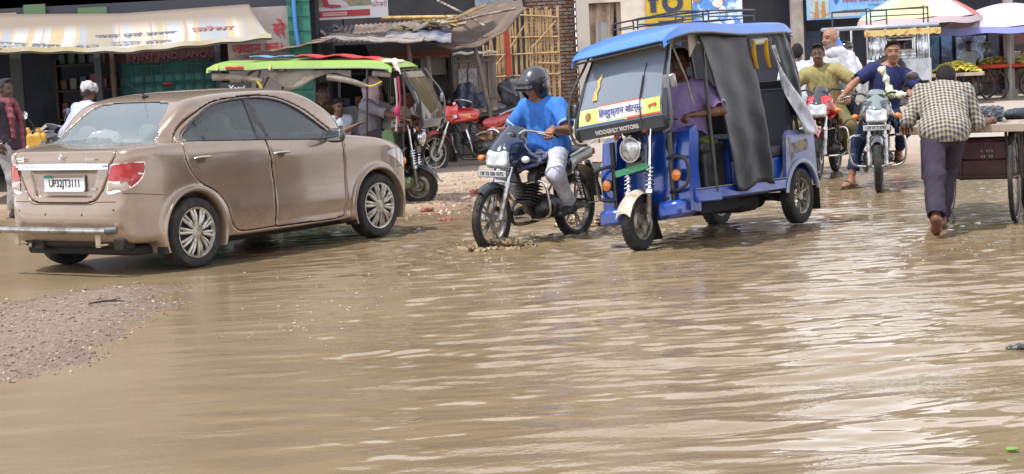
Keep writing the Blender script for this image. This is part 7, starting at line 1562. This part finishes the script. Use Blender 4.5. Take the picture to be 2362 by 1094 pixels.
for y0, y1, z0, z1 in ((.24, .52, 1.0, 1.66), (-.29, .21, 1.18, 1.34), (-.29, .21, 1.56, 1.68), (-.52, -.32, .85, 1.66), (.24, .52, .80, .98)): g = MB(); g.sheet(lambda u, v: (-.025 + .008 * math.sin(u * 25) + .006 * math.sin(v * 18), y0 + (y1 - y0) * u, z0 + (z1 - z0) * v), 16, 12, .01); g.build('chrome_panel', cq, tp)
g = MB(); 
for a in (1.34, 1.56): g.tube([(-.03, -.26, a - .0), (-.03, -.2, a + .02 - .04 * (a > 1.5)), (-.03, .14, a + .02 - .04 * (a > 1.5)), (-.03, .2, a)], .02, 6, smooth=3)
g.build('window_frame', CHROME, tp)
g = MB(); c = (-.11, .20, 1.0); g.lathe([(.17, -.06), (.24, -.075), (.285, -.05), (.29, 0), (.285, .05), (.24, .075), (.17, .06)], c, (1, 0, 0), 36); so = g.build('spare_wheel', RUBBER, tp); g = MB(); g.lathe([(.002, -.05), (.17, -.05), (.17, .05)], c, (1, 0, 0), 24); g.build('spare_cover', M('b0424a', .5), so)
g = MB()
for s in (-1, 1): g.tube([(-.10, s * .5, 1.80), (-.10, s * .5, 2.06), (.10, s * .5, 2.08), (.10, s * .5, 1.80)], .014, 6); g.tube([(.1, s * .5, 2.06), (1.9, s * .5, 2.06), (1.9, s * .5, 1.80)], .014, 6)
g.tube([(-.10, -.5, 2.04), (-.10, .5, 2.04)], .013, 6); g.tube([(-.10, -.5, 1.94), (-.10, .5, 1.94)], .012, 6); g.tube([(1.9, -.5, 2.05), (1.9, .5, 2.05)], .013, 6); g.build('roof_rack', M('4c4a46', .5, .5), tp)
for s in (-1, 1): g = MB(); g.lathe([(.15, -.05), (.24, -.06), (.265, -.03), (.265, .03), (.24, .06), (.15, .05)], (.35, s * .50, .265), (0, 1, 0), 28); wo = g.build('wheel', RUBBER, tp); g = MB(); g.lathe([(.002, s * .03), (.15, s * .03), (.15, -s * .05)], (.35, s * .50, .265), (0, 1, 0), 20); g.build('rim', STEEL, wo)
g = MB(); g.lathe([(.15, -.05), (.24, -.06), (.265, -.03), (.265, .03), (.24, .06), (.15, .05)], (2.1, 0, .265), (0, 1, 0), 28); g.build('wheel', RUBBER, tp)
g = MB(); g.box((-.06, 0, .50), (.06, 1.15, .10), b=.02); g.build('bumper', M('5a5c60', .4, .5), tp)
for s in (-1, 1): g = MB(); g.box((-.05, s * .46, .74), (.03, .10, .08), b=.01); g.build('tail_lamp', M('9a1c1c', .2, coat=1.), tp)
T = Field((.1, -.5, .4), (1.6, .5, 1.2), .02); T.box((.35, 0, .70), (.4, .9, .12), .04).box((.18, 0, 1.0), (.08, .9, .4), .03, k=.03).box((1.3, 0, .70), (.4, .9, .12), .04); fbuild(T, 'bench', M('33343a', .6), tp)
# ---- people and machines further off (world coordinates)
def stand(label, x, y, face, h=1.62, bend=0., arms=None, **k):
    s = h / 1.70; f = unit((face[0], face[1], 0)); l = V(-f[1], f[0], 0); b = V(x, y, 0); up = V(0, 0, 1)
    pel = b + up * .92 * s; nk = pel + (up * math.cos(bend) + f * math.sin(bend)) * .50 * s; hd = nk + (up * .155 + f * .03) * s
    J = dict(pelvis=pel, neck=nk, head=hd, face=V(*face), lat=l, hl=nk + l * .22 * s - up * .50 * s + f * .06, hr=nk - l * .22 * s - up * .50 * s + f * .06, fl=b + l * .11 + up * .085, fr=b - l * .11 + up * .085 + f * .10, toel=f + V(0, 0, -.1), toer=f + V(0, 0, -.1), epl=-f + l * .3, epr=-f - l * .3, kpl=f, kpr=f, hdl=(0, 0, -1), hdr=(0, 0, -1), pnl=-l, pnr=l)
    if arms: J.update(arms(nk, f, l, up, s))
    return person(label, (0, 0, 0), 0, J, sc=s, **k)
def scarf(t, A, D):
    nk, up, fr, lat = D['nk'], D['up'], D['fr'], D['lat']; T = Field(nk - .75, nk + .25, .013)
    pts = [nk + up * .02 + fr * (.085 * math.cos(a)) + lat * (.085 * math.sin(a)) for a in np.linspace(0, 6.28, 9)]
    for a, b in zip(pts, pts[1:]): T.cap(a, b, .035, k=.03)
    for s, L in ((1, .62), (-1, .40)): T.cap(nk + fr * .09 + lat * .06 * s, nk + fr * .15 + lat * .09 * s - up * .18, .04, k=.03).cap(nk + fr * .15 + lat * .09 * s - up * .18, nk + fr * .16 + lat * .09 * s - up * L, .04, .035, k=.03, sq=(fr, .7))
    T.fold(.005, 35, 2); fbuild(T, 'scarf', D['cloth']('7c454c'), t)
    g = MB(); w = A['wr']; g.lathe([(.033, -.006), (.036, 0), (.033, .006)], w, A['wr'] - A['er'], 16); g.build('bangle', CHROME, t)
stand('man with a pink scarf round his neck standing at the far left edge', -5.95, 23.84, (.92, -.35, -.05), 1.66, shirt=dict(c='3d333c', sleeve=.8, loose=.02, len=.08), trousers=dict(c='8d8a88', loose=.03), skin='4e3328', hair=('2a2830', 'short'), shoes=('5a4636', 'sandal'), cell=.011, extra=scarf)
def turban(t, A, D):
    q = D['q']; ax = (D['face'], D['hl'], D['hup']); T = Field(D['hd'] - .22, D['hd'] + .25, .011)
    T.ell(q(-.01, 0, .075), (.115, .10, .075), ax).cap(q(-.09, 0, .02), q(-.06, .06, .05), .045, k=.03).cap(q(-.09, 0, .02), q(-.06, -.06, .05), .045, k=.03).fold(.005, 40, 3); fbuild(T, 'turban', D['cloth']('b4b4b8'), t)
stand('man in white kurta and white turban stooping at the dark shop front', -5.38, 24.9, (.55, .8, -.5), 1.64, bend=.60, shirt=dict(c='a4aac0', sleeve=1.8, loose=.035, len=.45), trousers=dict(c='c9cbd6', loose=.03), skin='4e3328', hair=('3a3430', 'back'), cell=.012, extra=turban, arms=lambda nk, f, l, up, s: dict(hl=nk + l * .24 + f * .25 - up * .38, hr=nk - l * .22 + f * .28 - up * .35))
stand('person in a pale shirt with a dark bag seen from behind past the rickshaw curtain', 4.05, 27.6, (.2, 1, 0), 1.58, shirt=dict(c='b9c3cc', sleeve=.8, loose=.025, len=.12), trousers=dict(c='33363e'), skin='54382c', hair=('1a1614', 'back'), cell=.014, extra=lambda t, A, D: fbuild(Field(D['nk'] - .6, D['nk'] + .1, .014).ell(D['nk'] - V(.13, .12, .22), (.10, .08, .14)).fold(.004, 30, 1), 'shoulder_bag', M('1c2026', .7), t))
def cap_helm(c, sty):
    def f_(t, A, D):
        q = D['q']; ax = (D['face'], D['hl'], D['hup']); T = Field(D['hd'] - .25, D['hd'] + .28, .011)
        if sty == 'helmet': T.ell(q(-.01, 0, .03), (.14, .125, .14), ax).box(q(.12, 0, -.04), (.16, .15, .12), .03, ax, k=.02, mode='s').ell(q(0, 0, -.08), (.10, .09, .15), ax, k=.01, mode='s').half(q(0, 0, -.10), -D['hup'])
        else: T.ell(q(-.01, 0, .045), (.108, .09, .085), ax).box(q(.11, 0, .055), (.11, .12, .015), .007, ax, k=.02).half(q(0, 0, .03), -D['hup'])
        fbuild(T, sty, M(c, .3, coat=.5), t)
    return f_
stand('person wearing a bright blue helmet behind the old man in the shawl', 5.05, 30.6, (.5, .8, 0), 1.58, shirt=dict(c='b8bcc4', sleeve=.8, loose=.02), trousers=dict(c='30323a'), skin='5f4030', hair=None, cell=.014, extra=cap_helm('2a5ec0', 'helmet'))
stand('person in a white shirt and black cap right behind the blue helmet', 5.36, 31.2, (-.9, -.4, 0), 1.56, shirt=dict(c='cfd0d2', sleeve=.8, loose=.025), trousers=dict(c='30323a'), skin='6f4c3a', hair=('15120f', 'short'), cell=.014, extra=cap_helm('17181c', 'cap'))
stand('dark-haired person standing by the brick wall behind the helmeted rider', .68, 37.5, (.8, -.5, 0), 1.55, shirt=dict(c='8fb0a8', sleeve=.8, loose=.02), trousers=dict(c='3a3a40'), skin='6a4636', hair=('17130f', 'short'), cell=.015)
def sit(label, x, y, z, face, **k):
    f = unit((face[0], face[1], 0)); l = V(-f[1], f[0], 0); b = V(x, y, z); up = V(0, 0, 1); nk = b + up * .49
    return person(label, (0, 0, 0), 0, dict(pelvis=b, neck=nk, head=nk + up * .155 + f * .02, face=face, lat=l, hl=b + f * .30 + l * .15 + up * .1, hr=b + f * .30 - l * .15 + up * .1, fl=b + f * .40 + l * .1 - up * .38, fr=b + f * .40 - l * .1 - up * .38, toel=f, toer=f, epl=-f, epr=-f, kpl=f * .3 + up, kpr=f * .3 + up), cell=.015, **k)
c0, s0 = math.cos(R(TD)), math.sin(R(TD)); tw = lambda x, y: (TX + c0 * x - s0 * y, TY + s0 * x + c0 * y)
a = tw(.42, -.22); sit('passenger in a blue shirt seated inside the chrome tempo', a[0], a[1], .84, (-.2, 1, 0), shirt=dict(c='2d4f86', sleeve=.8, loose=.02), trousers=dict(c='b9bac0'), skin='4e3328', hair=('15120f', 'short'))
a = tw(1.25, -.30); sit('passenger in a mauve shirt at the open side of the chrome tempo', a[0], a[1], .84, (.3, -1, 0), shirt=dict(c='8a7078', sleeve=.5, loose=.02), trousers=dict(c='3a3438'), skin='5a3b2e', hair=('2a1a16', 'short'))
stand('fruit seller in a white vest standing in shade behind the banana cart', 10.35, 44.6, (-.2, -1, 0), 1.35, shirt=dict(c='9aa2a8', sleeve=.6, loose=.02), trousers=dict(c='33343a'), skin='3c2820', hair=('15120f', 'short'), cell=.016)
stand('second seller in dark clothes stooping between the fruit carts', 11.35, 46.2, (-1, -.3, -.3), 1.35, bend=.5, shirt=dict(c='2b3040', sleeve=.9, loose=.02), trousers=dict(c='26272d'), skin='3c2820', hair=('15120f', 'short'), cell=.016)
# motorcycles far off
ga = 'motorcycles parked in the background'
motorcycle('motorcycle', 'black motorcycle parked under a backpack behind the blue-shirted rider', (-.75, 31.4), 184, ('26282c', '2a2b2e', '2b2c30', '33363a', '26282c', 1, None), nose='visor', group=ga, simple=True, mirrors=False, stand=True)
motorcycle('motorcycle', 'black motorcycle with a yellow can on it parked in the dark shop front', (-5.98, 25.0), 150, ('2a2c30', '2a2b2e', '55585c', '9a9ca0', '26282c', 1, None), nose='visor', group=ga, simple=True, stand=True)
T = Field((-.2, -.2, -.2), (.2, .2, .25), .012); T.box((0, 0, 0), (.26, .15, .24), .05).cap((-.07, 0, .12), (.06, 0, .16), .018, k=.02).cap((.06, 0, .16), (.08, 0, .10), .018, k=.02).cap((-.09, 0, .12), (-.11, 0, .17), .025, k=.02)
o = fbuild(T, 'jerry_can', M('b48220', .45, alt='c89a3c', vs=5)); o.location = (-5.80, 24.75, .86); tag(o, 'ochre yellow plastic can on the motorcycle by the dark shop', 'can')
for x, y, d, c, lb in ((11.75, 47.4, 200, '3f4c5c', 'blue-grey motorcycle parked beyond the greenish bananas'), (12.5, 48.2, 215, '4a5460', 'motorcycle half hidden at the right edge beyond the carts')): motorcycle('motorcycle', lb, (x, y), d, (c, c, '6f7c8c', '8a98a8', c, 1, None), nose='visor', group=ga, simple=True, stand=True)
# loose things on the ground
for (x, y), s, c, lb, sd in (((1022, 508), .12, '7a4034', 'broken red brick lying in the wet mud right of the saloon', 1), ((985, 490), .09, '8a5446', 'smaller brick fragment by the rickshaw front wheel', 2), ((1105, 455), .14, '8a4a3c', 'flat red tile fragment near the black motorcycle front wheel', 3)):
    g_ = G(x, y); rs = np.random.RandomState(sd); T = Field((-.2, -.15, -.08), (.2, .15, .1), .009); T.box((0, 0, .01), (s * 1.6, s * .9, s * .45), .012, tuple(np.linalg.qr(rs.randn(3, 3) * .15 + np.eye(3))[0].T)).fold(.004, 50, sd); o = fbuild(T, 'brick_piece', M(c, .9, alt='9a6a58', vs=20)); o.location = (g_[0], g_[1], float(ground_h(np.array([g_[0]]), np.array([g_[1]]))[0]) + .01); tag(o, lb, 'brick')
g_ = G(245, 712); g = MB(); g.tube([(-.12, -.02, .0), (0, .01, .01), (.13, .03, .0)], [.006, .009, .004], 6, smooth=3); g.tube([(.02, .01, .01), (.10, .06, .02)], [.005, .003], 5); o = g.build('twig', M('2e2622', .9), None); o.location = (g_[0], g_[1], .045); tag(o, 'short dark twig lying on the gravel patch', 'twig')
g_ = G(2335, 1040); T = Field((-.06, -.06, -.03), (.06, .06, .03), .006); T.ell((0, 0, 0), (.030, .022, .008)); o = fbuild(T, 'leaf', M('5f8a30', .6)); o.location = (g_[0], g_[1], .008); tag(o, 'small bright green leaf floating at the bottom right', 'leaf')
g_ = G(2340, 805); T = Field((-.12, -.12, -.03), (.12, .12, .05), .007); T.ell((0, 0, .0), (.05, .03, .014)).ell((.05, .01, .005), (.03, .02, .015)).fold(.003, 80, 1); o = fbuild(T, 'floating_scrap', M('3a3836', .3)); o.location = (g_[0], g_[1], .006); tag(o, 'dark scrap of litter floating at the right edge', 'litter')
rs = np.random.RandomState(12); g = MB()
for k in range(3000):
    x, y = rs.rand() * 560 - 40, 640 + rs.rand() * 280; w = G(x, y); X_, Y_ = np.array([w[0]]), np.array([w[1]])
    if poly_sdf(GRAVEL, X_, Y_)[0] > .12: continue
    r = .004 + .009 * rs.rand() ** 3; h = float(ground_h(X_, Y_)[0])
    if h < -.010: continue
    g.mi = rs.randint(4); g.box((w[0], w[1], max(h, .0) + r * .25), (r * 2.4, r * 1.9, r * .9), b=r * .45, ax=tuple(np.linalg.qr(rs.randn(3, 3))[0].T))
tag(g.build('gravel', [M(c, .7) for c in ('85766a', '6a5d53', '968676', '766859')], None), 'small stones strewn over the wet gravel patch', 'gravel', kind='stuff')
rs = np.random.RandomState(13); g = MB()
for k in range(900):
    x, y = 930 + rs.rand() * 480, 400 + rs.rand() ** .8 * 120; w = G(x, y); h = float(ground_h(np.array([w[0]]), np.array([w[1]]))[0])
    if h < -.02: continue
    r = .008 + .02 * rs.rand() ** 3; g.mi = rs.randint(4); g.box((w[0], w[1], h + r * .3), (r * 2.2, r * 1.8, r * 1.1), b=r * .4, ax=tuple(np.linalg.qr(rs.randn(3, 3))[0].T))
tag(g.build('rubble', [M(c, .85) for c in ('a8917c', '8a6252', 'bfae9c', '7a6a5e')], None), 'brick crumbs and pebbles scattered over the mud by the shed', 'rubble', kind='stuff')

rs = np.random.RandomState(21); g = MB(); cl = [(760, 690, 90, 26), (1000, 640, 150, 30), (1230, 700, 120, 30), (1480, 660, 160, 30), (620, 760, 80, 20), (2050, 610, 170, 22), (2230, 575, 70, 16), (1110, 600, 60, 10), (1380, 545, 50, 12)]  # pale solid flecks stand in for glints on the water, some for wheel froth
for k in range(420):
    c = cl[rs.randint(len(cl))]; w = G(c[0] + rs.randn() * c[2], c[1] + rs.randn() * c[3]); r = .002 + .005 * rs.rand() ** 3
    g.sphere((w[0], w[1], .006), (r * (1 + rs.rand()), r, r * .5), 3)
tag(g.build('glint_foam', M('cfc8bc', .2), None), 'pale flecks standing in for glints and froth on the muddy water', 'glint_foam', kind='stuff')
